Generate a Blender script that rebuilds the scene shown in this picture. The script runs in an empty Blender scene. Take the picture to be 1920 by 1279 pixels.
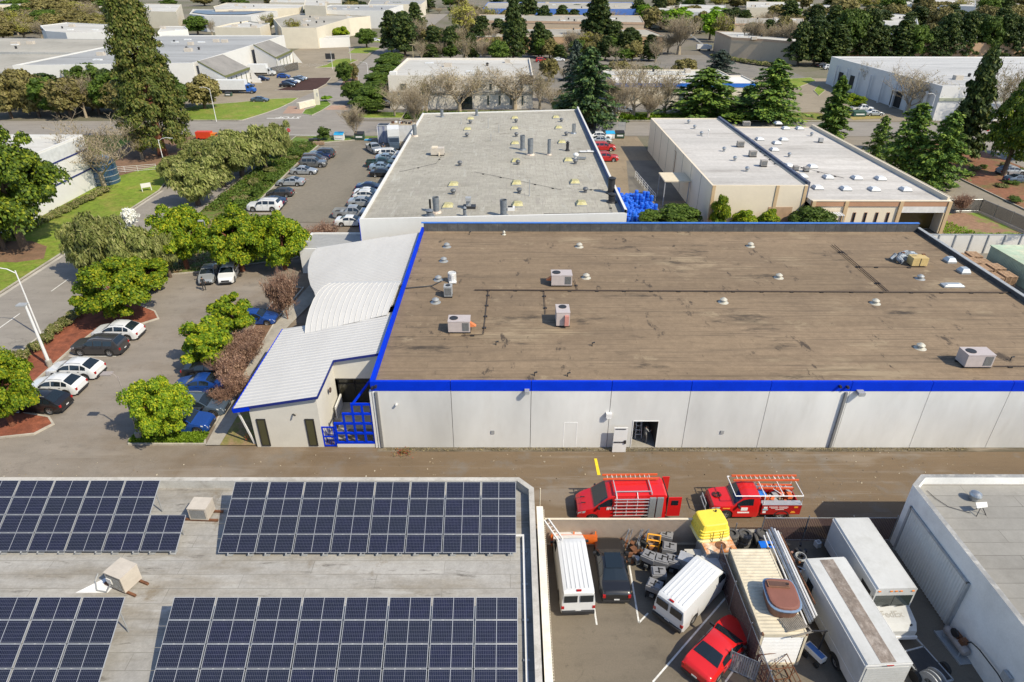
import bpy, math, random
import numpy as np
from mathutils import Vector, Matrix
S = bpy.context.scene
# ---------------------------------------------------------------- camera
FOC, PITCH, ROLL, YAW, CAMH = 1230.3, 0.52104, 0.00209, 0.00267, 33.0
_cp, _sp = math.cos(PITCH), math.sin(PITCH)
FW = Vector((math.sin(YAW)*_cp, math.cos(YAW)*_cp, -_sp))
_r0 = Vector((math.cos(YAW), -math.sin(YAW), 0)); _u0 = _r0.cross(FW)
RT = _r0*math.cos(ROLL) + _u0*math.sin(ROLL); UP = RT.cross(FW)
cam_d = bpy.data.cameras.new('camera'); cam = bpy.data.objects.new('camera', cam_d)
S.collection.objects.link(cam); S.camera = cam
cam_d.sensor_width = 36; cam_d.lens = 36*FOC/1920; cam_d.clip_start = .5; cam_d.clip_end = 6000
cam.matrix_world = Matrix(((RT.x, UP.x, -FW.x, 0), (RT.y, UP.y, -FW.y, 0), (RT.z, UP.z, -FW.z, CAMH), (0, 0, 0, 1)))
# ---------------------------------------------------------------- light
SUN_EL = math.radians(46); SUN_AZ = math.atan2(.814, -.581)       # azimuth from +Y towards +X
W = bpy.data.worlds.new('World'); S.world = W; W.use_nodes = True
_nt = W.node_tree; _bg = _nt.nodes['Background']; _sky = _nt.nodes.new('ShaderNodeTexSky')
_sky.sky_type = 'NISHITA'; _sky.sun_disc = False; _sky.sun_elevation = SUN_EL; _sky.sun_rotation = SUN_AZ
_sky.air_density = 1.0; _sky.dust_density = 0.8; _sky.ozone_density = 2.0
_nt.links.new(_sky.outputs[0], _bg.inputs[0]); _bg.inputs[1].default_value = 0.135
sd = bpy.data.lights.new('sun', 'SUN'); sun = bpy.data.objects.new('sun', sd); S.collection.objects.link(sun)
sd.energy = 4.1; sd.angle = math.radians(.53); sd.color = (1, .90, .70)
_sv = Vector((math.sin(SUN_AZ)*math.cos(SUN_EL), math.cos(SUN_AZ)*math.cos(SUN_EL), math.sin(SUN_EL)))
sun.rotation_euler = _sv.to_track_quat('Z', 'Y').to_euler(); sun.location = (60, -60, 120)
S.view_settings.view_transform = 'Standard'; S.view_settings.look = 'None'
S.view_settings.exposure = 0.48; S.view_settings.gamma = 1
# ---------------------------------------------------------------- helpers
R = random.Random(7)
C = S.collection
def G(x, y, z=0.):
    """photo pixel (1920 wide) -> world point at height z"""
    d = FW*FOC + RT*(x-960) - UP*(y-639.5); t = (z-CAMH)/d.z
    return Vector((d.x*t, d.y*t, z))
def GY(x, y, Y):
    d = FW*FOC + RT*(x-960) - UP*(y-639.5); t = Y/d.y
    return Vector((d.x*t, Y, CAMH+d.z*t))
def Gs(pts, z=0.): return [G(a, b, z) for a, b in pts]
def proj(p):
    d = Vector(p)-Vector((0, 0, CAMH)); k = FOC/d.dot(FW)
    return 960+k*d.dot(RT), 639.5-k*d.dot(UP)
def hgt(bx, by, tx, ty, z0=0.):
    b = G(bx, by, z0); h = 0
    while proj((b.x, b.y, z0+h))[1] > ty and h < 60: h += .05
    return h
def mat4(loc=(0,0,0), rz=0, s=1): return Matrix.Translation(Vector(loc)) @ Matrix.Rotation(rz, 4, 'Z') @ Matrix.Diagonal((s, s, s, 1))
class MB:
    def __init__(s, M=None): s.v = []; s.f = []; s.m = []; s.M = M
    def add(s, vs, fs, m=0):
        b = len(s.v)
        if s.M is not None: vs = [s.M @ Vector(p) for p in vs]
        s.v += [tuple(p) for p in vs]; s.f += [tuple(b+i for i in f) for f in fs]; s.m += [m]*len(fs); return s
    def box(s, x0, x1, y0, y1, z0, z1, m=0):
        return s.add([(x0,y0,z0),(x1,y0,z0),(x1,y1,z0),(x0,y1,z0),(x0,y0,z1),(x1,y0,z1),(x1,y1,z1),(x0,y1,z1)],
                     [(3,2,1,0),(4,5,6,7),(0,1,5,4),(1,2,6,5),(2,3,7,6),(3,0,4,7)], m)
    def cbox(s, c, d, m=0, rz=0):
        x, y, z = d[0]/2, d[1]/2, d[2]/2; T = Matrix.Translation(Vector(c)) @ Matrix.Rotation(rz, 4, 'Z')
        vs = [T @ Vector(p) for p in [(-x,-y,-z),(x,-y,-z),(x,y,-z),(-x,y,-z),(-x,-y,z),(x,-y,z),(x,y,z),(-x,y,z)]]
        return s.add(vs, [(3,2,1,0),(4,5,6,7),(0,1,5,4),(1,2,6,5),(2,3,7,6),(3,0,4,7)], m)
    def quad(s, a, b, c, d, m=0): return s.add([a, b, c, d], [(0,1,2,3)], m)
    def poly(s, pts, m=0): return s.add(pts, [tuple(range(len(pts)))], m)
    def prism(s, pts, z0, z1, m=0, mt=None):
        n = len(pts); a = sum(pts[i][0]*pts[(i+1)%n][1]-pts[(i+1)%n][0]*pts[i][1] for i in range(n))
        if a < 0: pts = pts[::-1]
        vs = [(p[0], p[1], z0) for p in pts]+[(p[0], p[1], z1) for p in pts]
        s.add(vs, [(i, (i+1)%n, n+(i+1)%n, n+i) for i in range(n)]+[tuple(range(n))[::-1]], m)
        return s.add([(p[0], p[1], z1) for p in pts], [tuple(range(n))], m if mt is None else mt)
    def beam(s, a, b, w=.05, h=None, m=0):
        a = Vector(a); b = Vector(b); h = h or w; d = (b-a).normalized()
        up = Vector((0,0,1)) if abs(d.z) < .95 else Vector((1,0,0))
        x = d.cross(up).normalized()*w/2; y = x.normalized().cross(d)*h/2
        return s.add([a-x-y, a+x-y, a+x+y, a-x+y, b-x-y, b+x-y, b+x+y, b-x+y], [(0,1,2,3),(7,6,5,4),(1,0,4,5),(2,1,5,6),(3,2,6,7),(0,3,7,4)], m)
    def tube(s, pts, r, n=8, m=0, caps=True):
        pts = [Vector(p) for p in pts]; rs = r if isinstance(r, (list, tuple)) else [r]*len(pts); vs = []; fs = []
        for i, p in enumerate(pts):
            d = (pts[min(i+1, len(pts)-1)]-pts[max(i-1, 0)]).normalized()
            up = Vector((0,0,1)) if abs(d.z) < .9 else Vector((1,0,0)); x = d.cross(up).normalized(); y = x.cross(d)
            vs += [p+(x*math.cos(2*math.pi*k/n)+y*math.sin(2*math.pi*k/n))*rs[i] for k in range(n)]
        for i in range(len(pts)-1):
            fs += [(i*n+k, i*n+(k+1)%n, (i+1)*n+(k+1)%n, (i+1)*n+k) for k in range(n)]
        if caps: fs += [tuple(range(n))[::-1], tuple((len(pts)-1)*n+k for k in range(n))]
        return s.add(vs, fs, m)
    def lathe(s, prof, n=16, m=0, c=(0,0,0), axis='Z'):
        vs = []; fs = []
        for r, z in prof:
            for k in range(n):
                a = 2*math.pi*k/n; p = (r*math.cos(a), r*math.sin(a), z)
                if axis == 'Y': p = (p[0], p[2], p[1])
                if axis == 'X': p = (p[2], p[0], p[1])
                vs.append((p[0]+c[0], p[1]+c[1], p[2]+c[2]))
        for i in range(len(prof)-1): fs += [(i*n+k, i*n+(k+1)%n, (i+1)*n+(k+1)%n, (i+1)*n+k) for k in range(n)]
        fs += [tuple(range(n))[::-1], tuple((len(prof)-1)*n+k for k in range(n))]
        return s.add(vs, fs, m)
    def ribbed(s, a, b, z0, z1, n, d=.04, m=0):
        """vertical corrugated sheet between plan points a and b"""
        a = Vector((a[0], a[1], 0)); b = Vector((b[0], b[1], 0)); t = (b-a).normalized(); nn = Vector((t.y, -t.x, 0))*d; vs = []
        pr = [0, .28, .5, .78]; of = [0, 0, 1, 1]
        q = [(i+pr[k], of[k]) for i in range(n) for k in range(4)]+[(n, 0)]
        for u, o in q:
            p = a+(b-a)*(u/n)+nn*o; vs += [(p.x, p.y, z0), (p.x, p.y, z1)]
        return s.add(vs, [(2*i, 2*i+2, 2*i+3, 2*i+1) for i in range(len(q)-1)], m)
    def mesh(s, name, mats, smooth=False):
        me = bpy.data.meshes.new(name); me.from_pydata(s.v, [], s.f)
        for mm in (mats if isinstance(mats, (list, tuple)) else [mats]): me.materials.append(mm)
        if any(s.m): me.polygons.foreach_set('material_index', s.m)
        if smooth:
            me.polygons.foreach_set('use_smooth', [True]*len(me.polygons)); me.set_sharp_from_angle(angle=math.radians(38))
        me.update(); return me
    def build(s, name, mats, parent=None, smooth=False, loc=None, rz=0, kind=None):
        """parent given and loc None: vertices are world coordinates, moved into the parent's frame"""
        if parent is not None and loc is None:
            inv = PM[parent.name].inverted(); s.v = [tuple(inv @ Vector(p)) for p in s.v]
        o = bpy.data.objects.new(name, s.mesh(name, mats, smooth)); C.objects.link(o)
        if parent is not None: o.parent = parent
        M = mat4(loc or (0,0,0), rz); o.location = loc or (0,0,0); o.rotation_euler = (0, 0, rz)
        PM[o.name] = (PM[parent.name] @ M) if parent is not None else M
        if kind: o['kind'] = kind
        return o
PM = {}
def tag(o, label, cat, group=None):
    o['label'] = label; o['category'] = cat
    if group: o['group'] = group
    return o
def thing(name, label, cat, loc=(0,0,0), rz=0, group=None, s=1):
    o = bpy.data.objects.new(name, None); C.objects.link(o); o.location = loc; o.rotation_euler = (0,0,rz); o.scale = (s, s, s)
    o.empty_display_size = .3; PM[o.name] = mat4(loc, rz, s)
    return tag(o, label, cat, group)
KIDS = {}
def kids(o):
    return [c for c in C.objects if c.parent == o]
def _ct(o, par, tree):
    c = o.copy(); C.objects.link(c)
    if par is not None: c.parent = par
    for k, sub in tree: _ct(k, c, sub)
    return c
def tree_of(o): return [(k, tree_of(k)) for k in o.children]
def dup(o, loc, rz=0, label=None, s=None, mat=None, group=None, key=None):
    bpy.context.view_layer.update() if key is None else None
    if key is not None:
        if key not in KIDS: bpy.context.view_layer.update(); KIDS[key] = tree_of(o)
        t = KIDS[key]
    else: t = tree_of(o)
    c = _ct(o, None, t); c.location = loc; c.rotation_euler = (0, 0, rz)
    if s is not None: c.scale = (s, s, s) if not isinstance(s, (list, tuple)) else s
    if label: c['label'] = label
    if group: c['group'] = group
    if mat:
        for ob in [c]+list(c.children):
            if ob.type == 'MESH' and ob.material_slots and ob.material_slots[0].link == 'OBJECT': ob.material_slots[0].material = mat
    return c
# ---------------------------------------------------------------- materials
def newmat(name):
    m = bpy.data.materials.new(name); m.use_nodes = True; nt = m.node_tree
    return m, nt, nt.nodes['Principled BSDF']
def nd(nt, t, **k):
    n = nt.nodes.new(t)
    for a, b in k.items(): setattr(n, a, b)
    return n
def lk(nt, a, b): nt.links.new(a, b)
def noise(nt, scale, detail=4, rough=.6, vec=None, st=None):
    n = nd(nt, 'ShaderNodeTexNoise'); n.inputs['Scale'].default_value = scale; n.inputs['Detail'].default_value = detail; n.inputs['Roughness'].default_value = rough
    if vec is None: vec = nd(nt, 'ShaderNodeTexCoord').outputs['Object']
    if st is not None:
        mp = nd(nt, 'ShaderNodeMapping'); mp.inputs['Scale'].default_value = st; lk(nt, vec, mp.inputs[0]); vec = mp.outputs[0]
    lk(nt, vec, n.inputs['Vector']); return n.outputs['Fac']
def ramp(nt, fac, stops):
    r = nd(nt, 'ShaderNodeValToRGB'); cr = r.color_ramp
    while len(cr.elements) < len(stops): cr.elements.new(.5)
    for e, (p, c) in zip(cr.elements, stops):
        e.position = p; e.color = (c, c, c, 1) if not isinstance(c, (tuple, list)) else (*c, 1)
    lk(nt, fac, r.inputs[0]); return r.outputs[0]
def mix(nt, fac, a, b, mode='MIX'):
    m = nd(nt, 'ShaderNodeMix', data_type='RGBA', blend_type=mode)
    for i, v in ((0, fac), (6, a), (7, b)):
        if hasattr(v, 'node'): lk(nt, v, m.inputs[i])
        elif i == 0: m.inputs[0].default_value = v
        else: m.inputs[i].default_value = (*v, 1)
    return m.outputs[2]
def mth(nt, op, a, b=None, c=None):
    m = nd(nt, 'ShaderNodeMath', operation=op)
    for i, v in enumerate((a, b, c)):
        if v is None: continue
        if hasattr(v, 'node'): lk(nt, v, m.inputs[i])
        else: m.inputs[i].default_value = v
    return m.outputs[0]
def bump(nt, b, h, st=.3, d=.02):
    n = nd(nt, 'ShaderNodeBump'); n.inputs['Strength'].default_value = st; n.inputs['Distance'].default_value = d
    lk(nt, h, n.inputs['Height']); lk(nt, n.outputs[0], b.inputs['Normal'])
MC = {}
def plain(name, col, rough=.6, metal=0, var=.12, scale=1.5, bmp=0, coat=0):
    if name in MC: return MC[name]
    m, nt, b = newmat(name)
    f = noise(nt, scale, 5, .65); f2 = noise(nt, scale*9, 3)
    k = ramp(nt, f, [(.3, 1-var), (.7, 1+var)]); k2 = ramp(nt, f2, [(.3, 1-var*.5), (.7, 1+var*.5)])
    c = mix(nt, 1, mix(nt, 1, col, k, 'MULTIPLY'), k2, 'MULTIPLY')
    lk(nt, c, b.inputs['Base Color']); b.inputs['Roughness'].default_value = rough; b.inputs['Metallic'].default_value = metal
    if coat: b.inputs['Coat Weight'].default_value = coat; b.inputs['Coat Roughness'].default_value = .06
    if bmp: bump(nt, b, f2, bmp)
    MC[name] = m; return m
def paint(name, col, metal=.0):
    return plain('paint_'+name, col, .35, metal, .03, .8, coat=.7)
def worn(name, col, dirt, lo=.5, hi=.72, scale=.4, st=(1,1,1), rough=.85, seams=None, seamcol=(.1,.1,.1), fine=.1, extra=None, bmp=.15):
    """weathered surface: base colour, large dirt patches, fine grain, optional seam grid (w, h, width)"""
    if name in MC: return MC[name]
    m, nt, b = newmat(name); tc = nd(nt, 'ShaderNodeTexCoord').outputs['Object']
    f = noise(nt, scale, 7, .7, tc, st); g = noise(nt, scale*.23, 4, .6, tc, st); gr = noise(nt, 9, 3, .7, tc); gr2 = noise(nt, 1.6, 6, .75, tc)
    c = mix(nt, ramp(nt, f, [(lo, 0.), (hi, 1.)]), col, dirt)
    c = mix(nt, 1, c, ramp(nt, g, [(.3, .82), (.7, 1.16)]), 'MULTIPLY')
    c = mix(nt, 1, c, ramp(nt, gr2, [(.25, 1-fine*1.6), (.75, 1+fine*1.6)]), 'MULTIPLY')
    c = mix(nt, 1, c, ramp(nt, gr, [(.25, 1-fine), (.75, 1+fine)]), 'MULTIPLY')
    if extra:
        for ecol, elo, ehi, esc, est in extra:
            c = mix(nt, ramp(nt, noise(nt, esc, 8, .72, tc, est), [(elo, 0.), (ehi, 1.)]), c, ecol)
    if seams:
        bw, bh, sw = seams; br = nd(nt, 'ShaderNodeTexBrick'); lk(nt, tc, br.inputs['Vector'])
        br.inputs['Scale'].default_value = 1; br.inputs['Brick Width'].default_value = bw; br.inputs['Row Height'].default_value = bh
        br.inputs['Mortar Size'].default_value = sw; br.inputs['Mortar Smooth'].default_value = .3
        br.inputs['Color1'].default_value = (.93,.93,.93,1); br.inputs['Color2'].default_value = (1.05,1.05,1.05,1); br.inputs['Mortar'].default_value = (1,1,1,1)
        c = mix(nt, 1, c, br.outputs['Color'], 'MULTIPLY')
        sf = mth(nt, 'MULTIPLY', br.outputs['Fac'], ramp(nt, noise(nt, .8, 4, .7, tc), [(.3, .25), (.6, 1.)]))
        c = mix(nt, sf, c, seamcol)
    lk(nt, c, b.inputs['Base Color']); b.inputs['Roughness'].default_value = rough
    b.inputs['Specular IOR Level'].default_value = .25
    if bmp: bump(nt, b, gr2, bmp, .03)
    MC[name] = m; return m
def asphalt(name, col, tint, dark=.75, cr=.06, grad=None):
    if name in MC: return MC[name]
    m, nt, b = newmat(name); tc = nd(nt, 'ShaderNodeTexCoord').outputs['Object']
    c = mix(nt, ramp(nt, noise(nt, .09, 6, .65, tc), [(.36, 0.), (.64, 1.)]), col, tint)
    if grad:
        sx = nd(nt, 'ShaderNodeSeparateXYZ'); lk(nt, tc, sx.inputs[0]); g = mth(nt, 'ADD', mth(nt, 'DIVIDE', mth(nt, 'SUBTRACT', sx.outputs[0], grad[0]), grad[1]-grad[0]), mth(nt, 'MULTIPLY', mth(nt, 'SUBTRACT', noise(nt, .25, 6, .7, tc), .5), 1.6)); c = mix(nt, ramp(nt, g, [(0., 0.), (1., 1.)]), c, grad[2])
    c = mix(nt, 1, c, ramp(nt, noise(nt, .5, 8, .7, tc, (.35, 1.3, 1)), [(.3, .86), (.5, 1.), (.75, 1.12)]), 'MULTIPLY')
    c = mix(nt, 1, c, ramp(nt, noise(nt, 14, 3, .8, tc), [(.3, .86), (.7, 1.14)]), 'MULTIPLY')
    c = mix(nt, ramp(nt, noise(nt, .32, 5, .7, tc), [(.54, 0.), (.66, .65)]), c, tuple(x*dark for x in col))
    c = mix(nt, ramp(nt, noise(nt, 1.1, 6, .75, tc), [(.58, 0.), (.70, .6)]), c, tuple(x*.62 for x in col))
    c = mix(nt, ramp(nt, noise(nt, .55, 7, .8, tc, (.12, 3, 1)), [(.54, 0.), (.66, .35)]), c, tuple(min(1, x*1.3) for x in col))
    c = mix(nt, ramp(nt, noise(nt, .22, 4, .6, tc, (.3, 1, 1)), [(.57, 0.), (.63, .3)]), c, tuple(min(1, x*1.35) for x in col))
    v = nd(nt, 'ShaderNodeTexVoronoi', feature='DISTANCE_TO_EDGE'); v.inputs['Scale'].default_value = .16; 
    wv = nd(nt, 'ShaderNodeVectorMath', operation='ADD'); nn = nd(nt, 'ShaderNodeTexNoise'); nn.inputs['Scale'].default_value = .5; nn.inputs['Detail'].default_value = 6
    lk(nt, tc, nn.inputs['Vector']); sc = nd(nt, 'ShaderNodeVectorMath', operation='SCALE'); sc.inputs['Scale'].default_value = 3.; lk(nt, nn.outputs['Color'], sc.inputs[0])
    lk(nt, tc, wv.inputs[0]); lk(nt, sc.outputs[0], wv.inputs[1]); lk(nt, wv.outputs[0], v.inputs['Vector'])
    ck = mth(nt, 'MULTIPLY', ramp(nt, v.outputs['Distance'], [(0., 1.), (.003, 1.), (.007, 0.)]), ramp(nt, noise(nt, .13, 3, .5, tc), [(.5, 0.), (.62, .4)]))
    c = mix(nt, ck, c, tuple(x*.5 for x in col))
    lk(nt, c, b.inputs['Base Color']); b.inputs['Roughness'].default_value = .9; b.inputs['Specular IOR Level'].default_value = .2
    bump(nt, b, noise(nt, 14, 3, .8, tc), .25, .01); MC[name] = m; return m
def foliage(name, cols, trans=.25):
    """leaf material: colour differs leaf by leaf"""
    if name in MC: return MC[name]
    m, nt, b = newmat(name); g = nd(nt, 'ShaderNodeNewGeometry'); tc = nd(nt, 'ShaderNodeTexCoord').outputs['Object']
    f = mth(nt, 'ADD', mth(nt, 'MULTIPLY', g.outputs['Random Per Island'], .55), mth(nt, 'MULTIPLY', noise(nt, .7, 3, .6, tc), .5))
    n = len(cols); c = ramp(nt, f, [(.12+.76*i/(n-1), x) for i, x in enumerate(cols)])
    oi = nd(nt, 'ShaderNodeObjectInfo'); hs = nd(nt, 'ShaderNodeHueSaturation'); lk(nt, c, hs.inputs['Color'])
    lk(nt, mth(nt, 'ADD', mth(nt, 'MULTIPLY', oi.outputs['Random'], .4), .8), hs.inputs['Value']); c = hs.outputs[0]
    lk(nt, c, b.inputs['Base Color']); b.inputs['Roughness'].default_value = .6; b.inputs['Specular IOR Level'].default_value = .25
    t = nd(nt, 'ShaderNodeBsdfTranslucent'); lk(nt, c, t.inputs[0]); mx = nd(nt, 'ShaderNodeMixShader'); mx.inputs[0].default_value = trans
    out = nt.nodes['Material Output']; lk(nt, b.outputs[0], mx.inputs[1]); lk(nt, t.outputs[0], mx.inputs[2]); lk(nt, mx.outputs[0], out.inputs[0])
    MC[name] = m; return m
def glass(name='dark_glass', col=(.012,.018,.024), rough=.06):
    if name in MC: return MC[name]
    m, nt, b = newmat(name); b.inputs['Base Color'].default_value = (*col, 1); b.inputs['Roughness'].default_value = rough; b.inputs['Specular IOR Level'].default_value = .8
    MC[name] = m; return m
WHITE = plain('white_wall_paint', (.61,.605,.59), .7, var=.035, scale=.5)
M_BLUE = plain('blue_trim_paint', (.0005,.03,.52), .6, var=.1, scale=.7); M_BLUE.node_tree.nodes['Principled BSDF'].inputs['Specular IOR Level'].default_value = .1
M_WMET = plain('white_metal', (.66,.66,.66), .45, var=.05)
M_GMET = plain('galvanised_metal', (.36,.38,.40), .38, .75, .22, 3)
M_GREYP = plain('grey_metal_paint', (.33,.34,.35), .5, .1, .15, 3)
M_DARK = plain('dark_metal', (.035,.035,.038), .5, .3, .2)
M_BLACK = plain('black_rubber', (.018,.018,.018), .8, 0, .2)
M_WOOD = plain('weathered_wood', (.30,.20,.13), .85, 0, .3, 4)
M_RUST = plain('rusty_steel', (.16,.07,.035), .8, .2, .4, 3)
M_CONC = worn('concrete', (.34,.315,.275), (.22,.2,.17), .5, .75, .5)
M_KERB = worn('kerb_concrete', (.40,.37,.32), (.26,.24,.2), .5, .8, 1.5, fine=.08)
M_TAN = plain('tan_steel_paint', (.48,.43,.37), .5, 0, .1, 2)
M_GLASS = glass(); M_TRIMB = plain('black_trim', (.025,.025,.027), .5)
M_BEIGEW = plain('cream_stucco', (.62,.545,.43), .85, 0, .06, .6, .1)
M_BARK = plain('tree_bark', (.10,.07,.05), .9, 0, .35, 5, .4)
M_BARKL = plain('pale_bark', (.33,.27,.19), .9, 0, .3, 5)
M_REDBARK = plain('reddish_bark', (.17,.065,.035), .9, 0, .3, 5)
# ---------------------------------------------------------------- text
def text_mesh(name, body, size, M, mat, parent, ext=.004, font=None, bold=0.0, shear=0):
    cu = bpy.data.curves.new(name, 'FONT'); cu.body = body; cu.size = size; cu.extrude = ext; cu.offset = bold; cu.shear = shear; cu.resolution_u = 3; cu.align_x = 'CENTER'
    o = bpy.data.objects.new(name, cu); C.objects.link(o); bpy.context.view_layer.update()
    me = bpy.data.meshes.new_from_object(o.evaluated_get(bpy.context.evaluated_depsgraph_get())); C.objects.unlink(o); bpy.data.objects.remove(o)
    me.materials.clear(); me.materials.append(mat); me.transform(M); me.name = name
    q = bpy.data.objects.new(name, me); C.objects.link(q); q.parent = parent
    return q
def TM(loc, right, up, par=None):
    """matrix that lays text with its x along 'right' and y along 'up' (local frame of the parent)"""
    x = Vector(right).normalized(); y = Vector(up).normalized(); z = x.cross(y)
    return Matrix(((x.x, y.x, z.x, loc[0]), (x.y, y.y, z.y, loc[1]), (x.z, y.z, z.z, loc[2]), (0,0,0,1)))
# ================================================================ ground and setting
def inset(pts, d):
    pts = [Vector((p[0], p[1])) for p in pts]; n = len(pts)
    a = sum(pts[i].x*pts[(i+1)%n].y-pts[(i+1)%n].x*pts[i].y for i in range(n))
    if a < 0: pts = pts[::-1]
    out = []
    for i in range(n):
        e0 = (pts[i]-pts[i-1]).normalized(); e1 = (pts[(i+1)%n]-pts[i]).normalized()
        n0 = Vector((-e0.y, e0.x)); n1 = Vector((-e1.y, e1.x)); b = n0+n1; L = max(.5, b.length_squared/2)
        out.append(pts[i]+b*(d/L))
    return pts, out
def sheet(name, pts, z, m, kind='structure', top=None):
    mb = MB(); mb.poly([(p[0], p[1], z) for p in pts]); o = mb.build(name, m); o['kind'] = kind
    if o.data.polygons[0].normal.z < 0: o.data.flip_normals()
    return o
def bed(name, pts, m, z=.13, kerb=.16):
    o_, i_ = inset(pts, kerb)
    sheet(name, i_, z-.02, m)
    n = len(o_); mb = MB()
    for i in range(n):
        j = (i+1)%n; a, b, c, d = o_[i], o_[j], i_[j], i_[i]
        mb.quad((*a, z), (*b, z), (*c, z), (*d, z)); mb.quad((*a, -.02), (*b, -.02), (*b, z), (*a, z)); mb.quad((*d, z), (*c, z), (*c, z-.03), (*d, z-.03))
    mb.build('kerb', M_KERB)['kind'] = 'structure'
A_LOT = asphalt('lot_asphalt', (.22,.195,.168), (.245,.215,.185), grad=(-36, -14, (.155,.113,.073)))
A_STREET = asphalt('street_asphalt', (.225,.205,.185), (.255,.235,.21), .9)
A_ALLEY = A_LOT
A_FAR = asphalt('pale_lot_asphalt', (.23,.195,.145), (.27,.23,.175), .85)
A_YARD = asphalt('yard_asphalt', (.148,.127,.10), (.172,.145,.112), .7)
LAWN = worn('lawn_grass', (.15,.215,.025), (.24,.225,.055), .47, .68, .25, rough=.95, fine=.28, bmp=.5)
LAWN2 = worn('bright_groundcover', (.12,.19,.02), (.06,.11,.015), .45, .65, .6, rough=.95, fine=.3, bmp=.5)
MULCH = worn('red_bark_mulch', (.24,.08,.045), (.14,.05,.032), .45, .7, 1, rough=.95, fine=.25, bmp=.6)
MULCHB = worn('brown_mulch', (.20,.12,.075), (.12,.08,.05), .45, .7, .8, rough=.95, fine=.25, bmp=.5)
MULCHD = worn('dark_mulch', (.06,.028,.022), (.035,.018,.015), .45, .7, .8, rough=.95, fine=.3)
DRY = worn('district_ground', (.17,.15,.12), (.12,.12,.07), .45, .62, .02, rough=.95, fine=.12)
PINK = worn('pink_pavers', (.36,.24,.18), (.28,.19,.14), .5, .7, .5)
sheet('ground', [(-3500,-600),(3500,-600),(3500,5000),(-3500,5000)], -.06, DRY)
sheet('street', [(-58.6,-40),(-47.9,-40),(-47.9,96),(-48.6,140),(-50,149.6),(-67,149.6),(-64.6,139),(-63.6,128),(-60.6,117),(-58.6,108)], .004, A_STREET)
sheet('cross_street', [(-420,149.2),(420,149.2),(420,164.2),(-420,164.2)], 0, A_STREET)
sheet('avenue', [(-66,164.2),(-60.5,191),(-55.8,229),(-57,262),(-60,330),(-72,560),(-48,560),(-48,335),(-46,229),(-38.2,172),(-36.5,164.2)], .006, A_STREET)
sheet('parking_lot', [(-47.7,28),(-13,28),(-13,92.5),(-47.7,92.5)], -.008, A_LOT)
sheet('alley', [(-13,28),(90,28),(90,40.8),(-13,40.8)], -.008, A_ALLEY)
sheet('rear_parking_lot', [(-47.7,92.7),(-12,92.7),(-12,149),(-47.7,149)], -.008, worn('rear_lot_asphalt', (.19,.168,.135), (.15,.135,.108), .48, .66, .08, st=(1,.5,1), fine=.12))
sheet('yard', [(1.9,5),(25.2,5),(25.2,31),(1.9,31)], .004, A_YARD)
sheet('service_yard', [(14,76),(28,76),(28,149),(14,149)], -.006, worn('service_yard_paving', (.245,.195,.135), (.20,.16,.115), .5, .7, .15, seams=(6,4,.03), seamcol=(.13,.1,.07)))
sheet('side_drive', [(60.9,60),(79.5,60),(79.5,120),(79.5,149),(60.9,149)], -.004, worn('side_drive_paving', (.235,.205,.165), (.185,.165,.135), .5, .75, .1, seams=(40,1.3,.03), seamcol=(.17,.15,.12)))
sheet('far_parking_lot', [(-92,186),(-63,186),(-58.5,200),(-56.4,229),(-57.6,262),(-60.5,330),(-95,335),(-95,186)], -.004, A_FAR)
sheet('far_side_lot', [(70,165),(140,165),(140,235),(70,235)], -.01, A_FAR)
sheet('right_parking_lot', [(97,90),(190,90),(190,149),(97,149)], -.01, A_STREET)
sheet('office_forecourt', [(-36,166),(100,166),(100,300),(-36,300)], -.02, asphalt('forecourt_asphalt', (.17,.16,.145), (.21,.19,.165)))
# lawns and beds
bed('lawn', [(-58.8,-30),(-58.8,108),(-60.8,117),(-63.8,128),(-64.8,139),(-67.5,148.5),(-150,148.6),(-150,-30)], LAWN, .14)
sheet('dry_lawn', [(-61,20),(-61,48),(-66,60),(-75,62),(-90,50),(-90,20)], .124, worn('dry_grass', (.27,.235,.075), (.14,.20,.04), .45, .65, .3, fine=.25))
sheet('mulch_ground', Gs([(150,345),(205,335),(330,300),(400,290),(425,262),(360,255),(250,262),(190,300)], .13), .13, MULCHB)
sheet('mulch_ground', Gs([(-40,452),(60,452),(88,462),(82,485),(30,492),(-40,490)], .13), .13, MULCHB)
bed('planted_bed', [(-47.7,92.5),(-47.7,99),(-47.4,148),(-38,148.2),(-28.5,148.2),(-28.5,146.5),(-40.2,142),(-40.6,124),(-40.3,104),(-41.2,94),(-38.2,90),(-27.5,88),(-27.5,79),(-38.2,74.5),(-41.9,73.6),(-42,66.2),(-47.7,66.2)], worn('bed_groundcover', (.11,.17,.03), (.16,.10,.05), .46, .62, .3, fine=.3, bmp=.5))
bed('mulch_bed', [(-47.7,66),(-42.2,66),(-38.8,63.9),(-37.6,62.2),(-39,60.8),(-42.8,60.2),(-43.2,55.8),(-43.1,46.8),(-41,45.2),(-38.6,44.6),(-37.6,43.6),(-38.4,42.2),(-41.5,41.6),(-47.7,41.6)], MULCH)
bed('groundcover_bed', [(-30.2,40.9),(-30.5,41.6),(-29.9,42.4),(-24.7,42.4),(-24.0,40.9)], LAWN2)
sheet('walkway', [(-24,40.8),(-22.9,40.8),(-22.9,45.5),(-23.3,60),(-22.2,66),(-22.2,73.5),(-23.4,73.5),(-24.9,60),(-24.4,46)], .12, M_CONC)
sheet('front_lawn', [(-22.9,40.8),(-19.9,40.8),(-19.9,50),(-22.9,50)], .1, worn('worn_grass', (.20,.19,.06), (.25,.17,.10), .45, .6, .8, fine=.2))
bed('shrub_bed', [(-27,43.5),(-24.3,43.5),(-24.9,62),(-24.2,70),(-26.5,70),(-27,62),(-26.4,52)], MULCHB)
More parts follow.
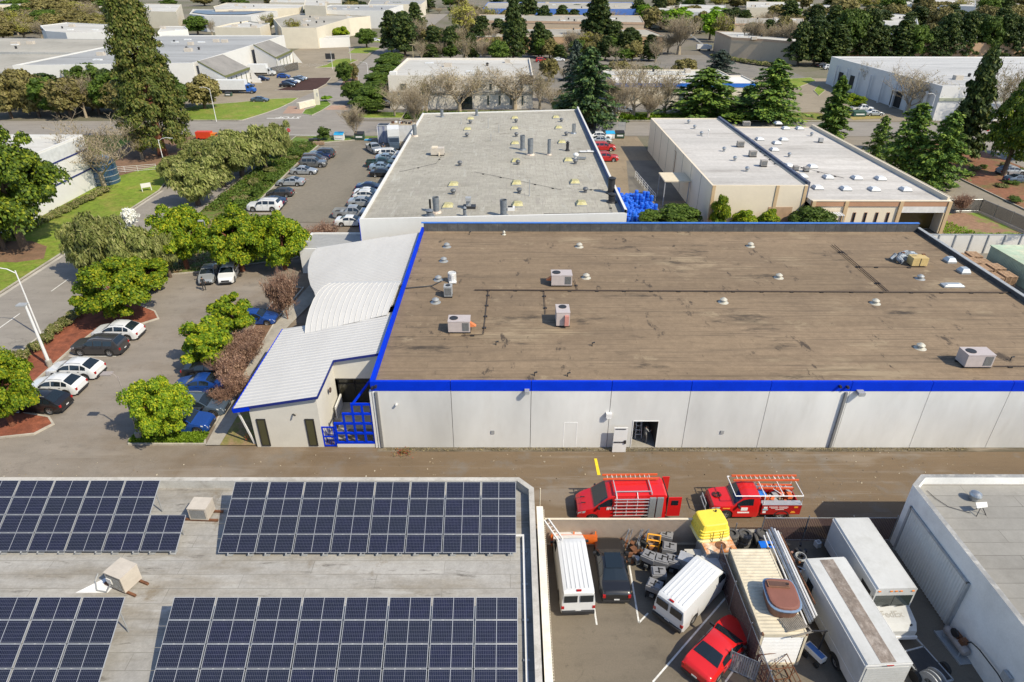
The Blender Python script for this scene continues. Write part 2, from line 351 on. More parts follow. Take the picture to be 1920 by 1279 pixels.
bed('lawn', Gs([(340,205),(370,198),(440,193),(512,186),(560,184),(548,192),(525,203),(500,212),(455,226),(400,226),(340,226)]), LAWN)
bed('dark_mulch_bed', Gs([(515,170),(540,163),(570,147),(622,146),(612,158),(590,170),(560,171)]), MULCHD)
bed('lawn', Gs([(652,215),(660,207),(700,210),(770,212),(770,222),(690,222),(660,221)]), LAWN)
bed('lawn', Gs([(590,128),(640,126),(672,113),(650,110),(630,112),(612,122)]), LAWN)
bed('lawn', Gs([(652,100),(690,101),(715,91),(700,89),(665,91)]), LAWN)
bed('lawn', Gs([(690,79),(725,81),(726,70),(715,70)]), LAWN)
bed('median_bed', Gs([(566,214),(585,217),(605,207),(622,196),(612,188),(600,190),(588,202),(572,206)]), LAWN2)
bed('median_bed', Gs([(636,163),(655,165),(672,152),(672,145),(655,143),(645,150)]), MULCHB)
bed('lawn', [(-27,165.5),(26,165.5),(26,178),(-27,178)], worn('winter_lawn', (.12,.15,.04), (.17,.12,.07), .45, .6, .2, fine=.25))
bed('lawn', [(26.5,165.5),(80,165.5),(80,176),(26.5,176)], worn('leafy_ground', (.16,.19,.02), (.16,.11,.06), .45, .6, .3, fine=.3))
bed('planted_bed', [(80,92),(96.5,92),(96.5,138),(92,142),(80,142)], worn('bark_bed', (.21,.095,.055), (.14,.12,.045), .48, .66, .3, fine=.25))
sheet('grass_patch', [(61.5,84.5),(61.5,96.5),(72,97.2),(73,84)], .02, worn('patchy_grass', (.23,.14,.09), (.13,.19,.03), .5, .6, .2, fine=.25))
bed('lawn', Gs([(1440,150),(1520,146),(1530,152),(1500,163),(1440,165)]), LAWN)
bed('lawn', Gs([(1525,170),(1535,160),(1548,170),(1535,180)]), LAWN)
sheet('dry_verge', Gs([(1583,215),(1600,208),(1650,216),(1655,222),(1600,225)]), .02, worn('dry_verge_grass', (.30,.24,.09), (.2,.2,.05), .5, .7, .3, fine=.2))
bed('mulch_bed', [(101,92),(112,92),(112,132),(101,132)], MULCHB)
sheet('paver_crossing', Gs([(530,213),(541,199),(566,200),(572,206),(566,213)]), .02, PINK)
sheet('paver_crossing', Gs([(608,206),(622,198),(655,198),(652,206)]), .02, PINK)
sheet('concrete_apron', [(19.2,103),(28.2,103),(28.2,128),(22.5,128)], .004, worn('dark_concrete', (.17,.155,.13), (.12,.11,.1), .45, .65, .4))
# sidewalks and gutters
sheet('sidewalk', [(-48.0,41),(-47.75,41),(-47.75,96),(-48.0,96)], .15, M_KERB)
sheet('sidewalk', [(-47.6,61),(-46.4,61),(-46.4,78),(-47.6,78)], .14, M_CONC)
sheet('gutter', [(-58.6,-30),(-58.1,-30),(-58.1,108),(-58.6,108)], .012, M_KERB)
sheet('gutter', [(-10.4,40.15),(48,40.15),(48,40.66),(-10.4,40.66)], .004, worn('gutter_dirt', (.10,.085,.06), (.2,.17,.13), .45, .6, 1.2, st=(.3,2,1)))
# road markings
PW = plain('road_paint', (.62,.61,.58), .7, 0, .25, 3)
PYL = plain('yellow_paint', (.75,.55,.02), .6, 0, .15, 4)
def mark(name, pts, z=.016, m=None):
    return sheet(name, pts, z, m or PW)
def stripe(a, b, w, z=.016, m=None, name='road_marking'):
    a = Vector(a[:2]); b = Vector(b[:2]); n = (b-a).normalized(); n = Vector((-n.y, n.x))*w/2
    return mark(name, [a-n, b-n, b+n, a+n], z, m)
for y0 in range(-30, 148, 9): stripe((-53.3, y0), (-53.3, y0+3.4), .13)
stripe(G(500,222), G(561,222), .5)                                   # stop line of the avenue
stripe(G(498,253), G(598,254), .3)
o = text_mesh('road_marking', 'STOP', 3.4, TM(tuple(G(543,219))[:2]+(.03,), (-1,0,0), (0,-1,0)) @ Matrix.Diagonal((.75, 1, 1, 1)), PW, None, .001, bold=.03); o['kind'] = 'structure'
for px in (545,555,566,576,586): stripe(G(px-4,316+(px-545)*.0), G(px-4,316), .1) if 0 else None
for i, y in enumerate(range(0, 18)):                                  # stall lines
    Y = 96.5+i*2.62
    stripe((-40.2, Y), (-35.6, Y), .1)
    if i < 16: stripe((-23.8, Y), (-18.6, Y), .1)
for i in range(7): stripe((-42.8, 46.2+i*2.75), (-38.2, 46.2+i*2.75), .1)
for i in range(9): stripe((-75+i*2.7-8, 262), (-75+i*2.7-4, 270), .14)
for a, b in (((1096,1020),(1119,1172)), ((1178,1048),(1198,1168)), ((1198,1168),(1215,1150)), ((1365,1116),(1224,1279)), ((1400,1222),(1360,1279))): stripe(G(*a), G(*b), .1, .014)
mark('yellow_line', Gs([(1114,860),(1119,860),(1126,891),(1120,891)]), .01, PYL)
for px, py in ((1790,282),(1805,289),(1820,297),(1836,304),(1850,312)): p = G(px, py); mark('crosswalk_bar', [(p.x-1.5, p.y-.35), (p.x+1.5, p.y-.35), (p.x+1.2, p.y+.35), (p.x-1.8, p.y+.35)], .01)
for i in range(3): stripe(G(1562+i*14, 206-i*.5), G(1575+i*14, 214-i*.5), .25)
# ================================================================ buildings
ROOF_W = worn('bright_roof_membrane', (.46,.45,.425), (.31,.29,.26), .5, .72, .12, st=(.5,1.5,1), fine=.06)
ROOF_G = worn('grey_roof_membrane', (.31,.315,.32), (.2,.2,.2), .5, .75, .1, st=(.4,1.6,1), fine=.08)
ROOF_T = worn('sandy_roof_membrane', (.34,.32,.28), (.22,.21,.18), .5, .75, .12, fine=.06)
def shell(parent, pts, z, par, wall, roof, t=.25, coping=None, z0=0, roofmat=None, name='wall'):
    o_, i_ = inset(pts, t); n = len(o_); mb = MB(); rr = z-par
    for i in range(n):
        j = (i+1)%n; a, b, c, d = o_[i], o_[j], i_[j], i_[i]
        mb.quad((*a, z0), (*b, z0), (*b, z), (*a, z)); mb.quad((*a, z), (*b, z), (*c, z), (*d, z), 1); mb.quad((*d, z), (*c, z), (*c, rr-.1), (*d, rr-.1), 2)
    w = mb.build(name, [wall, coping or wall, roofmat or wall], parent)
    r = MB(); r.poly([(*p, rr) for p in i_]); ro = r.build('roof', roof, parent)
    if ro.data.polygons[0].normal.z < 0: ro.data.flip_normals()
    return w
def windows(parent, a, b, z0, z1, n, gap=.25, frame=M_TRIMB, pane=M_GLASS, off=.03, name='window'):
    """n windows spread along the wall line a-b (outer face on the right-hand side of a->b)"""
    a = Vector(a[:2]); b = Vector(b[:2]); d = (b-a)/n; t = d.normalized(); nn = Vector((t.y, -t.x))
    for i in range(n):
        p = a+d*i+d*gap/2; q = a+d*(i+1)-d*gap/2; w = MB(); L = (q-p).length; fr = min(.09, L*.1)
        def bx(u0, u1, w0, w1, o0, o1, mb):
            P = [p+t*u0+nn*o0, p+t*u1+nn*o0, p+t*u1+nn*o1, p+t*u0+nn*o1]; mb.prism([(v.x, v.y) for v in P], w0, w1)
        bx(0, L, z0, z0+fr, -.02, off+.04, w); bx(0, L, z1-fr, z1, -.02, off+.04, w); bx(0, fr, z0+fr, z1-fr, -.02, off+.04, w); bx(L-fr, L, z0+fr, z1-fr, -.02, off+.04, w)
        f = w.build(name, frame, parent)
        g = MB(); bx(fr, L-fr, z0+fr, z1-fr, -.02, off, g)
        go = g.build('pane', pane, None); go.parent = f
        inv = PM[parent.name].inverted()
        for v in go.data.vertices: v.co = inv @ v.co
def bldg(name, label, pts, z, par=.5, wall=WHITE, roof=ROOF_W, cat='building', group=None, **k):
    c = sum((Vector(p[:2]) for p in pts), Vector((0,0)))/len(pts)
    t = thing(name, label, cat, (c.x, c.y, 0), group=group); shell(t, [tuple(p[:2]) for p in pts], z, par, wall, roof, **k)
    return t
# ---- white warehouse with blue parapet
WX0, WX1, WY0, WY1, WZ, RZ = -10.45, 48.2, 40.67, 73.7, 6.17, 5.72
BROWN = worn('brown_roof_felt', (.228,.168,.112), (.19,.14,.095), .42, .6, .16, (.7,1.2,1), .95, seams=(17, .98, .012), seamcol=(.12,.09,.06), fine=.11,
    extra=[((.29,.225,.15), .57, .66, .13, (.6,1.5,1)), ((.13,.098,.07), .52, .64, 1.1, (.1,4,1)), ((.06,.048,.038), .575, .67, .27, (.4,1.2,1)), ((.075,.058,.045), .60, .66, .45, (1.5,.6,1)), ((.27,.21,.14), .60, .67, .35, (.8,.8,1))])
wh = thing('warehouse', 'long white concrete warehouse with brown felt roof and bright blue parapet band', 'building', (19, 57, 0))
DX0, DX1, DZ1 = GY(1183,838,WY0).x, GY(1228,838,WY0).x, 2.55        # open doorway
mb = MB(); jx = [GY(x, 838.7, WY0).x for x in (850.8,993.9,1136.9,1278,1418.5)]; pw = jx[1]-jx[0]
xs = [WX0]+jx; 
while xs[-1]+pw < WX1: xs.append(xs[-1]+pw)
xs.append(WX1)
for a, b in zip(xs, xs[1:]):                                         # tilt-up panels with open joints between
    a += .02; b -= .02
    if a < DX0 < b:
        mb.box(a, DX0, WY0, WY0+.2, 0, 5.36); mb.box(DX1, b, WY0, WY0+.2, 0, 5.36); mb.box(DX0, DX1, WY0, WY0+.2, DZ1, 5.36)
    else: mb.box(a, b, WY0, WY0+.2, 0, 5.36)
mb.box(WX0-.0, WX0+.2, WY0+.2, WY1, 0, 5.5); mb.box(WX1-.2, WX1, WY0+.2, WY1, 0, 6.0); mb.box(WX0+.2, WX1-.2, WY1-.2, WY1, 0, 5.6)
mb.build('wall', worn('tilt_up_white', (.59,.59,.58), (.56,.555,.54), .5, .7, .7, (1.2,1,.4), .8, fine=.008, bmp=0, extra=[((.56,.55,.52), .64, .74, 1.6, (3,1,.12))]), wh)
mb = MB()
for a, b in zip(xs, xs[1:]): mb.box(a+.02, b-.02, WY0-.02, WY0+.24, 5.36, WZ)
mb.box(WX0-.03, WX0+.26, WY0+.24, WY1-6, 5.5, WZ-.02); mb.box(WX0-.03, WX0+.26, WY1-6, WY1, 5.5, WZ+.0)
mb.build('blue_parapet', M_BLUE, wh)
mb = MB(); mb.box(WX0+.26, WX1-.3, WY0+.24, WY1-.25, 5.0, RZ); mb.build('roof', BROWN, wh)
FELT = worn('black_felt_upstand', (.075,.075,.078), (.12,.117,.112), .5, .7, 1.2, seams=(1.2, 9, .02), seamcol=(.02,.02,.02), fine=.1)
mb = MB(); mb.box(WX0+.26, WX1-.28, WY1-.25, WY1-.02, RZ-.2, 6.72); mb.build('rear_parapet', FELT, wh)
mb = MB(); mb.box(WX0, WX1-.28, WY1-.3, WY1+.03, 6.72, 6.8); mb.build('rear_coping', plain('pale_blue_coping', (.05,.17,.55), .5), wh)
mb = MB(); mb.box(WX1-.28, WX1+.03, WY0+.25, WY1-.02, 5.6, 6.16, 0); mb.box(WX1-.34, WX1+.06, WY0+.25, WY1, 6.16, 6.22, 1); mb.build('side_parapet', [FELT, M_GREYP], wh)
mb = MB(); mb.box(WX0+.2, WX1-.3, WY0+.21, WY0+.26, RZ, 6.1); mb.build('felt_edge', worn('sandy_felt_edge', (.3,.26,.2), (.15,.12,.09), .45, .6, .5, st=(.6,1,1)), wh)
# recess behind the doorway
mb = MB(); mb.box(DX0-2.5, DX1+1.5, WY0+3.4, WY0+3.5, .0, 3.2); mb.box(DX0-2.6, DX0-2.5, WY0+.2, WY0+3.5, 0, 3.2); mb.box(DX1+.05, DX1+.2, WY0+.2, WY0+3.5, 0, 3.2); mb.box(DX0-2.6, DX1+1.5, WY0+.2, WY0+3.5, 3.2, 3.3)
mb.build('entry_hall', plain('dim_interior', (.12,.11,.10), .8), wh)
mb = MB(); mb.box(DX0-2.5, DX1+.05, WY0+.0, WY0+3.4, -.02, .02); mb.build('threshold', M_CONC, wh)
mb = MB(); w_ = .06
mb.box(DX0-w_, DX0, WY0-.03, WY0+.2, 0, DZ1+w_); mb.box(DX1, DX1+w_, WY0-.03, WY0+.2, 0, DZ1+w_); mb.box(DX0, DX1, WY0-.03, WY0+.2, DZ1, DZ1+w_); mb.build('door_frame', M_WMET, wh)
p = G(1147,846); mb = MB(); mb.box(p.x, p.x+1.05, WY0-.62, WY0-.55, .03, 2.4); dr = mb.build('door', M_WMET, wh)
mb = MB(); mb.box(p.x+.05, p.x+.95, WY0-.68, WY0-.62, 1.0, 1.06); mb.box(p.x+.85, p.x+1.0, WY0-.7, WY0-.62, .9, 1.2); mb.build('push_bar', M_DARK, wh)
mb = MB(); mb.box(p.x+.1, p.x+.9, WY0-.66, WY0-.62, 2.25, 2.3); mb.build('door_closer', M_DARK, wh)
q = GY(1055.5,838,WY0); mb = MB()
for a, b, c, d in ((0,.03,0,2.42),(1.0,1.03,0,2.42),(0,1.03,2.42,2.45)): mb.box(q.x+a, q.x+b, WY0-.012, WY0+.01, c, d)
mb.build('blank_door_outline', plain('white_door_edge', (.9,.9,.9), .4), wh)
def wallfix(name, px, py, w, h, d, m, dz=0, lamp=False):
    q = GY(px, py, WY0); mb = MB(); mb.box(q.x-w/2, q.x+w/2, WY0-d, WY0-.02, q.z-h/2, q.z+h/2)
    if lamp: mb.box(q.x-w/2+.05, q.x+w/2-.05, WY0-d-.02, WY0-.08, q.z-h/2-.05, q.z-h/2)
    return mb.build(name, m, wh)
wallfix('wall_light', 988, 731, .35, .22, .45, M_GREYP, lamp=True); wallfix('wall_light', 1611, 733, .5, .25, .5, M_GREYP, lamp=True)
wallfix('wall_light', 1141, 776, .42, .36, .32, M_WMET, lamp=True)
for px, py in ((705,723),(699,725),(1574,723),(1588,724)): wallfix('security_camera', px, py, .16, .16, .28, M_DARK)
wallfix('security_camera', 744, 757, .14, .1, .25, M_WMET); wallfix('utility_panel', 924, 810, .26, .32, .06, M_GREYP); wallfix('utility_panel', 1354, 810, .26, .32, .06, M_GREYP)
for x in (GY(1588,730,WY0).x, WX0+.42):
    mb = MB(); mb.box(x-.09, x+.09, WY0-.16, WY0-.01, .1, 5.3); mb.build('downspout', plain('grey_downspout', (.2,.2,.2), .5), wh)
mb = MB(); mb.box(WX0-.12, WX0+.02, WY0-.05, WY0+.3, 0, 5.3); mb.box(WX0+.12, WX0+.26, WY0-.07, WY0, 0, 5.3); mb.build('corner_trim', M_WMET, wh)
# ---- annex with curved white metal roofs
def zr(x): return 3.86+.172*(x+20.9)
WROOF = worn('white_roof_sheeting', (.50,.495,.49), (.45,.445,.44), .5, .7, .25, (1,.3,1), .5, fine=.02, bmp=0)
an = thing('curved_roof_annex', 'white stucco annex with ribbed white metal roofs and a barrel vault in the middle', 'building', (-17, 55, 0))
mb = MB(); H0 = 45.9
def wl(a, b, za, zb, mb, t=.2):                                       # wall with sloping top
    a = Vector(a); b = Vector(b); n = (b-a).normalized(); n = Vector((-n.y, n.x))*t
    P = [a, b, b+n, a+n]; mb.add([(*p, 0) for p in P]+[(*P[0], za), (*P[1], zb), (*P[2], zb), (*P[3], za)], [(3,2,1,0),(4,5,6,7),(0,1,5,4),(1,2,6,5),(2,3,7,6),(3,0,4,7)])
wl((-19.9,40.7), (-14.65,40.7), zr(-19.9)-.2, zr(-14.65)-.2, mb)
wl((-14.65,40.9), (-14.65,H0), zr(-14.65)-.2, zr(-14.65)-.2, mb)
mb.add([(-14.65,H0,3.0),(-10.48,H0,3.0),(-10.48,H0,zr(-10.5)-.2),(-14.65,H0,zr(-14.65)-.2)], [(0,1,2,3)])
wl((-19.9,52.5), (-19.9,40.9), zr(-19.9)-.2, zr(-19.9)-.2, mb)
def Gz(px, py):
    q = G(px, py, 4.2)
    for _ in range(8): q = G(px, py, zr(q.x))
    return (q.x, q.y)
cur = [Gz(*q) for q in ((595,464),(586,474),(580,487),(577,502),(578,520),(582,535),(589,547))]
inn = [(x+.7, y) for x, y in cur]
for a, b in zip(inn, inn[1:]): wl(a, b, zr(a[0])-.15, zr(b[0])-.15, mb)
wl((-18.9,58.5), (-18.9,52.5), 4.1, 4.1, mb); wl((-11,72.4), (-21.8,71.6), zr(-11)-.2, zr(-21.8)-.2, mb)
mb.build('wall', plain('off_white_stucco', (.58,.56,.51), .85, 0, .05, .8), an)
mb = MB(); mb.box(-14.6,-10.5,H0+.5,H0+.6,0,3.0); mb.build('storefront', glass('bronze_glass', (.03,.028,.02), .12), an)
mb = MB()
for x in (-14.55,-13.2,-11.85,-10.56): mb.box(x-.03,x+.03,H0+.42,H0+.5,0,3)
mb.box(-14.6,-10.5,H0+.42,H0+.5,2.2,2.27); mb.box(-14.62,-10.48,H0-.02,H0+.5,2.95,3.05); mb.build('storefront_frame', M_DARK, an)
mb = MB(); mb.box(-14.0,-10.5,42.6,H0+.4,0,.35); mb.box(-14.6,-14.0,43.8,H0+.4,0,.35); mb.build('entry_deck', M_CONC, an)
mb = MB()
for i in range(3): mb.box(-14.6+i*.05,-13.2+i*.05,41.5+i*.35,42.6,.0,.12*(i+1)-.003*i)
mb.build('steps', M_CONC, an)
mb = MB(); mb.box(-12.0-1.6,-10.5,40.68,40.82,0,.34); mb.build('low_wall', WHITE, an)
mb = MB(); mb.prism([(-14.42,44.0),(-14.3,44.0),(-14.3,45.9),(-14.42,45.9)],0,1.5); mb.build('side_wall', WHITE, an)
mb = MB(); mb.lathe([(.01,-.05),(.22,-.05),(.22,.05),(.01,.05)], 6, 0, (0,0,0), 'X'); o = mb.build('wall_plaque', plain('brown_plaque',(.1,.07,.06),.6), an, loc=(-14.42+17, 43.6-55, 3.45))
def roofplane(poly, name, ribs=.46, edge=True):
    c = MB(); P = [(x, y, zr(x)) for x, y in poly]; n = len(P); Q = [(x, y, z-.16) for x, y, z in P]
    c.poly(P); c.poly(Q[::-1])
    for i in range(n): c.quad(Q[i], Q[(i+1)%n], P[(i+1)%n], P[i])
    ys = min(p[1] for p in poly)+.2
    while ys < max(p[1] for p in poly)-.1:
        X = []
        for i in range(n):
            a, b = poly[i], poly[(i+1)%n]
            if (a[1]-ys)*(b[1]-ys) < 0: X.append(a[0]+(b[0]-a[0])*(ys-a[1])/(b[1]-a[1]))
        X.sort()
        for a, b in zip(X[::2], X[1::2]):
            a += .02; b -= .02; z1, z2 = zr(a), zr(b); w = .09
            c.add([(a,ys-w,z1),(b,ys-w,z2),(b,ys-w*.45,z2+.06),(a,ys-w*.45,z1+.06),(a,ys+w*.45,z1+.06),(b,ys+w*.45,z2+.06),(b,ys+w,z2),(a,ys+w,z1)], [(0,1,2,3),(3,2,5,4),(4,5,6,7),(0,3,4,7),(1,6,5,2)])
        ys += ribs
    return c.build(name, WROOF, an)
roofplane([(-20.95,40.45),(-14.45,40.45),(-14.45,45.65),(-10.5,45.65),(-10.5,53),(-20.95,53)], 'front_roof')
roofplane(cur[::-1]+[(-10.5,73.4),(-10.5,54.5),(-17.8,54.5)], 'rear_roof', .42)
mb = MB()
for a, b in (((-20.97,40.42),(-14.43,40.42)),((-14.43,40.42),(-14.43,45.62)),((-14.43,45.62),(-10.5,45.62))):
    mb.beam((*a, zr(a[0])-.07), (*b, zr(b[0])-.07), .07, .2)
mb.build('roof_trim', plain('navy_fascia', (.01,.02,.16), .5), an)
mb = MB(); mb.beam((-20.98,40.42,zr(-20.98)-.13),(-20.98,53,zr(-20.98)-.13),.14,.26); mb.beam((-20.98,40.38,zr(-20.98)-.16),(-19.7,40.38,zr(-19.7)-.16),.1,.3); mb.build('eave_gutter', M_BLUE, an)
# barrel vault: quarter arc from the front roof up to the crown
LE = [G(*q[:2], q[2]) for q in ((572,626,4.25),(573,612,4.7),(576,596,5.15),(581,579,5.5),(588,562,5.85),(597,548,6.1),(607,538,6.25),(620,531,6.3))]
RE = [G(*q[:2], q[2]) for q in ((726,590,5.65),(729,582,5.85),(732,573,6.05),(736,563,6.2),(740,553,6.35),(744,544,6.45),(747,536,6.5),(751,530,6.5))]
def vault(f, k): return LE[k].lerp(RE[k], f)
NV = 8; FX = [i/15 for i in range(16)]
mb = MB(); mb.add([vault(f, k) for f in FX for k in range(NV)], [(i*NV+k, (i+1)*NV+k, (i+1)*NV+k+1, i*NV+k+1) for i in range(15) for k in range(NV-1)])
top_ = [vault(f, NV-1) for f in FX]; mb.add(top_+[Vector((p.x, p.y+.6, p.z-.1)) for p in top_]+[Vector((p.x, p.y+1.2, p.z-2.2)) for p in top_], [(i, i+1, 17+i, 16+i) for i in range(15)]+[(16+i, 17+i, 33+i, 32+i) for i in range(15)])
mb.build('barrel_roof', WROOF, an, smooth=True)
mb = MB(); mb.add(LE+[Vector((p.x+.05, p.y, 3.6)) for p in LE], [(k, k+1, NV+k+1, NV+k) for k in range(NV-1)]); mb.build('barrel_end_wall', WHITE, an)
mb = MB()
for f in FX: mb.tube([vault(f, k)+Vector((0,0,.025)) for k in range(NV)], .035, 4)
mb.build('barrel_ribs', WROOF, an)
for a, b in ((488,500),(578,590)):
    x0 = GY(a, 810, 40.7).x; x1 = GY(b, 810, 40.7).x
    windows(an, (x0-.1,40.7), (x0+.62,40.7), .15, 2.75, 1, .02, M_TRIMB, glass('olive_glass', (.06,.06,.03), .15))
mb = MB(); mb.beam((-16.6,40.66,3.2),(-16.3,40.3,3.35),.09,.1); mb.build('security_camera', M_DARK, an)
mb = MB(); mb.beam((-20.2,41,.1),(-20.75,40.6,zr(-20.8)-.2),.12,.12); mb.build('roof_strut', M_WMET, an)
# stepped blue screen fence and gate
bf = thing('stepped_grid_fence', 'bright blue steel grid fence stepping up towards the white warehouse corner', 'fence', (-12.2, 40.75, 0))
mb = MB(); Y = 40.75; gx = [-13.55,-12.8,-12.05,-11.3,-10.6]; t = .075; z0 = .42; hs = [2.27,3.19,4.08,4.08,4.08]; gz = [.42,1.34,2.27,3.19,4.08]
def bar(x0, x1, za, zb, mb): mb.box(x0-t, x1+t, Y-t, Y+t, za-t, zb+t)
for i, x in enumerate(gx):
    top = max(hs[i-1] if i else 0, hs[min(i, 3)])
    mb.box(x-t, x+t, Y-t, Y+t, z0-.06, [2.35,3.27,4.16,4.16,4.16][i])
for k, z in enumerate(gz): mb.box(gx[max(0, k-2)]-t+.003, gx[4]+t-.003, Y-t-.004, Y+t+.004, z-t, z+t)
mb.build('grid', M_BLUE, bf); mb = MB(); mb.beam((-12.0, Y, 4.05), (-10.7, 42.4, 5.3), .13, .13); mb.build('brace', M_BLUE, bf)
gt = thing('blue_gate', 'low bright blue steel gate beside the stepped fence and the annex corner', 'gate', (-14.1, 40.75, 0))
mb = MB()
for x in (-14.6,-13.72): mb.box(x-.05, x+.05, Y-.05, Y+.05, .05, 1.95)
for z in (.1,1.0,1.9): mb.box(-14.55,-13.77, Y-.04, Y+.04, z-.05, z+.05)
mb.build('frame', M_BLUE, gt); mb = MB()
for i in range(5): mb.box(-14.42+i*.14,-14.40+i*.14, Y-.01, Y+.01, .15, 1.85)
mb.build('bars', M_BLUE, gt)
# ---- grey-roofed warehouse behind
GROOF = worn('pale_cap_sheet', (.335,.318,.275), (.25,.235,.20), .5, .72, .22, (.6,1,1), .9, seams=(.98, .98, .02), seamcol=(.19,.18,.16), fine=.10,
    extra=[((.38,.37,.33), .56, .66, .4, (2.2,.4,1)), ((.19,.17,.14), .6, .68, .35, (1,1,1)), ((.30,.28,.25), .55, .6, .8, (4,.3,1))])
gb = thing('grey_roof_warehouse', 'large white warehouse with pale grey roof crowded with vents and yellowed skylights', 'building', (-2, 111, 0))
GP = [(-18.25,75.9),(14.4,78.2),(14.4,146.2),(-18.25,141.6)]; GZ = 6.0
o_, i_ = inset(GP, .3); mb = MB()
for i in range(4):
    j = (i+1)%4; a, b, c, d = o_[i], o_[j], i_[j], i_[i]; hz = [6.35,6.75,6.2,6.3]
    h = hz[i]; mb.quad((*a,0),(*b,0),(*b,h),(*a,h)); mb.quad((*a,h),(*b,h),(*c,h),(*d,h)); mb.quad((*d,h),(*c,h),(*c,5.8),(*d,5.8))
mb.build('wall', WHITE, gb)
mb = MB(); a, b = i_[1], i_[2]; mb.box(a.x-.03, a.x-.005, a.y+.1, b.y-.1, GZ, 6.7); mb.build('parapet_shade_face', plain('painted_blue_shade', (.035,.085,.24), .6, 0, .1, .6), gb)  # bluish shade of the right parapet's inner face, painted as a navy sheet
mb = MB(); mb.poly([(*p, GZ) for p in i_]); mb.build('roof', GROOF, gb)
mb = MB()
for x in (-13.0,-6.5,0,6.5): mb.box(x-.02, x+.02, 76.2+(x+18)*.07-.0, 76.3+(x+18)*.07, 0, 6.36)
mb.build('panel_joint', M_GREYP, gb)
mb = MB(); mb.box(-18.31,-18.24,75.9,76.1,.1,6.3); mb.build('downspout', M_BLUE, gb)
sb = bldg('small_white_extension', 'small white block with grey flat roof tucked beside the larger warehouse corner', [(-25.5,74.2),(-18.35,74.2),(-18.35,79.8),(-25.5,79.8)], 3.2, .15, WHITE, ROOF_G)
# ---- cream tilt-up pair on the right
CW = plain('cream_wall_paint', (.66,.575,.45), .8, 0, .04, .4); CT = plain('ochre_pilaster', (.50,.36,.21), .8, 0, .05)
CSH = plain('shaded_panel_paint', (.55,.50,.43), .85, 0, .08, .4)
CROOF = worn('smooth_grey_roof', (.475,.455,.435), (.335,.315,.295), .5, .72, .12, (.5,2,1), .9, seams=(30, 1.05, .012), seamcol=(.3,.295,.28), fine=.09)
cb = thing('cream_industrial_building', 'cream tilt-up building with tall left bay and lower office front with brown band', 'building', (45, 115, 0))
CX0, CX1, CXM, CY0, CY1 = 28.05, 60.8, 41.6, 89.9, 136.0
shell(cb, [(CX0,CY0),(CXM-.15,CY0),(CXM-.15,CY1),(CX0,CY1)], 6.4, .12, CW, CROOF)
mb = MB(); mb.box(CXM-.15, CXM+.25, CY0+.4, CY1-.1, 4.5, 6.75); mb.build('fire_wall', worn('navy_parapet_felt', (.09,.11,.17), (.05,.05,.06), .5, .7, .6), cb)
LZ = 4.75; LY = 88.2
mb = MB(); mb.box(CXM+.25, CX1-.3, LY+.3, CY1-.2, 4.0, LZ-.15); mb.build('low_roof', CROOF, cb)
mb = MB(); mb.box(CX1-.3, CX1, LY+.3, CY1, 0, LZ+.45); mb.box(CXM+.25, CX1-.3, CY1-.2, CY1, 0, LZ); mb.box(CXM+.25, CX1-6.6, LY, LY+.25, 0, LZ-.75); mb.box(CX1-6.6, CX1-.3, LY+2.0, LY+2.25, 0, LZ-.75); mb.build('office_wall', CW, cb)
BRN = plain('tan_brown_band', (.40,.22,.13), .8, 0, .05)
mb = MB(); mb.box(CXM+.1, CX1+.04, LY-.12, LY+.3, LZ-.75, LZ-.04); mb.build('brown_band', BRN, cb)
mb = MB(); mb.box(CXM+.1, CX1+.1, LY-.18, LY+.32, LZ-.04, LZ+.05); mb.box(CX1-.02, CX1+.1, LY+.32, CY1, LZ+.45, LZ+.5); mb.build('roof_coping', M_BEIGEW, cb)
mb = MB(); mb.box(CX1-6.6, CX1-.02, LY-.1, LY+.1, LZ-1.65, LZ-.76); mb.build('white_soffit_band', plain('pale_grey_paint', (.62,.6,.58), .7), cb)
mb = MB(); mb.box(CX1-6.4, CX1-.4, LY+1.9, LY+1.99, .1, LZ-1.7); mb.build('storefront', glass('amber_glass', (.08,.05,.01), .12), cb)
mb = MB()
for x in (CXM+.35, CX1-14.3, CX1-6.7, CX1-.0): mb.box(x-.25, x+.25, LY-.24, LY-.0, 0, LZ-.0-.05)
for x in (CX0+.3, CX0+9.2, CXM-.4): mb.box(x-.22, x+.22, CY0-.1, CY0+.02, 0, 6.38)
mb.build('pilaster', CT, cb)
windows(cb, (CX1-13.6,LY), (CX1-7.3,LY), .5, 3.1, 4, .75, plain('brown_frame', (.25,.11,.05), .6), glass())
mb = MB()
for Y in [CY0+i*5.8+5.8 for i in range(7)]: mb.box(CX0-.02, CX0+.02, Y-.025, Y+.025, 0, 6.4)
mb.build('panel_joint', M_DARK, cb)
mb = MB(); mb.box(36.5, 39.9, CY0-.06, CY0+.02, 0, 3.3); mb.build('roller_door', plain('tan_roller_door', (.42,.28,.18), .6), cb)
mb = MB(); mb.box(41.0,45.9,LY-1.6,LY-.25,3.15,3.22)
for i in range(14): mb.box(41.05+i*.36,41.12+i*.36,LY-1.6,LY-.25,3.22,3.28)
mb.build('metal_canopy', M_WMET, cb); mb = MB()
for x in (41.1,45.8): mb.box(x-.06,x+.06,LY-1.55,LY-1.43,0,3.15)
mb.build('canopy_post', M_GREYP, cb)
mb = MB(); mb.cbox((42.9, LY-1.0, 3.4),(.9,.5,.25)); mb.build('canopy_box', M_DARK, cb)
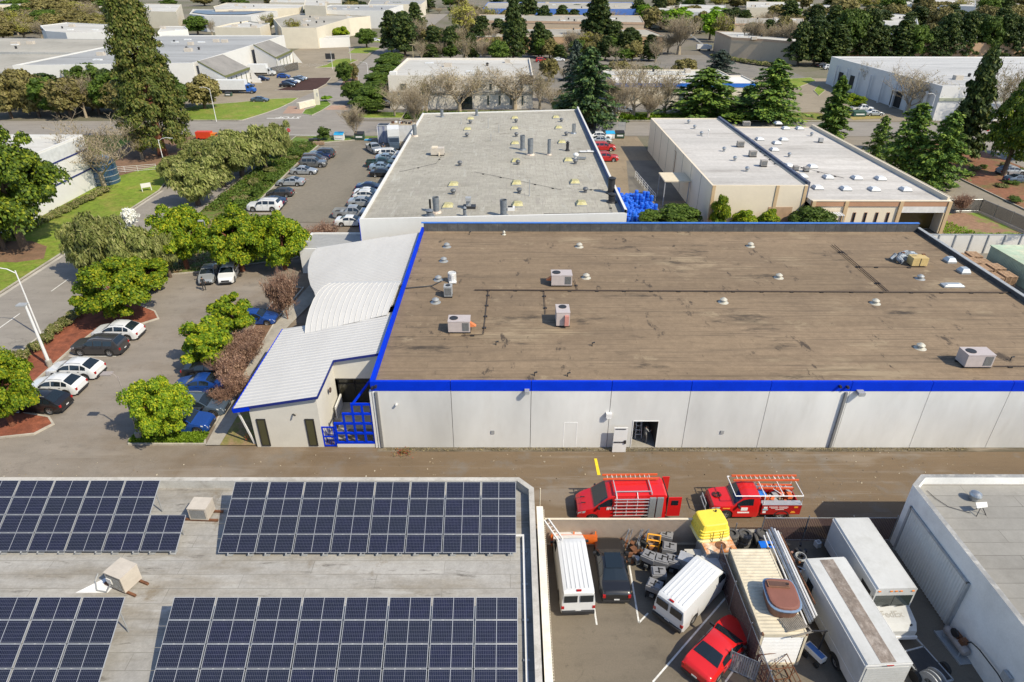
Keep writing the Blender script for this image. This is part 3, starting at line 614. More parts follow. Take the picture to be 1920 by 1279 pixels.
# loading canopy, ramp and rails on its left side
lc = thing('loading_canopy', 'flat cream canopy on thin posts over the loading door beside the cream building', 'canopy', (26.2, 103, 0))
mb = MB(); mb.box(23.9, 28.0, 100.5, 105.3, 3.75, 3.95); mb.build('canopy_roof', plain('cream_canopy', (.62,.54,.40), .6, 0, .1), lc)
for x, y in ((24.05,100.7),(24.05,105.1),(27.8,100.7)):
    mb = MB(); mb.box(x-.07,x+.07,y-.07,y+.07,0,3.75); mb.build('post', M_GREYP, lc)
rl = thing('ramp_railing', 'galvanised pipe railing along the shaded ramp beside the cream building', 'railing', (22.9, 108, 0))
mb = MB()
for i in range(9): mb.tube([(22.2+.12*i,116-i*1.7,0),(22.2+.12*i,116-i*1.7,1.25)], .04, 5)
mb.build('posts', M_WMET, rl); mb = MB()
for z in (.45,.85,1.25): mb.tube([(22.2,116,z),(23.16,102.4,z)], .035, 5)
mb.build('rails', M_WMET, rl)
dp = thing('wall_conduit', 'thin brown conduit running down the shaded left wall of the cream building', 'pipe', (28.0, 112, 0))
mb = MB(); mb.tube([(27.9,111.8,1.2),(27.9,111.8,5.6),(27.9,112.8,5.6)], .05, 6); mb.build('pipe', M_RUST, dp)
# ---- solar-roofed building, bottom left
SROOF = worn('grey_cap_sheet_roof', (.305,.295,.28), (.215,.195,.165), .46, .66, .35, (.35,1.6,1), .9, seams=(7.2, .93, .014), seamcol=(.14,.13,.115), fine=.11,
    extra=[((.13,.12,.11), .585, .68, .8, (.5,2.6,1)), ((.38,.37,.355), .6, .66, .5, (.3,2,1)), ((.20,.17,.13), .6, .68, .3, (1,1,1))])
so = thing('solar_roof_building', 'grey flat-roofed building under four large solar arrays', 'building', (-18, 18, 0)); SZ = 5.0
SP = [(-60,2),(1.45,2),(1.45,30.6),(.55,31.55),(-60,31.55)]
o_, i_ = inset(SP, .32); mb = MB()
for i in range(5):
    j = (i+1)%5; a, b, c, d = o_[i], o_[j], i_[j], i_[i]; h = SZ
    mb.quad((*a,0),(*b,0),(*b,h),(*a,h)); mb.quad((*a,h),(*b,h),(*c,h),(*d,h),1); mb.quad((*d,h),(*c,h),(*c,h-.75),(*d,h-.75),2)
mb.build('wall', [worn('dark_block_wall', (.16,.155,.15), (.1,.1,.1), .5, .7, .5), worn('pale_coping', (.45,.43,.40), (.3,.28,.25), .5, .7, 1), worn('pale_upstand', (.44,.44,.43), (.28,.26,.24), .5, .75, .7)], so)
SRZ = SZ-.62
mb = MB(); mb.poly([(*p, SRZ) for p in i_]); mb.build('roof', SROOF, so)
cy = thing('roof_conduit', 'white conduit run crossing the solar building roof and turning down its right edge', 'conduit', (.6, 24, SRZ))
for a, b, w in (((-.25,27.15),(.81,27.15),.12),((.75,27.09),(.8,8),.12),((-13.2,27.3),(-10.9,27.3),.1),((-14.6,20.0),(-9.8,20.35),.14)): mb = MB(); mb.beam((*a,SRZ+.12),(*b,SRZ+.12),w); mb.build('conduit', M_WMET, cy)
mb = MB()
for i in range(8): mb.cbox((.78,26-i*2.2,SRZ+.05),(.3,.12,.1))
mb.build('support_block', M_GREYP, cy)
# solar modules
def solarmat():
    m, nt, b = newmat('solar_cells'); tc = nd(nt, 'ShaderNodeTexCoord').outputs['Object']; sp = nd(nt, 'ShaderNodeSeparateXYZ'); lk(nt, tc, sp.inputs[0])
    def line(v, off, per, w):
        f = mth(nt, 'FRACT', mth(nt, 'DIVIDE', mth(nt, 'ADD', v, off), per)); return mth(nt, 'LESS_THAN', f, w/per)
    x, y = sp.outputs[0], sp.outputs[1]
    ln = mth(nt, 'MAXIMUM', line(x, 5.0, 1.96/24, .011), line(y, 5.0, .98/6, .012))
    mid = mth(nt, 'LESS_THAN', mth(nt, 'ABSOLUTE', x), .014)
    oi = nd(nt, 'ShaderNodeObjectInfo')
    base = mix(nt, ramp(nt, noise(nt, 2.2, 3, .6, tc), [(.35, 0.), (.65, 1.)]), (.005,.0055,.016), (.010,.010,.030))
    base = mix(nt, mth(nt, 'MULTIPLY', oi.outputs['Random'], .6), base, (.010,.012,.018))
    c = mix(nt, mth(nt, 'MULTIPLY', ln, .32), base, (.22,.23,.28)); c = mix(nt, mid, c, (.3,.31,.34))
    lk(nt, c, b.inputs['Base Color']); b.inputs['Roughness'].default_value = .16; b.inputs['Coat Weight'].default_value = .6; b.inputs['Coat Roughness'].default_value = .05
    return m
M_CELL = solarmat(); M_FRAME = plain('module_frame', (.46,.47,.49), .4, .4, .05)
mb = MB(); mb.box(-.98,.98,-.49,.49,-.03,.006); me_cell = mb.mesh('solar_cells', M_CELL)
mb = MB()
for a in ((-1.0,1.0,-.505,-.485),(-1.0,1.0,.485,.505),(-1.0,-.978,-.485,.485),(.978,1.0,-.485,.485)): mb.box(*a,-.04,.016)
me_frame = mb.mesh('module_frame', M_FRAME)
def array(label, right, top, bot_px, rows, colsf, TW=2.07, tilt=27):
    """right/top: pixel of the array's right front bottom corner; rows counted from the front"""
    base = G(*bot_px, SRZ+.35); ti = math.radians(tilt)
    t = thing('solar_array', label, 'solar array', (base.x, base.y, base.z), group='solar arrays on the grey roof')
    k = 0
    for r_ in range(rows):
        c0, c1 = colsf(r_)
        for c_ in range(c0, c1):
            x = -(c_+.5)*TW; y = (r_+.5)*1.035
            p = bpy.data.objects.new('solar_module', me_frame); C.objects.link(p); p.parent = t
            p.location = (x, y*math.cos(ti), y*math.sin(ti)); p.rotation_euler = (ti, 0, 0)
            q = bpy.data.objects.new('cells', me_cell); C.objects.link(q); q.parent = p
    n = colsf(0)[1]; mb = MB(); ct, st_ = math.cos(ti), math.sin(ti)
    full_ = rows
    for c_ in range(colsf(0)[0], n):
        rows = full_ if c_ >= colsf(full_-1)[0] else 2
        for dx in (.35, 1.5):
            x = -c_*TW-dx; mb.beam((x, -.06, -.08), (x, rows*1.035*ct, rows*1.035*st_-.08), .05, .06)
            mb.beam((x, .25, -.33), (x, .25, .06), .05); mb.beam((x, rows*1.035*ct-.3, -.33), (x, rows*1.035*ct-.3, rows*1.035*st_-.2), .05)
            mb.cbox((x, .25, -.31), (.35, .35, .06))
    mb.build('racking', M_GREYP, t, loc=(0,0,0)); return t
array('upper right solar array of four rows reaching the building edge', 0, 0, (969,1037), 4, lambda r: (0, 8))
array('upper left solar array with its two back rows one module shorter', 0, 0, (331,1034), 4, lambda r: (0, 8) if r < 2 else (1, 8))
array('lower right solar array, the largest and nearest to the building edge', 0, 0, (973,1302), 4, lambda r: (0, 8))
array('lower left solar array cut by the left frame edge', 0, 0, (180,1302), 4, lambda r: (0, 6))
def acbox(label, px, z, w, d, h, rz=0, m=M_TAN, base=True, fans=0, grille=True, group=None, name='rooftop_unit', loc=None, skids=True):
    p = loc or G(*px, z); t = thing(name, label, 'air conditioner', (p.x, p.y, z), rz, group)
    mb = MB(); b0 = .18 if base else .02; mb.cbox((0,0,b0+h/2),(w,d,h)); mb.cbox((0,0,b0+h),(w+.04,d+.04,.05)); mb.build('casing', m, t, loc=(0,0,0))
    if skids:
        mb = MB()
        for y in (-d*.38, d*.38): mb.cbox((0,y,.08),(w*1.9 if base == 2 else w*1.05,.12,.12))
        mb.build('skid', M_RUST if base == 2 else M_DARK, t, loc=(0,0,0))
    if grille:
        mb = MB(); gw = w*.8 if grille == 1 else w*.3; gx_ = 0 if grille == 1 else w*.3
        mb.cbox((gx_,-d/2-.01,b0+h*.5),(gw,.02,h*.75))
        for i in range(9): mb.cbox((gx_,-d/2-.028,b0+h*.17+i*h*.083),(gw,.016,.02),1)
        mb.build('grille', [M_DARK, M_GREYP], t, loc=(0,0,0))
    for i in range(fans):
        fx = (-w*.25 if fans == 1 and w > d else 0) if fans == 1 else (-w*.25+i*w*.5); fy = d*.18 if d > w else 0; r = min(w, d)*.3
        mb = MB(); mb.lathe([(r*.86,0),(r,0),(r,.05),(r*.86,.05)], 18, 0, (fx,fy,b0+h+.02)); mb.lathe([(r*.85,0),(.02,.001)], 18, 1, (fx,fy,b0+h+.04)); mb.build('fan_ring', [M_DARK, M_BLACK], t, loc=(0,0,0))
        mb = MB()
        for k in range(4):
            a = k*math.pi/2+.4; mb.add([(fx+.05*math.cos(a),fy+.05*math.sin(a),b0+h+.045),(fx+r*.8*math.cos(a),fy+r*.8*math.sin(a),b0+h+.045),(fx+r*.8*math.cos(a+.7),fy+r*.8*math.sin(a+.7),b0+h+.06),(fx+.05*math.cos(a+.7),fy+.05*math.sin(a+.7),b0+h+.06)], [(0,1,2,3)])
        mb.build('fan_blades', M_GREYP, t, loc=(0,0,0))
    return t
t = acbox('tan boxy air conditioner on rust skids between the upper and lower solar arrays', (238,1096), SRZ, 1.15, 1.05, 1.05, math.radians(-22), M_TAN, 2, 0, 1)
mb = MB(); mb.cbox((-.3,-.56,.75),(.34,.08,.34)); mb.build('meter_box', M_WMET, t, loc=(0,0,0))
mb = MB(); mb.tube([(-.3,-.6,.5),(-.5,-.8,.1),(-1.1,-.9,.06),(-1.7,-.5,.05),(-1.75,-.2,.3)], .04, 6); mb.build('hose', M_GREYP, t, loc=(0,0,0))
acbox('tan boxy air conditioner between the two upper solar arrays', (382,968), SRZ, 1.1, .95, .85, math.radians(-3), M_TAN, 2, 0, 1)
mb = MB(); p = G(185,1100,SRZ); mb.poly([(p.x-1,p.y-.4,SRZ+.015),(p.x+.7,p.y-.4,SRZ+.015),(p.x+1.0,p.y+.6,SRZ+.015),(p.x+.1,p.y+.6,SRZ+.015)]); tag(mb.build('roof_patch', plain('white_membrane', (.72,.72,.72), .6)), 'white membrane patch under the tan unit hose on the solar roof', 'roof patch')
# side ledge + rail of solar building (white cap wall)
cw = thing('capped_side_wall', 'low white capped wall running beside the solar building to the yard gate', 'wall', (1.9, 20, 0))
mb = MB(); mb.box(1.78, 2.0, 5, 31.6, 0, 2.3); mb.build('wall', M_BEIGEW, cw)
mb = MB(); mb.box(1.7, 2.12, 5, 31.7, 2.3, 2.4); mb.build('cap', plain('ivory_cap', (.74,.70,.62), .6), cw)
mb = MB(); mb.ribbed((2.14,5),(2.14,31.6),1.2,2.28,160,.06); mb.build('corrugated_strip', plain('ivory_corrugated', (.62,.56,.47), .6), cw)
mb = MB(); mb.tube([(1.95,32.3,.0),(1.95,32.3,3.4)], .04, 6); tag(mb.build('thin_pole', M_BEIGEW), 'thin pale pole standing at the alley end of the capped wall', 'pole')
# ---- grey building, bottom right
gr = thing('grey_side_building', 'pale grey block building with parapet and ribbed steel door at the right edge', 'building', (34, 22, 0)); QZ = 4.95
QP = [(25.3,3),(52,3),(52,31.9),(26.1,31.9),(25.05,30.95)]
GWALL = worn('pale_grey_stucco', (.72,.715,.70), (.64,.63,.62), .5, .75, .5, fine=.05)
QROOF = worn('pale_rolled_roof', (.27,.26,.24), (.21,.20,.18), .52, .75, .3, (1,1,1), .9, seams=(5.5, .95, .02), seamcol=(.12,.11,.10), fine=.06)
shell(gr, QP, QZ, .55, GWALL, QROOF, .3, worn('grey_coping', (.28,.28,.28), (.45,.44,.42), .5, .65, 1.5), name='wall')
mb = MB(); mb.ribbed((25.06,24.6),(25.02,30.2),.1,3.6,26,-.06); mb.build('roller_door', plain('grey_ribbed_steel', (.62,.62,.61), .5, .1, .05), gr)
mb = MB()
for y in (24.45,30.3): mb.box(24.95,25.2,y-.08,y+.08,0,3.75)
mb.box(24.95,25.2,24.45,30.3,3.62,3.75); mb.build('door_frame', M_GREYP, gr)
mb = MB(); mb.cbox((25.1,18.9,4.0),(.35,.9,.5)); mb.build('wall_light', M_DARK, gr)
mb = MB(); mb.cbox((25.0,20.2,1.9),(.18,.5,.5)); mb.build('socket_box', M_GREYP, gr)
mb = MB(); mb.tube([(24.95,23.2,.3),(24.9,22.6,1.3),(24.9,22.0,1.5),(24.92,20.6,1.6),(24.92,19.2,1.4),(24.95,18.6,1.9),(25,17.6,2.2)], .035, 6); mb.build('cable', M_BLACK, gr)
mb = MB(); 
for y in (15.6,17.4): mb.box(25.0,25.24,y-.05,y+.05,0,2.1)
mb.box(25.0,25.24,15.6,17.4,2.1,2.2); mb.build('side_door_frame', M_DARK, gr); mb = MB(); mb.box(25.1,25.22,15.66,17.34,.05,2.08); mb.build('side_door', M_WMET, gr)
# ---- roof details on the grey side building
def turbine(label, px, z, r=.28, h=.5, group=None, m=None, loc=None):
    p = loc or G(*px, z); t = thing('turbine_vent', label, 'roof vent', (p.x, p.y, z), 0, group)
    mb = MB(); mb.lathe([(r*.75,0),(r*.7,h*.5)], 14); mb.build('neck', m or M_GMET, t, loc=(0,0,0))
    mb = MB(); mb.lathe([(r*.7,h*.5),(r*1.05,h*.62),(r*1.15,h*.85),(r*.95,h*1.1),(r*.4,h*1.25),(.01,h*1.28)], 16); mb.build('turbine_head', m or M_GMET, t, smooth=False, loc=(0,0,0))
    return t
def flatvent(label, px, z, r=.5, group=None, m=None, key=None):
    p = G(*px, z); t = thing('mushroom_vent', label, 'roof vent', (p.x, p.y, z), 0, group)
    mb = MB(); mb.lathe([(r*1.15,0),(r*.5,.12),(r*.45,.3)], 18); mb.build('flashing', m or plain('aged_aluminium', (.38,.39,.39), .45, .5, .1), t, smooth=True, loc=(0,0,0))
    mb = MB(); mb.lathe([(r*.8,.26),(r*.8,.32),(r*.35,.46),(.02,.5)], 18); mb.build('cap', m or plain('aged_aluminium', (.55,.56,.56)), t, smooth=True, loc=(0,0,0))
    return t
turbine('blue-grey ball vent near the parapet of the grey side building', (1826,936), QZ-.5, .32, .45)
dsh = thing('satellite_dish', 'small white flat dish on black legs on the grey side building roof', 'satellite dish', tuple(G(1836,964,QZ-.55)))
mb = MB(); mb.add([(-.35,-.05,.55),(.35,.05,.55),(.4,.3,.7),(-.3,.25,.7),(-.35,-.05,.5),(.35,.05,.5),(.4,.3,.65),(-.3,.25,.65)], [(0,1,2,3),(7,6,5,4),(0,4,5,1),(1,5,6,2),(2,6,7,3),(3,7,4,0)]); mb.build('panel', WHITE, dsh, loc=(0,0,0))
mb = MB(); [mb.beam((0,.1,.6), q, .04) for q in ((-.3,-.2,0),(.35,-.1,0),(.05,.4,0))]; mb.build('legs', M_DARK, dsh, loc=(0,0,0))
mb = MB(); mb.tube([G(1738,920,QZ-.5),G(1755,935,QZ-.5),G(1778,950,QZ-.5),G(1820,962,QZ-.5)], .02, 4); tag(mb.build('roof_cable', M_DARK), 'thin black cable lying between the dish and the corner of the grey side roof', 'cable')
# ================================================================ rooftop gear on the brown roof
g1 = 'mushroom vents on the brown roof'
for i, (x, y, lb) in enumerate(((838,463,'rearmost silver vent in the left column of the brown roof'), (832,490,'silver vent just in front of the rearmost one, left column of the brown roof'), (822,525,'silver vent beside the round condenser on the brown roof'), (817,567,'silver vent in front of the square condenser on the brown roof'),
        (1086,463,'lone silver vent near the rear parapet right of centre, brown roof'), (1407,462,'silver vent far right along the rear of the brown roof'), (1099,521,'bright rusty vent right of the rear packaged unit'), (1460,521,'bright vent left of the long diagonal conduit pair'), (1356,567,'yellow-stained bright vent just in front of the long pipe, left one'),
        (1641,569,'yellow-stained bright vent just in front of the long pipe, right one'), (1725,653,'bright vent left of the front right packaged unit'), (1725,523,'silver cowl vent below the tangle of ducts'), (945,440,'small bright vent stub near the rear parapet of the brown roof'))):
    flatvent(lb, (x, y), RZ, .42 if i != 12 else .22, g1, None if i < 4 or i == 11 else plain('bright_vent_metal', (.46,.44,.38), .5, .2, .25, 6))
PU = plain('pinkish_beige_casing', (.46,.405,.395), .5, .1, .08, 1.5)
def pack(label, px, w, d, h, rz, hood):
    t = acbox(label, px, RZ, w, d, h, rz, PU, True, 1, 2 if d < w else 0, 'packaged units on the brown roof', 'packaged_unit')
    mb = MB(); s = hood; mb.add([(s*w/2,-.3,.9),(s*w/2,.1,.9),(s*(w/2+.5),.1,.55),(s*(w/2+.5),-.3,.55),(s*w/2,-.3,.5),(s*w/2,.1,.5)], [(0,1,2,3),(0,3,4),(1,5,2),(4,3,2,5)]); mb.build('intake_hood', plain('rusty_orange_hood', (.55,.17,.06), .7, 0, .3), t, loc=(0,0,0))
    return t
pack('pinkish packaged unit at the rear with a rusty hood on its left', (1052,533), 2.0, 1.35, 1.05, 0, -1)
pack('pinkish packaged unit at the front left with an orange hood on its right', (862,620), 1.85, 1.2, 1.0, 0, 1)
pack('pinkish packaged unit near the right end of the brown roof front edge', (1823,684), 2.1, 1.25, 1.05, 0, .01)
t = acbox('tall pinkish packaged unit turned end-on in the middle of the brown roof', (1054,606), RZ, 1.15, 1.6, 1.25, 0, PU, True, 1, 0, 'packaged units on the brown roof', 'packaged_unit')
mb = MB(); mb.cbox((.3,-.95,.75),(.35,.3,.9)); mb.build('intake_hood', plain('faded_red_hood', (.45,.2,.17), .7), t, loc=(0,0,0))
t = acbox('square grey condenser with slatted sides on the brown roof', (841,556), RZ, .75, .75, .95, 0, M_GREYP, True, 1, 1, name='condenser')
rc = thing('condenser', 'round white condenser with exposed coil on the brown roof', 'air conditioner', tuple(G(848,528,RZ)))
mb = MB(); mb.lathe([(.42,.05),(.42,.95),(.36,1.0),(.3,.96)], 20); mb.build('casing', plain('white_coil', (.55,.55,.54), .5, .2, .3, 8), rc, loc=(0,0,0))
mb = MB(); mb.lathe([(.3,.93),(.02,.94)], 18); mb.build('fan', M_DARK, rc, loc=(0,0,0)); mb = MB(); mb.cbox((.1,-.45,.15),(.7,.4,.1)); mb.cbox((.1,-.42,.5),(.25,.1,.7)); mb.build('service_valves', M_WMET, rc, loc=(0,0,0))
# tangled cooler with ochre cabinet
oc = thing('ochre_cooler', 'ochre rooftop cabinet with a tangle of torn insulated ducts behind it', 'air conditioner', tuple(G(1715,497,RZ)))
mb = MB(); mb.cbox((.15,0,.55),(1.6,1.1,.85)); mb.build('cabinet', plain('ochre_casing', (.50,.37,.16), .6, 0, .12), oc, loc=(0,0,0))
mb = MB(); mb.cbox((.15,-.56,.55),(.06,.03,.8)); mb.cbox((-.3,.1,.99),(.5,.08,.02)); mb.build('slots', M_DARK, oc, loc=(0,0,0))
mb = MB(); mb.tube([(-.5,.9,.3),(-1.1,1.0,.6),(-1.5,.6,.5),(-1.3,.1,.25)], [.3,.36,.3,.22], 9); mb.tube([(-1.2,1.2,.6),(-.4,1.4,.75),(.3,1.2,.7),(.9,1.0,.5)], [.28,.34,.3,.15], 9); mb.tube([(-1.5,1.3,.7),(-2.0,1.1,.2)], .2, 8); mb.build('ducts', worn('torn_foil_duct', (.33,.37,.42), (.05,.06,.08), .45, .6, 2.5, bmp=.6), oc, loc=(0,0,0))
mb = MB(); mb.cbox((.9,.5,.9),(.3,.25,.3)); mb.cbox((-.9,1.1,.95),(.3,.2,.1)); mb.build('rusty_motor', M_RUST, oc, loc=(0,0,0))
M_SKY = worn('bright_dome', (.62,.63,.64), (.5,.5,.5), .5, .7, 2, rough=.35, bmp=0)
def skylight(label, px, z, w, d, h, m, group, hood=False, rz=0, loc=None):
    p = loc or G(*px, z); t = thing('skylight', label, 'skylight', (p.x, p.y, z), rz, group)
    mb = MB(); mb.cbox((0,0,.09),(w,d,.18)); mb.build('curb', M_GREYP, t, loc=(0,0,0))
    mb = MB(); a, b = w/2, d/2; k = .62
    mb.add([(-a,-b,.18),(a,-b,.18),(a,b,.18),(-a,b,.18),(-a*k,-b*k,.18+h),(a*k,-b*k,.18+h),(a*k,b*k,.18+h),(-a*k,b*k,.18+h)], [(4,5,6,7),(0,1,5,4),(1,2,6,5),(2,3,7,6),(3,0,4,7)]); mb.build('dome', m, t, loc=(0,0,0)); return t
for x, y, w, d, h, lb in ((1780,491,.95,1.0,.35,'boxy silver hood nearest the ochre cabinet'), (1806,511,.95,1.0,.35,'boxy silver hood nearer the right roof edge'), (1785,537,2.0,.8,.12,'low flat silver hatch in front of the silver hoods')):
    skylight(lb, (x, y), RZ, w, d, h, plain('silver_hood', (.45,.48,.50), .4, .4, .08), 'silver roof hoods on the brown roof')
# pipes on the brown roof
M_PIPE = plain('brown_gas_pipe', (.055,.035,.025), .7)
def roofpipe(name, label, pts, z, r, m, every=3.0, blocks=True):
    p = [G(a, b, z) for a, b in pts]; c = p[0]; t = thing(name, label, 'pipe', tuple(c)); mb = MB()
    mb.tube([q+Vector((0,0,.12)) for q in p], r, 6); mb.build('pipe', m, t)
    if blocks:
        mb = MB()
        for a, b in zip(p, p[1:]):
            n = max(1, int((b-a).length/every))
            for i in range(n): q = a+(b-a)*((i+.5)/n); mb.cbox((q.x, q.y, z+.05), (.3,.22,.1))
        mb.build('support_block', M_DARK, t)
roofpipe('gas_pipe', 'long brown pipe crossing the whole brown roof from left to right', [(890,545.5),(1400,548),(1905,550.5)], RZ, .055, M_PIPE, 2.6)
for a, b, lb in (((916,546),(907,627),'thin branch pipe leading down to the front left packaged unit'), ((1020,546),(1023,590),'thin branch pipe leading to the end-on packaged unit'), ((1077,527),(1083,546),'short branch pipe behind the long pipe near the rear packaged unit'), ((907,629),(865,631),'short pipe stub running along the front of the left packaged unit')):
    roofpipe('branch_pipe', lb, [a, b], RZ, .03, M_PIPE, 1.8)
for dx, lb in ((0,'left conduit of the diagonal pair on the brown roof'), (5,'right conduit of the diagonal pair on the brown roof')): roofpipe('conduit', lb, [(1559+dx,461),(1663+dx*.7,549)], RZ, .035, M_PIPE, 4)
roofpipe('conduit', 'thin conduit running right from the diagonal pair towards the ochre cabinet', [(1612,502),(1735,503)], RZ, .03, M_PIPE, 2.5)
roofpipe('refrigerant_line', 'black refrigerant line snaking from the parapet to the condensers', [(752,543),(800,539),(812,537),(828,529)], RZ, .05, M_DARK, 30, False)
roofpipe('refrigerant_line', 'short black refrigerant line looping to the square condenser', [(808,539),(820,546),(832,550)], RZ, .04, M_DARK, 30, False)
roofpipe('gas_pipe', 'thin brown pipe running off to the right from the front right packaged unit', [(1862,689),(1925,689)], RZ, .04, M_PIPE, 2.5)
roofpipe('gas_pipe', 'brown pipe at the far right end of the long roof pipe', [(1905,551),(1935,565)], RZ, .04, M_PIPE, 2.5)
for x, y in ((1002,705),(1064,706),(930,647),(1110,649),(1894,676),(880,440)):
    p = G(x, y, RZ); t = thing('pipe_stub', {1002:'small bent black stub near the front parapet, left one',1064:'small bent black stub near the front parapet, right one',930:'small stub vent right of the front left packaged unit',1110:'small stub vent right of the end-on packaged unit',1894:'small stub right of the front right packaged unit',880:'small stub near the rear left corner of the brown roof'}[x], 'pipe', tuple(p))
    mb = MB(); mb.tube([(0,0,0),(0,0,.3),(.22,0,.36)], .06, 6); mb.build('pipe', M_DARK, t, loc=(0,0,0))
# ================================================================ gear on the grey roof (zoomed-photo coordinates -> pixels)
Z3 = lambda x, y: (750+x*.26042, 180+y*.26042)
YDOME = worn('yellowed_dome', (.40,.36,.17), (.48,.45,.28), .45, .65, 1.5, rough=.4, bmp=0)
rows = ['rearmost','second','third','fourth','fifth','front']
for col, pts in (('left',((508,170),(486,245),(385,645),(345,800))), ('centre',((826,165),(825,240),(828,348),(834,475),(838,636),(846,790))), ('right',((1122,160),(1142,235),(1165,340),(1210,470),(1258,628),(1305,782)))):
    for i, q in enumerate(pts):
        rn = rows[i] if len(pts) == 6 else rows[[0,1,4,5][i]]
        skylight('%s yellowed skylight in the %s row of the pale grey roof' % (rn, col), Z3(*q), GZ, 1.35, 1.55, .32, YDOME, 'yellowed skylights on the grey roof')
for q, lb in (((507,200),'ball vent by the rear left skylight'), ((482,296),'ball vent below the second left skylight'), ((432,502),'ball vent alone in the left half of the roof'), ((384,708),'ball vent between the two front left skylights'), ((836,192),'ball vent by the rear centre skylight'), ((838,293),'ball vent just left of the tall stacks'),
        ((849,495),'ball vent overlapping the fourth centre skylight'), ((858,700),'ball vent beside the thin tall pole'), ((1162,187),'ball vent by the rear right skylight'), ((1197,288),'ball vent below the second right skylight'), ((1262,490),'ball vent by the fourth right skylight'), ((1334,695),'dark ball vent near the front right corner')):
    turbine(lb, Z3(*q), GZ, .33, .62, 'ball vents on the grey roof', plain('dull_vent_metal', (.16,.165,.175), .45, .5, .2, 4))
def stack(label, q, r, h, m=None, base=False, cap=0, z=GZ, group='exhaust stacks on the grey roof'):
    p = G(*Z3(*q), z); t = thing('exhaust_stack', label, 'exhaust stack', (p.x, p.y, z), 0, group); m = m or plain('weathered_stack_metal', (.20,.22,.245), .5, .45, .2, 3)
    mb = MB(); mb.lathe([(r,0),(r,h*.62),(r*1.08,h*.63),(r*1.08,h),(r*.95,h),(r*.95,h-.15)], 18); mb.build('pipe', m, t, smooth=True, loc=(0,0,0))
    mb = MB(); mb.lathe([(r*.94,h-.14),(.01,h-.13)], 16); mb.build('bore', M_BLACK, t, loc=(0,0,0))
    mb = MB(); mb.lathe([(r*1.7,0),(r*1.5,.18),(r,.22)], 16); mb.build('flashing', m if not base else plain('rust_white_flashing', (.5,.42,.35), .7, 0, .4, 3), t, loc=(0,0,0))
    if cap: mb = MB(); mb.lathe([(r*1.3,h+.12),(r*1.3,h+.2),(.02,h+.42)], 16); mb.build('cap', m, t, loc=(0,0,0))
    return t
stack('grey stack at the rear left edge of the grey roof', (303,152), .3, 1.5); stack('shorter grey stack right of it on the rear edge', (552,142), .26, 1.25)
stack('grey stack with elbow duct on the left edge above the white trailer', (108,290), .36, 2.0, base=True)
stack('left one of the two tall stacks side by side', (882,388), .38, 2.4); stack('right one of the two tall stacks, with a rusty base', (938,425), .42, 2.6, base=True)
stack('slim tall stack with a collar at its foot', (1072,425), .26, 2.5, base=True)
stack('pale stack near the right parapet', (1250,270), .34, 1.7, M_GMET)
stack('dark twin-headed stack with a short duct', (1205,395), .24, 1.2, M_DARK, cap=1)
stack('big steel stack at the front left with a ringed base', (262,840), .38, 2.0, base=True); stack('thin dark stack left of the big steel one', (219,828), .12, 1.5, M_DARK)
stack('squat capped vent at the very front left', (215,868), .38, .6, base=False, cap=1); stack('small hooded vent near the front edge', (467,868), .2, .9, cap=1)
stack('wide stack at the front edge, centre', (745,866), .4, 2.1)
stack('large dark capped fan at the right parapet corner', (1518,700), .45, 1.9, M_DARK, cap=1); stack('second dark fan beside the capped one, nearer', (1522,765), .42, .9, M_DARK, cap=1)
for q, h, lb in (((636,230),1.9,'thin pole at the rear of the grey roof'), ((712,262),1.4,'thin bent pole right of the rear one'), ((655,320),1.2,'short thin pole in front of the bent pole'), ((932,720),2.2,'thin tall pole in the front half of the grey roof'), ((441,200),1.1,'thin antenna near the rear left skylight')):
    p = G(*Z3(*q), GZ); t = thing('thin_pole', lb, 'pole', (p.x, p.y, GZ)); mb = MB(); mb.tube([(0,0,0),(0,0,h)], .06, 6); mb.build('pole', M_GREYP, t, loc=(0,0,0)); mb = MB(); mb.lathe([(.13,0),(.1,.08)], 8); mb.build('foot', M_GREYP, t, loc=(0,0,0))
t = acbox('tan rooftop unit with a blue-black shadowed side on the left of the grey roof', Z3(272,425), GZ, 2.1, 1.3, 1.0, 0, M_TAN, True, 0, 0)
mb = MB(); mb.cbox((-.45,0,1.25),(.9,1.1,.2)); mb.cbox((.3,-.8,.3),(.15,.3,.5)); mb.cbox((.7,1.0,.4),(.5,.4,.5)); mb.build('ducting', M_BEIGEW, t, loc=(0,0,0))
t = thing('box_fan', 'grey elbow-shaped box fan on a dark curb near the grey roof front', 'roof fan', tuple(G(*Z3(500,805), GZ)))
mb = MB(); mb.cbox((0,0,.15),(1.6,1.1,.3)); mb.build('curb', M_DARK, t, loc=(0,0,0)); mb = MB(); mb.cbox((-.1,0,.7),(.6,.6,.8)); mb.cbox((-.1,-.25,1.25),(.7,.8,.4)); mb.build('elbow', M_GREYP, t, loc=(0,0,0))
t = thing('roof_hatch', 'white hatch frame beside the wide front stack', 'roof hatch', tuple(G(*Z3(800,820), GZ))); mb = MB(); mb.cbox((0,0,.2),(.9,.9,.4)); mb.build('curb', M_WMET, t, loc=(0,0,0)); mb = MB(); mb.cbox((-.1,0,.42),(.6,.6,.05)); mb.build('opening', M_BLACK, t, loc=(0,0,0))
t = thing('exhaust_fan', 'white exhaust fan with side duct by the fourth right skylight', 'roof fan', tuple(G(*Z3(1265,455), GZ))); mb = MB(); mb.lathe([(.3,0),(.3,.5),(.45,.6),(.45,.8),(.2,1.0)], 12); mb.build('fan', M_WMET, t, loc=(0,0,0)); mb = MB(); mb.beam((.2,-.3,.3),(1.6,-.3,.25),.3,.25); mb.build('duct', M_GMET, t, loc=(0,0,0))
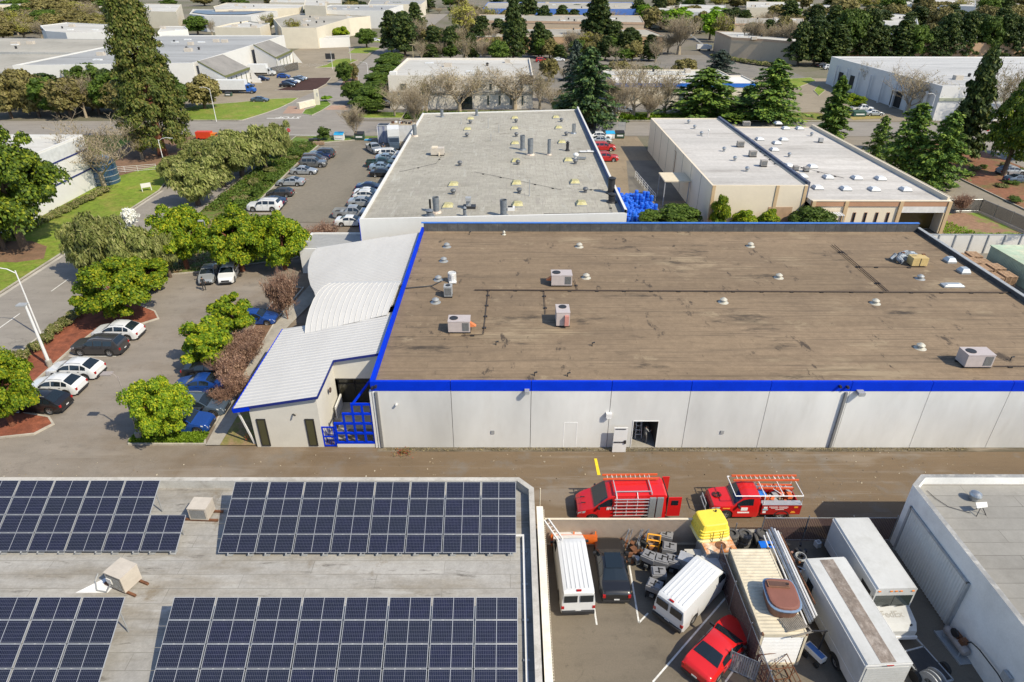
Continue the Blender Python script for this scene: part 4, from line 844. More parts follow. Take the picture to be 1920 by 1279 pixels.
t = thing('cable_tray', 'short white cable tray at the right parapet of the grey roof', 'cable tray', tuple(G(*Z3(1345,408), GZ))); mb = MB(); mb.cbox((0,0,.2),(2.4,.7,.08)); mb.cbox((.3,0,.3),(.5,.4,.2)); mb.build('tray', M_WMET, t, loc=(0,0,0))
roofpipe('roof_cable', 'thin cable running from the tan unit to the left edge of the grey roof', [Z3(305,430),Z3(262,490),Z3(-5,552)], GZ, .022, M_DARK, 5); roofpipe('roof_cable', 'thin sagging cable crossing the middle of the grey roof', [Z3(538,553),Z3(790,602),Z3(1165,682)], GZ, .022, M_DARK, 2.4)
roofpipe('roof_conduit', 'thin conduit along the front right edge of the grey roof', [Z3(1035,853),Z3(1530,848),Z3(1505,775)], GZ, .03, M_DARK, 5); roofpipe('roof_conduit', 'thin cable from the dark fans leftwards on the grey roof', [Z3(1280,677),Z3(1470,680)], GZ, .02, M_DARK, 5)
# ================================================================ gear on the cream building roof
Z4 = lambda x, y: (1150+x*.26042, 200+y*.26042)
CZ1, CZ2 = 6.3, LZ-.13
for q, z, lb in (((541,122),CZ1,'rearmost ball vent on the tall cream roof'), ((584,160),CZ1,'second ball vent from the back on the tall cream roof'), ((632,208),CZ1,'ball vent beside the antenna on the tall cream roof'), ((795,322),CZ1,'ball vent behind the middle one, tall cream roof'), ((873,390),CZ1,'middle ball vent of the front three, tall cream roof'), ((960,466),CZ1,'foremost ball vent on the tall cream roof'), ((1425,212),CZ2,'bent pipe vent near the rear of the low cream roof'), ((1264,362),CZ2,'dark elbow vent in the middle of the low cream roof')):
    turbine(lb, Z4(*q), z, .28, .6, 'ball vents on the cream building')
SKY = [(1185,125),(1240,162),(1340,163),(1052,240),(1225,243),(1175,268),(1158,316),(1262,432),(1432,438),(1360,508),(1545,515),(1750,520),(1920,524),(1468,590),(1670,598),(1875,602)]
for i, q in enumerate(SKY):
    skylight('white flat-topped skylight, %s on the low cream roof' % ['at the very rear','second from the rear','right of the second from the rear','beside the dividing wall near the back','right of the one by the dividing wall','just ahead of the right-hand rear pair','alone between the rear group and the cables','behind the twin small condensers by the wall','right of the twin small condensers','by the dividing wall in the front half','second from the wall in the front half','third from the wall in the front half','fourth from the wall in the front half','front row, tight against the dividing wall','front row, second from the dividing wall','front row, third from the dividing wall'][i], Z4(*q), CZ2, 1.35, 1.5, .3, M_SKY, 'white skylights on the cream building')
skylight('white flat-topped skylight, front row, nearest the right parapet', (1697,357), CZ2, 1.35, 1.5, .3, M_SKY, 'white skylights on the cream building')
TU = plain('taupe_casing', (.33,.30,.27), .55, .1, .15, 2)
for q, z, w, lb in (((912,290),CZ1,1.1,'taupe unit at the back by the dividing wall, tall roof'), ((1000,360),CZ1,1.1,'taupe unit in the middle by the dividing wall, tall roof'), ((1078,430),CZ1,.9,'smaller taupe unit at the front by the dividing wall, tall roof'), ((955,142),CZ2,1.4,'taupe unit at the very back of the low cream roof'), ((1310,458),CZ2,.75,'left one of twin small condensers by the dividing wall'), ((1385,468),CZ2,.75,'right one of twin small condensers by the dividing wall')):
    acbox(lb, Z4(*q), z, w, .85, .75 if w > .8 else .5, 0, TU, True, 0, 1, 'rooftop units on the cream building')
acbox('pale square unit near the right parapet of the low cream roof', Z4(1490,258), CZ2, .7, .7, .6, 0, M_GREYP, True, 0, 0, 'rooftop units on the cream building')
for a, b, z, lb in (((880,170),(1180,430),CZ1,'dark pipe run along the dividing wall on the tall roof'), ((1190,400),(1660,520),CZ2,'thin diagonal cable across the low cream roof'), ((1000,240),(1190,420),CZ2,'dark pipe run along the dividing wall on the low roof')): roofpipe('roof_cable', lb, [Z4(*a), Z4(*b)], z, .03, M_DARK, 2.5)
an2 = thing('roof_antenna', 'white ball-topped antenna on the tall cream roof', 'antenna', tuple(G(*Z4(682,218), CZ1))); mb = MB(); mb.tube([(0,0,0),(0,0,1.0)], .035, 5); mb.build('mast', M_WMET, an2, loc=(0,0,0)); mb = MB(); mb.lathe([(.05,.95),(.18,1.08),(.18,1.2),(.05,1.32)], 10); mb.build('radome', WHITE, an2, loc=(0,0,0))
# ================================================================ vehicles
def lerp(tab, x):
    if x <= tab[0][0]: return tab[0][1]
    for (a, u), (b, v) in zip(tab, tab[1:]):
        if x <= b: return u+(v-u)*(x-a)/(b-a) if b > a else v
    return tab[-1][1]
KIND = {  # L, W, wheel r, wheel x (front, rear), silhouette, belt, glass: windshield, side windows, rear glass
 'sedan': dict(L=4.75, W=1.84, r=.34, wx=(.92,3.72), top=[(0,.52),(.05,.66),(.25,.76),(1.3,.97),(2.05,1.36),(2.6,1.46),(3.15,1.43),(3.95,1.10),(4.55,1.04),(4.7,.9),(4.75,.6)], belt=.93, cowl=1.3, head=2.05, rh=3.15, rb=3.95, side=[(1.55,2.5),(2.6,3.45)], rail=0),
 'hatch': dict(L=4.3, W=1.78, r=.33, wx=(.85,3.4), top=[(0,.52),(.05,.66),(.25,.78),(1.15,1.0),(1.85,1.4),(2.5,1.5),(3.5,1.42),(4.15,.98),(4.27,.8),(4.3,.5)], belt=.95, cowl=1.15, head=1.85, rh=3.5, rb=4.12, side=[(1.4,2.35),(2.45,3.35)], rail=0),
 'crossover': dict(L=4.75, W=1.88, r=.37, wx=(.92,3.72), top=[(0,.6),(.05,.78),(.2,.92),(1.2,1.08),(1.95,1.55),(2.6,1.66),(3.6,1.6),(4.45,1.12),(4.7,.95),(4.75,.55)], belt=1.05, cowl=1.2, head=1.95, rh=3.6, rb=4.42, side=[(1.45,2.45),(2.53,3.4),(3.47,3.95)], rail=1),
 'suv': dict(L=4.9, W=1.92, r=.39, wx=(.95,3.8), top=[(0,.65),(.04,.9),(.15,1.05),(1.3,1.14),(1.9,1.66),(2.5,1.78),(4.35,1.72),(4.8,1.15),(4.87,.9),(4.9,.55)], belt=1.1, cowl=1.3, head=1.9, rh=4.35, rb=4.78, side=[(1.55,2.4),(2.5,3.3),(3.4,4.25)], rail=1),
 'minivan': dict(L=5.0, W=1.96, r=.35, wx=(.95,3.95), top=[(0,.55),(.05,.75),(.2,.85),(1.0,1.03),(2.0,1.62),(2.7,1.74),(4.4,1.7),(4.88,1.1),(4.97,.9),(5.0,.5)], belt=1.05, cowl=1.0, head=2.0, rh=4.4, rb=4.86, side=[(1.45,2.5),(2.6,3.5),(3.6,4.35)], rail=0),
 'pickup': dict(L=5.6, W=1.98, r=.40, wx=(1.0,4.5), top=[(0,.65),(.04,.95),(.15,1.08),(1.35,1.17),(1.95,1.7),(2.4,1.82),(3.25,1.78),(3.55,1.2),(3.6,1.2),(5.5,1.2),(5.57,1.15),(5.6,.6)], belt=1.12, cowl=1.35, head=1.95, rh=3.25, rb=3.52, side=[(1.6,2.4),(2.5,3.2)], rail=0, bed=(3.68,5.48)),
 'van': dict(L=5.7, W=2.02, r=.38, wx=(.95,4.45), top=[(0,.7),(.04,1.0),(.2,1.12),(.85,1.24),(1.55,1.98),(1.95,2.08),(5.5,2.06),(5.66,1.95),(5.7,.6)], belt=1.25, cowl=.85, head=1.55, rh=5.6, rb=5.7, side=[(1.25,2.05)], rail=0, boxy=1),
 'cargovan': dict(L=6.0, W=2.06, r=.37, wx=(1.0,4.75), top=[(0,.6),(.05,.85),(.3,1.02),(1.05,1.30),(2.0,2.15),(2.5,2.35),(5.8,2.38),(5.95,2.25),(6.0,.6)], belt=1.35, cowl=1.05, head=2.0, rh=5.8, rb=6.0, side=[(1.35,2.3)], rail=0, boxy=1),
 'cab': dict(L=3.3, W=1.98, r=.41, wx=(1.0,9), top=[(0,.7),(.04,1.0),(.15,1.16),(1.4,1.25),(2.0,1.82),(2.4,1.95),(3.1,1.93),(3.25,1.8),(3.3,.6)], belt=1.2, cowl=1.4, head=2.0, rh=3.1, rb=3.3, side=[(1.65,2.75)], rail=0, boxy=1),
}
M_TYRE = M_BLACK; M_RIM = plain('alloy_rim', (.42,.42,.43), .35, .7, .05); M_LENS = plain('headlight_lens', (.65,.68,.7), .15, .2, .05); M_TAIL = plain('tail_light_red', (.35,.01,.01), .2, 0, .05); M_PLATE = plain('plate_white', (.6,.6,.6), .5); M_AMB = plain('amber_lens', (.7,.2,.02), .3)
PAINT = {k: paint(k, c, m) for k, c, m in (('white',(.62,.63,.64),0),('silver',(.36,.38,.40),.4),('grey',(.13,.135,.14),.3),('darkgrey',(.045,.043,.045),.2),('black',(.012,.012,.014),.1),('blue',(.012,.06,.28),.3),('darkblue',(.01,.022,.075),.2),('slate',(.07,.10,.14),.3),('red',(.58,.012,.012),.0),('darkred',(.42,.014,.014),.1),('brown',(.10,.075,.06),.3),('green',(.02,.05,.045),.2),('paleblue',(.25,.33,.42),.3),('truckblue',(.01,.10,.42),.1))}
WHEEL = {}
def wheel_meshes(r):
    if r not in WHEEL:
        a = MB(); a.lathe([(r*.62,-.11),(r*.95,-.11),(r,-.07),(r,.07),(r*.95,.11),(r*.62,.11),(r*.6,.0)], 22, 0, axis='Y')
        b = MB(); b.lathe([(r*.62,-.08),(r*.62,.085),(r*.52,.06),(r*.2,.075),(.01,.08)], 20, 0, axis='Y')
        for k in range(5):
            t = k*2*math.pi/5; T = Matrix.Rotation(t, 4, 'Y'); b.add([T @ Vector(p) for p in ((r*.22,.079,-.03),(r*.5,.064,-.06),(r*.5,.066,.06),(r*.22,.081,.03))], [(0,1,2,3)], 1)
        WHEEL[r] = (a.mesh('tyre', M_TYRE, True), b.mesh('rim', [M_RIM, M_DARK]))
    return WHEEL[r]
def car_proto(kind, extra=None):
    K = KIND[kind]; L, W, r = K['L'], K['W'], K['r']; top = K['top']; bed = K.get('bed'); boxy = K.get('boxy')
    t = thing('proto', 'x', 'x'); H = max(v for _, v in top)
    def arch(x):
        z = .24 if 0.15 < x < L-.15 else .34
        for w in K['wx']:
            d = abs(x-w); ra = r+.06
            if d < ra: z = max(z, r+math.sqrt(ra*ra-d*d))
        return z
    def hw(x):
        w = W/2
        if x < .9: w *= .80+.20*math.sin(min(1, x/.9)*math.pi/2)
        if x > L-.6 and not boxy: w *= .88+.12*math.sin(min(1, (L-x)/.6)*math.pi/2)
        elif boxy and x > L-.12: w *= .97
        return w
    def ring(x):
        w = hw(x); zt = lerp(top, x); zl = min(arch(x), zt-.08); b = min(K['belt'], zt-.05); zm = max(min(.66, b-.1), zl+.03); zm = min(zm, b-.01)
        f = max(0, min(1, (zt-b)/max(.01, H-b))); tum = (.10 if boxy else .24)
        we = w-.03-tum*f; 
        if bed and bed[0] <= x <= bed[1]:
            return [(w*.86,zl),(w*.985,zl),(w,zm),(w*.985,b+.02),(w-.07,b+.02),(w-.10,.74),(0,.74)]
        ze = b+(zt-b)*(.93 if boxy else .9)
        if zt-b < .12: ze = b+(zt-b)*.6
        return [(w*.86,zl),(w*.985,zl+.01),(w,zm),(w*.975,b),(we,ze),(we*.8,zt-.012),(0,zt+(.0 if boxy else .012))]
    xs = sorted(set([0,.03,.08,.16,.3,.5,.75,L-.03,L-.1,L-.22,L-.4,L]+[x for x, _ in top]+[w+s*(r+.06)*c for w in K['wx'] if w < L for s in (-1,1) for c in (0,.35,.65,.87,.97,1.0,1.02)]+[L*i/14 for i in range(15)]+([bed[0]-.001,bed[0],bed[1],bed[1]+.001] if bed else [])))
    xs = [x for i, x in enumerate(xs) if 0 <= x <= L and (i == 0 or x-xs[i-1] > .0005)]
    mb = MB(); n = 13; vs = []
    for x in xs:
        q = ring(x); full = [(-a, z) for a, z in q]+[(a, z) for a, z in q[:-1][::-1]]; vs += [(x, y, z) for y, z in full]
    m = len(xs); fs = []
    for i in range(m-1):
        fs += [(i*n+k, i*n+k+1, (i+1)*n+k+1, (i+1)*n+k) for k in range(n-1)]+[((i)*n+n-1, i*n, (i+1)*n, (i+1)*n+n-1)]
    fs += [tuple(range(n)), tuple((m-1)*n+k for k in range(n))[::-1]]
    vs = [(x-L/2, y, z) for x, y, z in vs]
    mb.add([( -x, y, z) for x, y, z in vs], fs)                      # front points to +X
    body = mb.build('body', PAINT['white'], t, smooth=True, loc=(0,0,0)); body.material_slots[0].link = 'OBJECT'; body.material_slots[0].material = PAINT['white']
    F = lambda x, y, z: (L/2-x, y, z)
    def sp(x, u, s, off=.012):
        q = ring(x); a, b = q[3], q[4]; return F(x, s*(a[0]+(b[0]-a[0])*u+off), a[1]+(b[1]-a[1])*u)
    for s in (-1, 1):                                                # side windows
        mb = MB()
        for x0, x1 in K['side']:
            st = [x0+(x1-x0)*i/6 for i in range(7)]; lo = [sp(x, .1, s) for x in st]; hi = [sp(x, .86, s) for x in st]; mb.add(lo+hi, [(i, i+1, 8+i, 7+i) for i in range(6)])
        mb.build('side_window', M_GLASS, t, loc=(0,0,0))
    def tp(x, v, off=.014):
        q = ring(x); e, k, c = q[4], q[5], q[6]; av = abs(v); 
        y, z = ((c[0]+(k[0]-c[0])*av/.8, c[1]+(k[1]-c[1])*av/.8) if av <= .8 else (k[0]+(e[0]-k[0])*(av-.8)/.2, k[1]+(e[1]-k[1])*(av-.8)/.2)); return F(x-off*.5*(1 if x < L/2 else -1), y*(1 if v >= 0 else -1), z+off)
    for nm, a, b in (('windshield', K['cowl']+.08, K['head']-.02),)+((('rear_window', K['rh']+.05, K['rb']-.08),) if not boxy else ()):
        mb = MB(); vv = [-.93,-.8,-.4,0,.4,.8,.93]; st = [a+(b-a)*i/4 for i in range(5)]; mb.add([tp(x, v) for x in st for v in vv], [(i*7+k, i*7+k+1, (i+1)*7+k+1, (i+1)*7+k) for i in range(4) for k in range(6)])
        mb.build(nm, M_GLASS, t, loc=(0,0,0))
    if kind in ('van', 'cargovan'):
        for s in (-1, 1):
            mb = MB(); y0, y1 = sorted((s*.08, s*(W/2-.17))); x = -L/2-.015; mb.box(x-.01, x+.01, y0, y1, 1.25, 1.78); mb.build('rear_window', M_GLASS, t, loc=(0,0,0))
    def pt(x, k, u, s, off=.012):
        q = ring(x); a, b = q[k], q[k+1]; return F(x, s*(a[0]+(b[0]-a[0])*u+off), a[1]+(b[1]-a[1])*u)
    for s in (-1, 1):
        mb = MB(); mb.add([pt(.02,2,.45,s),pt(.5,2,.55,s),pt(.55,2,.98,s),pt(.06,2,.95,s),F(-.012,s*(hw(0)-.28),lerp(top,0)-.12),F(-.012,s*(hw(0)-.28),lerp(top,0)-.02)], [(0,1,2,3),(4,0,3,5)]); mb.build('headlight', M_LENS, t, loc=(0,0,0))
        mb = MB(); zt_ = .62 if kind == 'cab' else min(K['belt'], .95); y = hw(L-.05); mb.box(-L/2-.02, -L/2+.1, s*y-.16 if s > 0 else -y+.0, s*y if s > 0 else -y+.16, zt_-.26, zt_-.04); mb.build('tail_light', M_TAIL, t, loc=(0,0,0))
        mb = MB(); c = K['cowl']+.35; mb.cbox(F(c, s*(W/2+.1), K['belt']+.07), (.12,.2,.15)); mb.build('mirror', M_TRIMB if boxy else M_DARK, t, loc=(0,0,0))
        if K['rail']:
            mb = MB(); q = [K['head']+.2+(K['rh']-K['head']-.3)*i/4 for i in range(5)]; mb.tube([F(x, s*(ring(x)[4][0]-.1), lerp(top, x)+.03) for x in q], .022, 5); mb.build('roof_rail', M_GREYP, t, loc=(0,0,0))
    mb = MB(); mb.box(L/2-.01, L/2+.03, -W/2*.72, W/2*.72, .3, .46); mb.box(L/2-.0, L/2+.02, -.45, .45, .5, min(.72, lerp(top, .03)-.02)); mb.build('grille', M_TRIMB, t, loc=(0,0,0))
    mb = MB(); mb.box(-L/2-.04, -L/2+.02, -W/2*.86, W/2*.86, .3, .48); mb.build('rear_bumper', M_TRIMB, t, loc=(0,0,0))
    mb = MB(); mb.box(-L/2-.05, -L/2-.035, -.16, .16, .52, .62); mb.build('license_plate', M_PLATE, t, loc=(0,0,0))
    if K['side'][0] and not boxy:
        mb = MB()
        for s in (-1, 1):
            for x0, x1 in K['side'][:2]: mb.cbox(F(x1-.12, s*(W/2+.005), K['belt']-.1), (.16,.03,.03))
            xx = (K['side'][0][1]+K['side'][1][0])/2; mb.box(*sorted((L/2-xx-.006, L/2-xx+.006)), *sorted((s*(W/2+.002), s*(W/2-.03))), .35, K['belt']-.04)
        mb.build('door_handles', M_DARK, t, loc=(0,0,0))
    if bed:
        mb = MB(); mb.box(L/2-bed[1]+.02, L/2-bed[0]-.02, -W/2+.13, W/2-.13, .75, .78); mb.build('bed_liner', M_TRIMB, t, loc=(0,0,0))
    ty, ri = wheel_meshes(r)
    for x in K['wx']:
        if x > L: continue
        for s in (-1, 1):
            w = bpy.data.objects.new('wheel', ty); C.objects.link(w); w.parent = t; w.location = F(x, s*(W/2-.13), r); w.rotation_euler = (0, 0, 0 if s > 0 else math.pi)
            q = bpy.data.objects.new('rim', ri); C.objects.link(q); q.parent = w
    return t
PROTO = {}
def car(kind, col, label, rear, front=None, mid=None, head=0., side=None, name=None, group=None, cat='car', s=1., z=0.):
    """mid: pixel of the near-side wheel line's middle for a car pointing along X; rear/front: ground pixels of its ends"""
    nm = name or {'sedan':'sedan','hatch':'hatchback','crossover':'crossover','suv':'suv','minivan':'minivan','pickup':'pickup_truck','van':'van','cargovan':'van','cab':'truck'}[kind]
    K = KIND[kind]
    if mid is not None:
        p = G(*mid, z)+Vector((0, K['W']/2*s, 0)); rz = math.radians(head)
    else:
        a, b = G(*rear, z), G(*front, z); d = b-a; rz = math.atan2(d.y, d.x); p = (a+b)/2
    if kind not in PROTO: PROTO[kind] = car_proto(kind)
    c = dup(PROTO[kind], p, rz, label, s, PAINT[col], group, key=kind); c.name = nm; c['category'] = cat
    PM[c.name] = mat4(p, rz, s)
    return c
gl = 'cars in the front parking lot'
car('crossover','white','white crossover with black roof rails, farthest of the left-hand cars, beside the dark grey suv',0,mid=(216,640),head=179,group=gl)
car('suv','darkgrey','dark grey boxy suv beside the red mulch strip, pale lower trim',0,mid=(181,669),head=179,group=gl)
car('crossover','white','white crossover with dark sunroof, right in front of the dark grey suv gap',0,mid=(135,714),head=178,group=gl)
car('crossover','white','white crossover half under the tree, next to the black suv',0,mid=(100,744),head=178,group=gl,s=.96)
car('crossover','black','black suv under the tree at the lower left, red tail lights',0,mid=(66,778),head=178,group=gl)
car('sedan','black','black car in tree shade, next behind the blue car with sunroof',0,mid=(390,712),head=0,group=gl)
car('sedan','blue','blue sedan with sunroof, beside the brown bushes',0,mid=(372,741),head=180,group=gl)
car('crossover','slate','blue-grey car whose nose shows right of the round tree',0,mid=(368,784),head=0,group=gl)
car('crossover','blue','deep blue hatchback behind the groundcover bed and round tree',0,mid=(337,816),head=0,group=gl,name='hatchback')
car('hatch','blue','dark blue car half hidden behind the pair of small yellow-green trees',0,mid=(478,612),head=0,group=gl)
car('sedan','silver','silver-white sedan with a person by its hood, under the big trees',(401,503),(385,541),group=gl)
car('crossover','white','white car with black glass roof, under the big trees',(438,506),(424,536),group=gl)
gr_ = 'cars in the left row of the rear lot'
car('suv','darkgrey','dark suv at the far end of the left row in the rear lot',0,mid=(603,297),head=180,group=gr_)
car('sedan','darkblue','dark blue car second from the far end of the left row',0,mid=(596,300),head=180,group=gr_)
car('minivan','brown','brown minivan in the left row of the rear lot',0,mid=(588,307),head=0,group=gr_)
car('suv','grey','grey suv beside the brown minivan, left row',0,mid=(586,315),head=0,group=gr_)
car('sedan','silver','silver sedan facing right, left row of the rear lot',0,mid=(568.5,328.5),head=0,group=gr_)
car('sedan','silver','silver sedan facing left, left row of the rear lot',0,mid=(543,350),head=180,group=gr_)
car('hatch','darkgrey','charcoal hatchback, left row of the rear lot',0,mid=(523,371),head=180,group=gr_)
car('sedan','darkblue','navy sedan beside the big white suv, left row',0,mid=(505,388),head=180,group=gr_)
car('suv','white','big white suv with roof rack at the near end of the left row',0,mid=(494,398),head=180,group=gr_,s=1.04)
gq = 'cars in the right row of the rear lot'
for k, c, x, y, lb in (('suv','white',733,297,'white suv at the far end of the right row'),('sedan','paleblue',726,303.5,'pale car with bright windshield, second from the far end of the right row'),('pickup','green',714,315,'dark green pickup in the right row'),('sedan','paleblue',716,321,'pale blue sedan beside the dark green pickup'),('sedan','black',718,333,'black sedan beside the pale blue one, right row'),
      ('sedan','darkblue',693,360,'dark blue sedan beside the gap in the right row'),('sedan','white',690,371,'white sedan with dark glass, right row middle'),('crossover','white',689,378,'white suv with grey roof glass, right row middle'),('sedan','silver',680,389,'silver car with dark blue roof, right row'),('pickup','silver',659,411,'silver crew-cab pickup with black bed near the building corner'),('sedan','white',658,426,'white coupe nearest the building corner, right row')):
    car(k, c, lb, 0, mid=(x, y), head=0, group=gq)
car('pickup','silver','silver pickup standing alone in the aisle of the rear lot',(692,278),(712,291))
gs = 'cars behind the grey-roofed warehouse'
car('crossover','white','white suv beside the blue-lidded dumpster',0,mid=(1127,263),head=0,group=gs)
car('sedan','silver','silver car between the white and the red suv',0,mid=(1127,270),head=0,group=gs)
car('suv','darkred','rear one of the two red suvs by the blue-shaded parapet',0,mid=(1132,284),head=0,group=gs)
car('suv','darkred','front one of the two red suvs, mostly hidden by the blue-shaded parapet',0,mid=(1136,304),head=0,group=gs)
gf = 'cars in the far left lot'
for k, c, x, y, h, lb in (('crossover','white',473,155,180,'white suv by the olive-trimmed building'),('sedan','darkblue',490,152,0,'dark blue car right of the white suv, far left lot'),('sedan','darkblue',461,164,0,'dark car beside the blue truck cab'),('sedan','black',538,164,0,'black sedan at the corner of the dark mulch bed'),('sedan','darkblue',542,159,0,'navy car behind the black sedan'),('sedan','white',548,157,0,'white car in the row by the dark mulch bed'),('sedan','slate',556,153,0,'slate-blue car in the row by the dark mulch bed'),('sedan','silver',562,151,0,'silver car at the far end of the row by the dark mulch bed'),('sedan','slate',486,192,0,'grey-blue sedan alone beside the grass wedge'),('hatch','blue',531,147,0,'small bright blue car in front of the black fence panels')):
    car(k, c, lb, 0, mid=(x, y), head=h, group=gf)
for k, c, x, y, h, lb in (('pickup','white',1618,210,0,'white pickup beside the small bright green tree'),('sedan','silver',1641,218,0,'silver sedan just in front of the white pickup'),('suv','white',1558,131,0,'white suv at the left end of the blue-white building'),('crossover','silver',1900,330,0,'silver suv at the right frame edge'),('sedan','slate',1915,345,0,'dark sedan at the right frame edge below the silver suv'),('crossover','black',1545,127,0,'black suv left of the white one'),('sedan','silver',1172,212,0,'silver car seen through the bare trees beside the rear street')):
    car(k, c, lb, 0, mid=(x, y), head=h)
for k, c, x, y, lb in (('sedan','silver',700,48,'silver car in the distant court by the white tilt-up building'),('sedan','black',708,50,'black car in the distant court'),('sedan','white',703,78,'white car beside the distant lawn'),('sedan','white',722,200,'white car in front of the two-storey building'),('suv','white',838,193,'white suv by the two-storey building entrance'),('sedan','black',812,197,'black car by the two-storey building entrance'),('suv','darkred',1016,117,'red car at the edge of the lawn by the tan building'),('sedan','white',1048,115,'white car seen beyond the winter trees')):
    car(k, c, lb, 0, mid=(x, y), head=0)
# yard
car('van','white','white ribbed-roof van parked beside the capped wall',(1083,1156),(1062,1016),name='van',cat='van')
bs = car('sedan','black','black sedan with dark roof between the white van and the pile of jacks',(1155,1136),(1137,1020),name='sedan')
car('van','white','white ribbed-roof van parked at an angle by the container',(1243,1180),(1352,1066),name='van',cat='van')
car('sedan','red','bright red sedan with black rear glass at the bottom of the yard',(1295,1284),(1392,1176),name='sedan')
for v in [o for o in C.objects if o.name.split('.')[0] == 'van' and o.type == 'EMPTY']:
    mb = MB()
    for i in range(6): y = -.62+i*.248; mb.box(-2.55, .95, y-.035, y+.035, 2.05, 2.088)
    mb.build('roof_rib', PAINT['white'], v, loc=(0,0,0))
    mb = MB(); mb.cbox((-2.7,0,2.05),(.1,.28,.08)); mb.build('brake_light', M_TAIL, v, loc=(0,0,0))
    mb = MB(); mb.box(-2.98,-2.84,-.95,.95,.35,.55); mb.build('step_bumper', M_DARK, v, loc=(0,0,0))
mb = MB(); mb.box(-.85,.35,-.5,.5,1.46,1.475); mb.build('dark_roof_panel', M_GLASS, bs, loc=(0,0,0))
# ---- red work van and red service truck
def ladder(name, label, a, b, w, rung=.32, m=None, group=None):
    m = m or plain('orange_fibreglass', (.58,.10,.03), .5, 0, .1); a = Vector(a); b = Vector(b); c = (a+b)/2; t = thing(name, label, 'ladder', tuple(c), group=group); d = (b-a).normalized(); n = Vector((-d.y, d.x, 0))*w/2
    mb = MB(); mb.beam(a-n, b-n, .08, .13); mb.beam(a+n, b+n, .08, .13); mb.build('rail', m, t); mb = MB(); k = int((b-a).length/rung)
    for i in range(1, k): q = a+d*(i*rung); mb.beam(q-n, q+n, .045)
    mb.build('rung', plain('pale_rung', (.6,.5,.45), .5), t); return t
rv = car('cargovan','red','red work van with open rear doors and pipe rack on its side',(1241,958),(1078,960),name='work_van',cat='van')
P0 = PM[rv.name]
def loc2w(P, x, y, z): return tuple(P @ Vector((x, y, z)))
mb = MB()                                                             # side rack (towards the camera = local +y since it faces left)
ys = 1.12
for x in (.45,-.25,-.95,-1.7): mb.beam((x, ys, .7), (x, ys, 2.2), .04)
for z in (.75,1.05,1.35,1.65,1.95,2.2): mb.beam((.6, ys+.04, z), (-1.8, ys+.04, z), .05)
for x in (.45,-.95): mb.beam((x, ys, 2.2), (x, .75, 2.45), .04)
mb.build('side_rack', plain('silver_rack', (.6,.6,.62), .35, .5, .05), rv, loc=(0,0,0))
for i, x in enumerate((-1.95,-2.45)):
    mb = MB(); mb.cbox((x, ys+.02, 1.45), (.42,.12,1.7)); mb.build('padded_panel', plain('grey_padding', (.20,.21,.22), .8), rv, loc=(0,0,0))
mb = MB()
for x in (1.1-.6,-1.9): mb.beam((x,-.95,2.5),(x,.95,2.5),.06); mb.beam((x,-.9,2.36),(x,-.9,2.5),.06); mb.beam((x,.9,2.36),(x,.9,2.5),.06)
mb.beam((.5,.72,2.5),(-1.9,.72,2.5),.05); mb.build('roof_rack', plain('silver_rack', (.6,.6,.62)), rv, loc=(0,0,0))
for s, sx in ((1, 0), (-1, 1)):
    mb = MB()
    if s > 0: mb.box(-3.92,-3.04,.98,1.04,.55,2.2)
    else: mb.box(-3.55,-3.04,-1.06,-1.0,.55,2.2)
    d = mb.build('rear_door', PAINT['red'], rv, loc=(0,0,0)); mb = MB(); mb.cbox(((-3.48 if s > 0 else -3.3), s*1.05, 1.75), (.45,.03,.4)); q = mb.build('door_window', M_GLASS, None); q.parent = d
mb = MB(); mb.box(-3.05,-3.0,-.9,.9,.6,2.2); mb.build('cargo_opening', M_BLACK, rv, loc=(0,0,0))
mb = MB()
for y in (-.28,.28): mb.cbox((2.55,y,1.09+.07),(.3,.05,.03))
mb.build('hood_vents', M_DARK, rv, loc=(0,0,0))
text_mesh('unit_number', '#112', .34, TM((.72,1.045,1.2),(-1,0,0),(0,0,1)), plain('white_decal', (.8,.8,.8), .6), rv, .003, bold=.012)
ladder('extension_ladder','orange extension ladder strapped on the roof of the red van', loc2w(P0,1.2,-.62,2.6), loc2w(P0,-2.6,-.62,2.6), .42)
rt = car('cab','red','red service truck with utility boxes, white ladder rack and orange ladders',(1420,955),(1317,955),name='service_truck',cat='truck')
P1 = PM[rt.name]; bx = -1.65
mb = MB()
for s in (-1, 1):
    y0, y1 = sorted((s*1.04, s*.62)); mb.box(-4.35,bx-.02,y0,y1,.55,.95); mb.box(-4.35,bx-.02,y0,y1,.95,1.38)
mb.box(-4.35,bx-.02,-.62,.62,.55,.7); mb.box(-4.4,-4.34,-.62,.62,.7,1.1); mb.build('utility_body', PAINT['darkred'], rt, loc=(0,0,0))
mb = MB(); 
for s in (-1, 1): y0, y1 = sorted((s*1.05, s*.6)); mb.box(-4.36,bx-.01,y0,y1,1.382,1.41)
mb.build('box_lid', plain('grey_lid', (.42,.44,.46), .4, .4), rt, loc=(0,0,0))
mb = MB(); rk = plain('white_rack_tube', (.78,.77,.75), .4)
for s in (-1, 1):
    mb.tube([(-4.3,s*.98,1.4),(-4.3,s*.98,2.15),(.25,s*.98,2.15)], .035, 6); mb.tube([(bx-.1,s*.98,1.4),(bx-.1,s*.98,2.15)], .035, 6)
for x in (-4.3,-3.0,-1.75,.25): mb.tube([(x,-.98,2.15),(x,.98,2.15)], .035, 6)
mb.tube([(-3.0,.98,2.15),(-2.5,.3,2.17)], .025, 5); mb.build('ladder_rack', rk, rt, loc=(0,0,0))
ty, ri = wheel_meshes(.41)
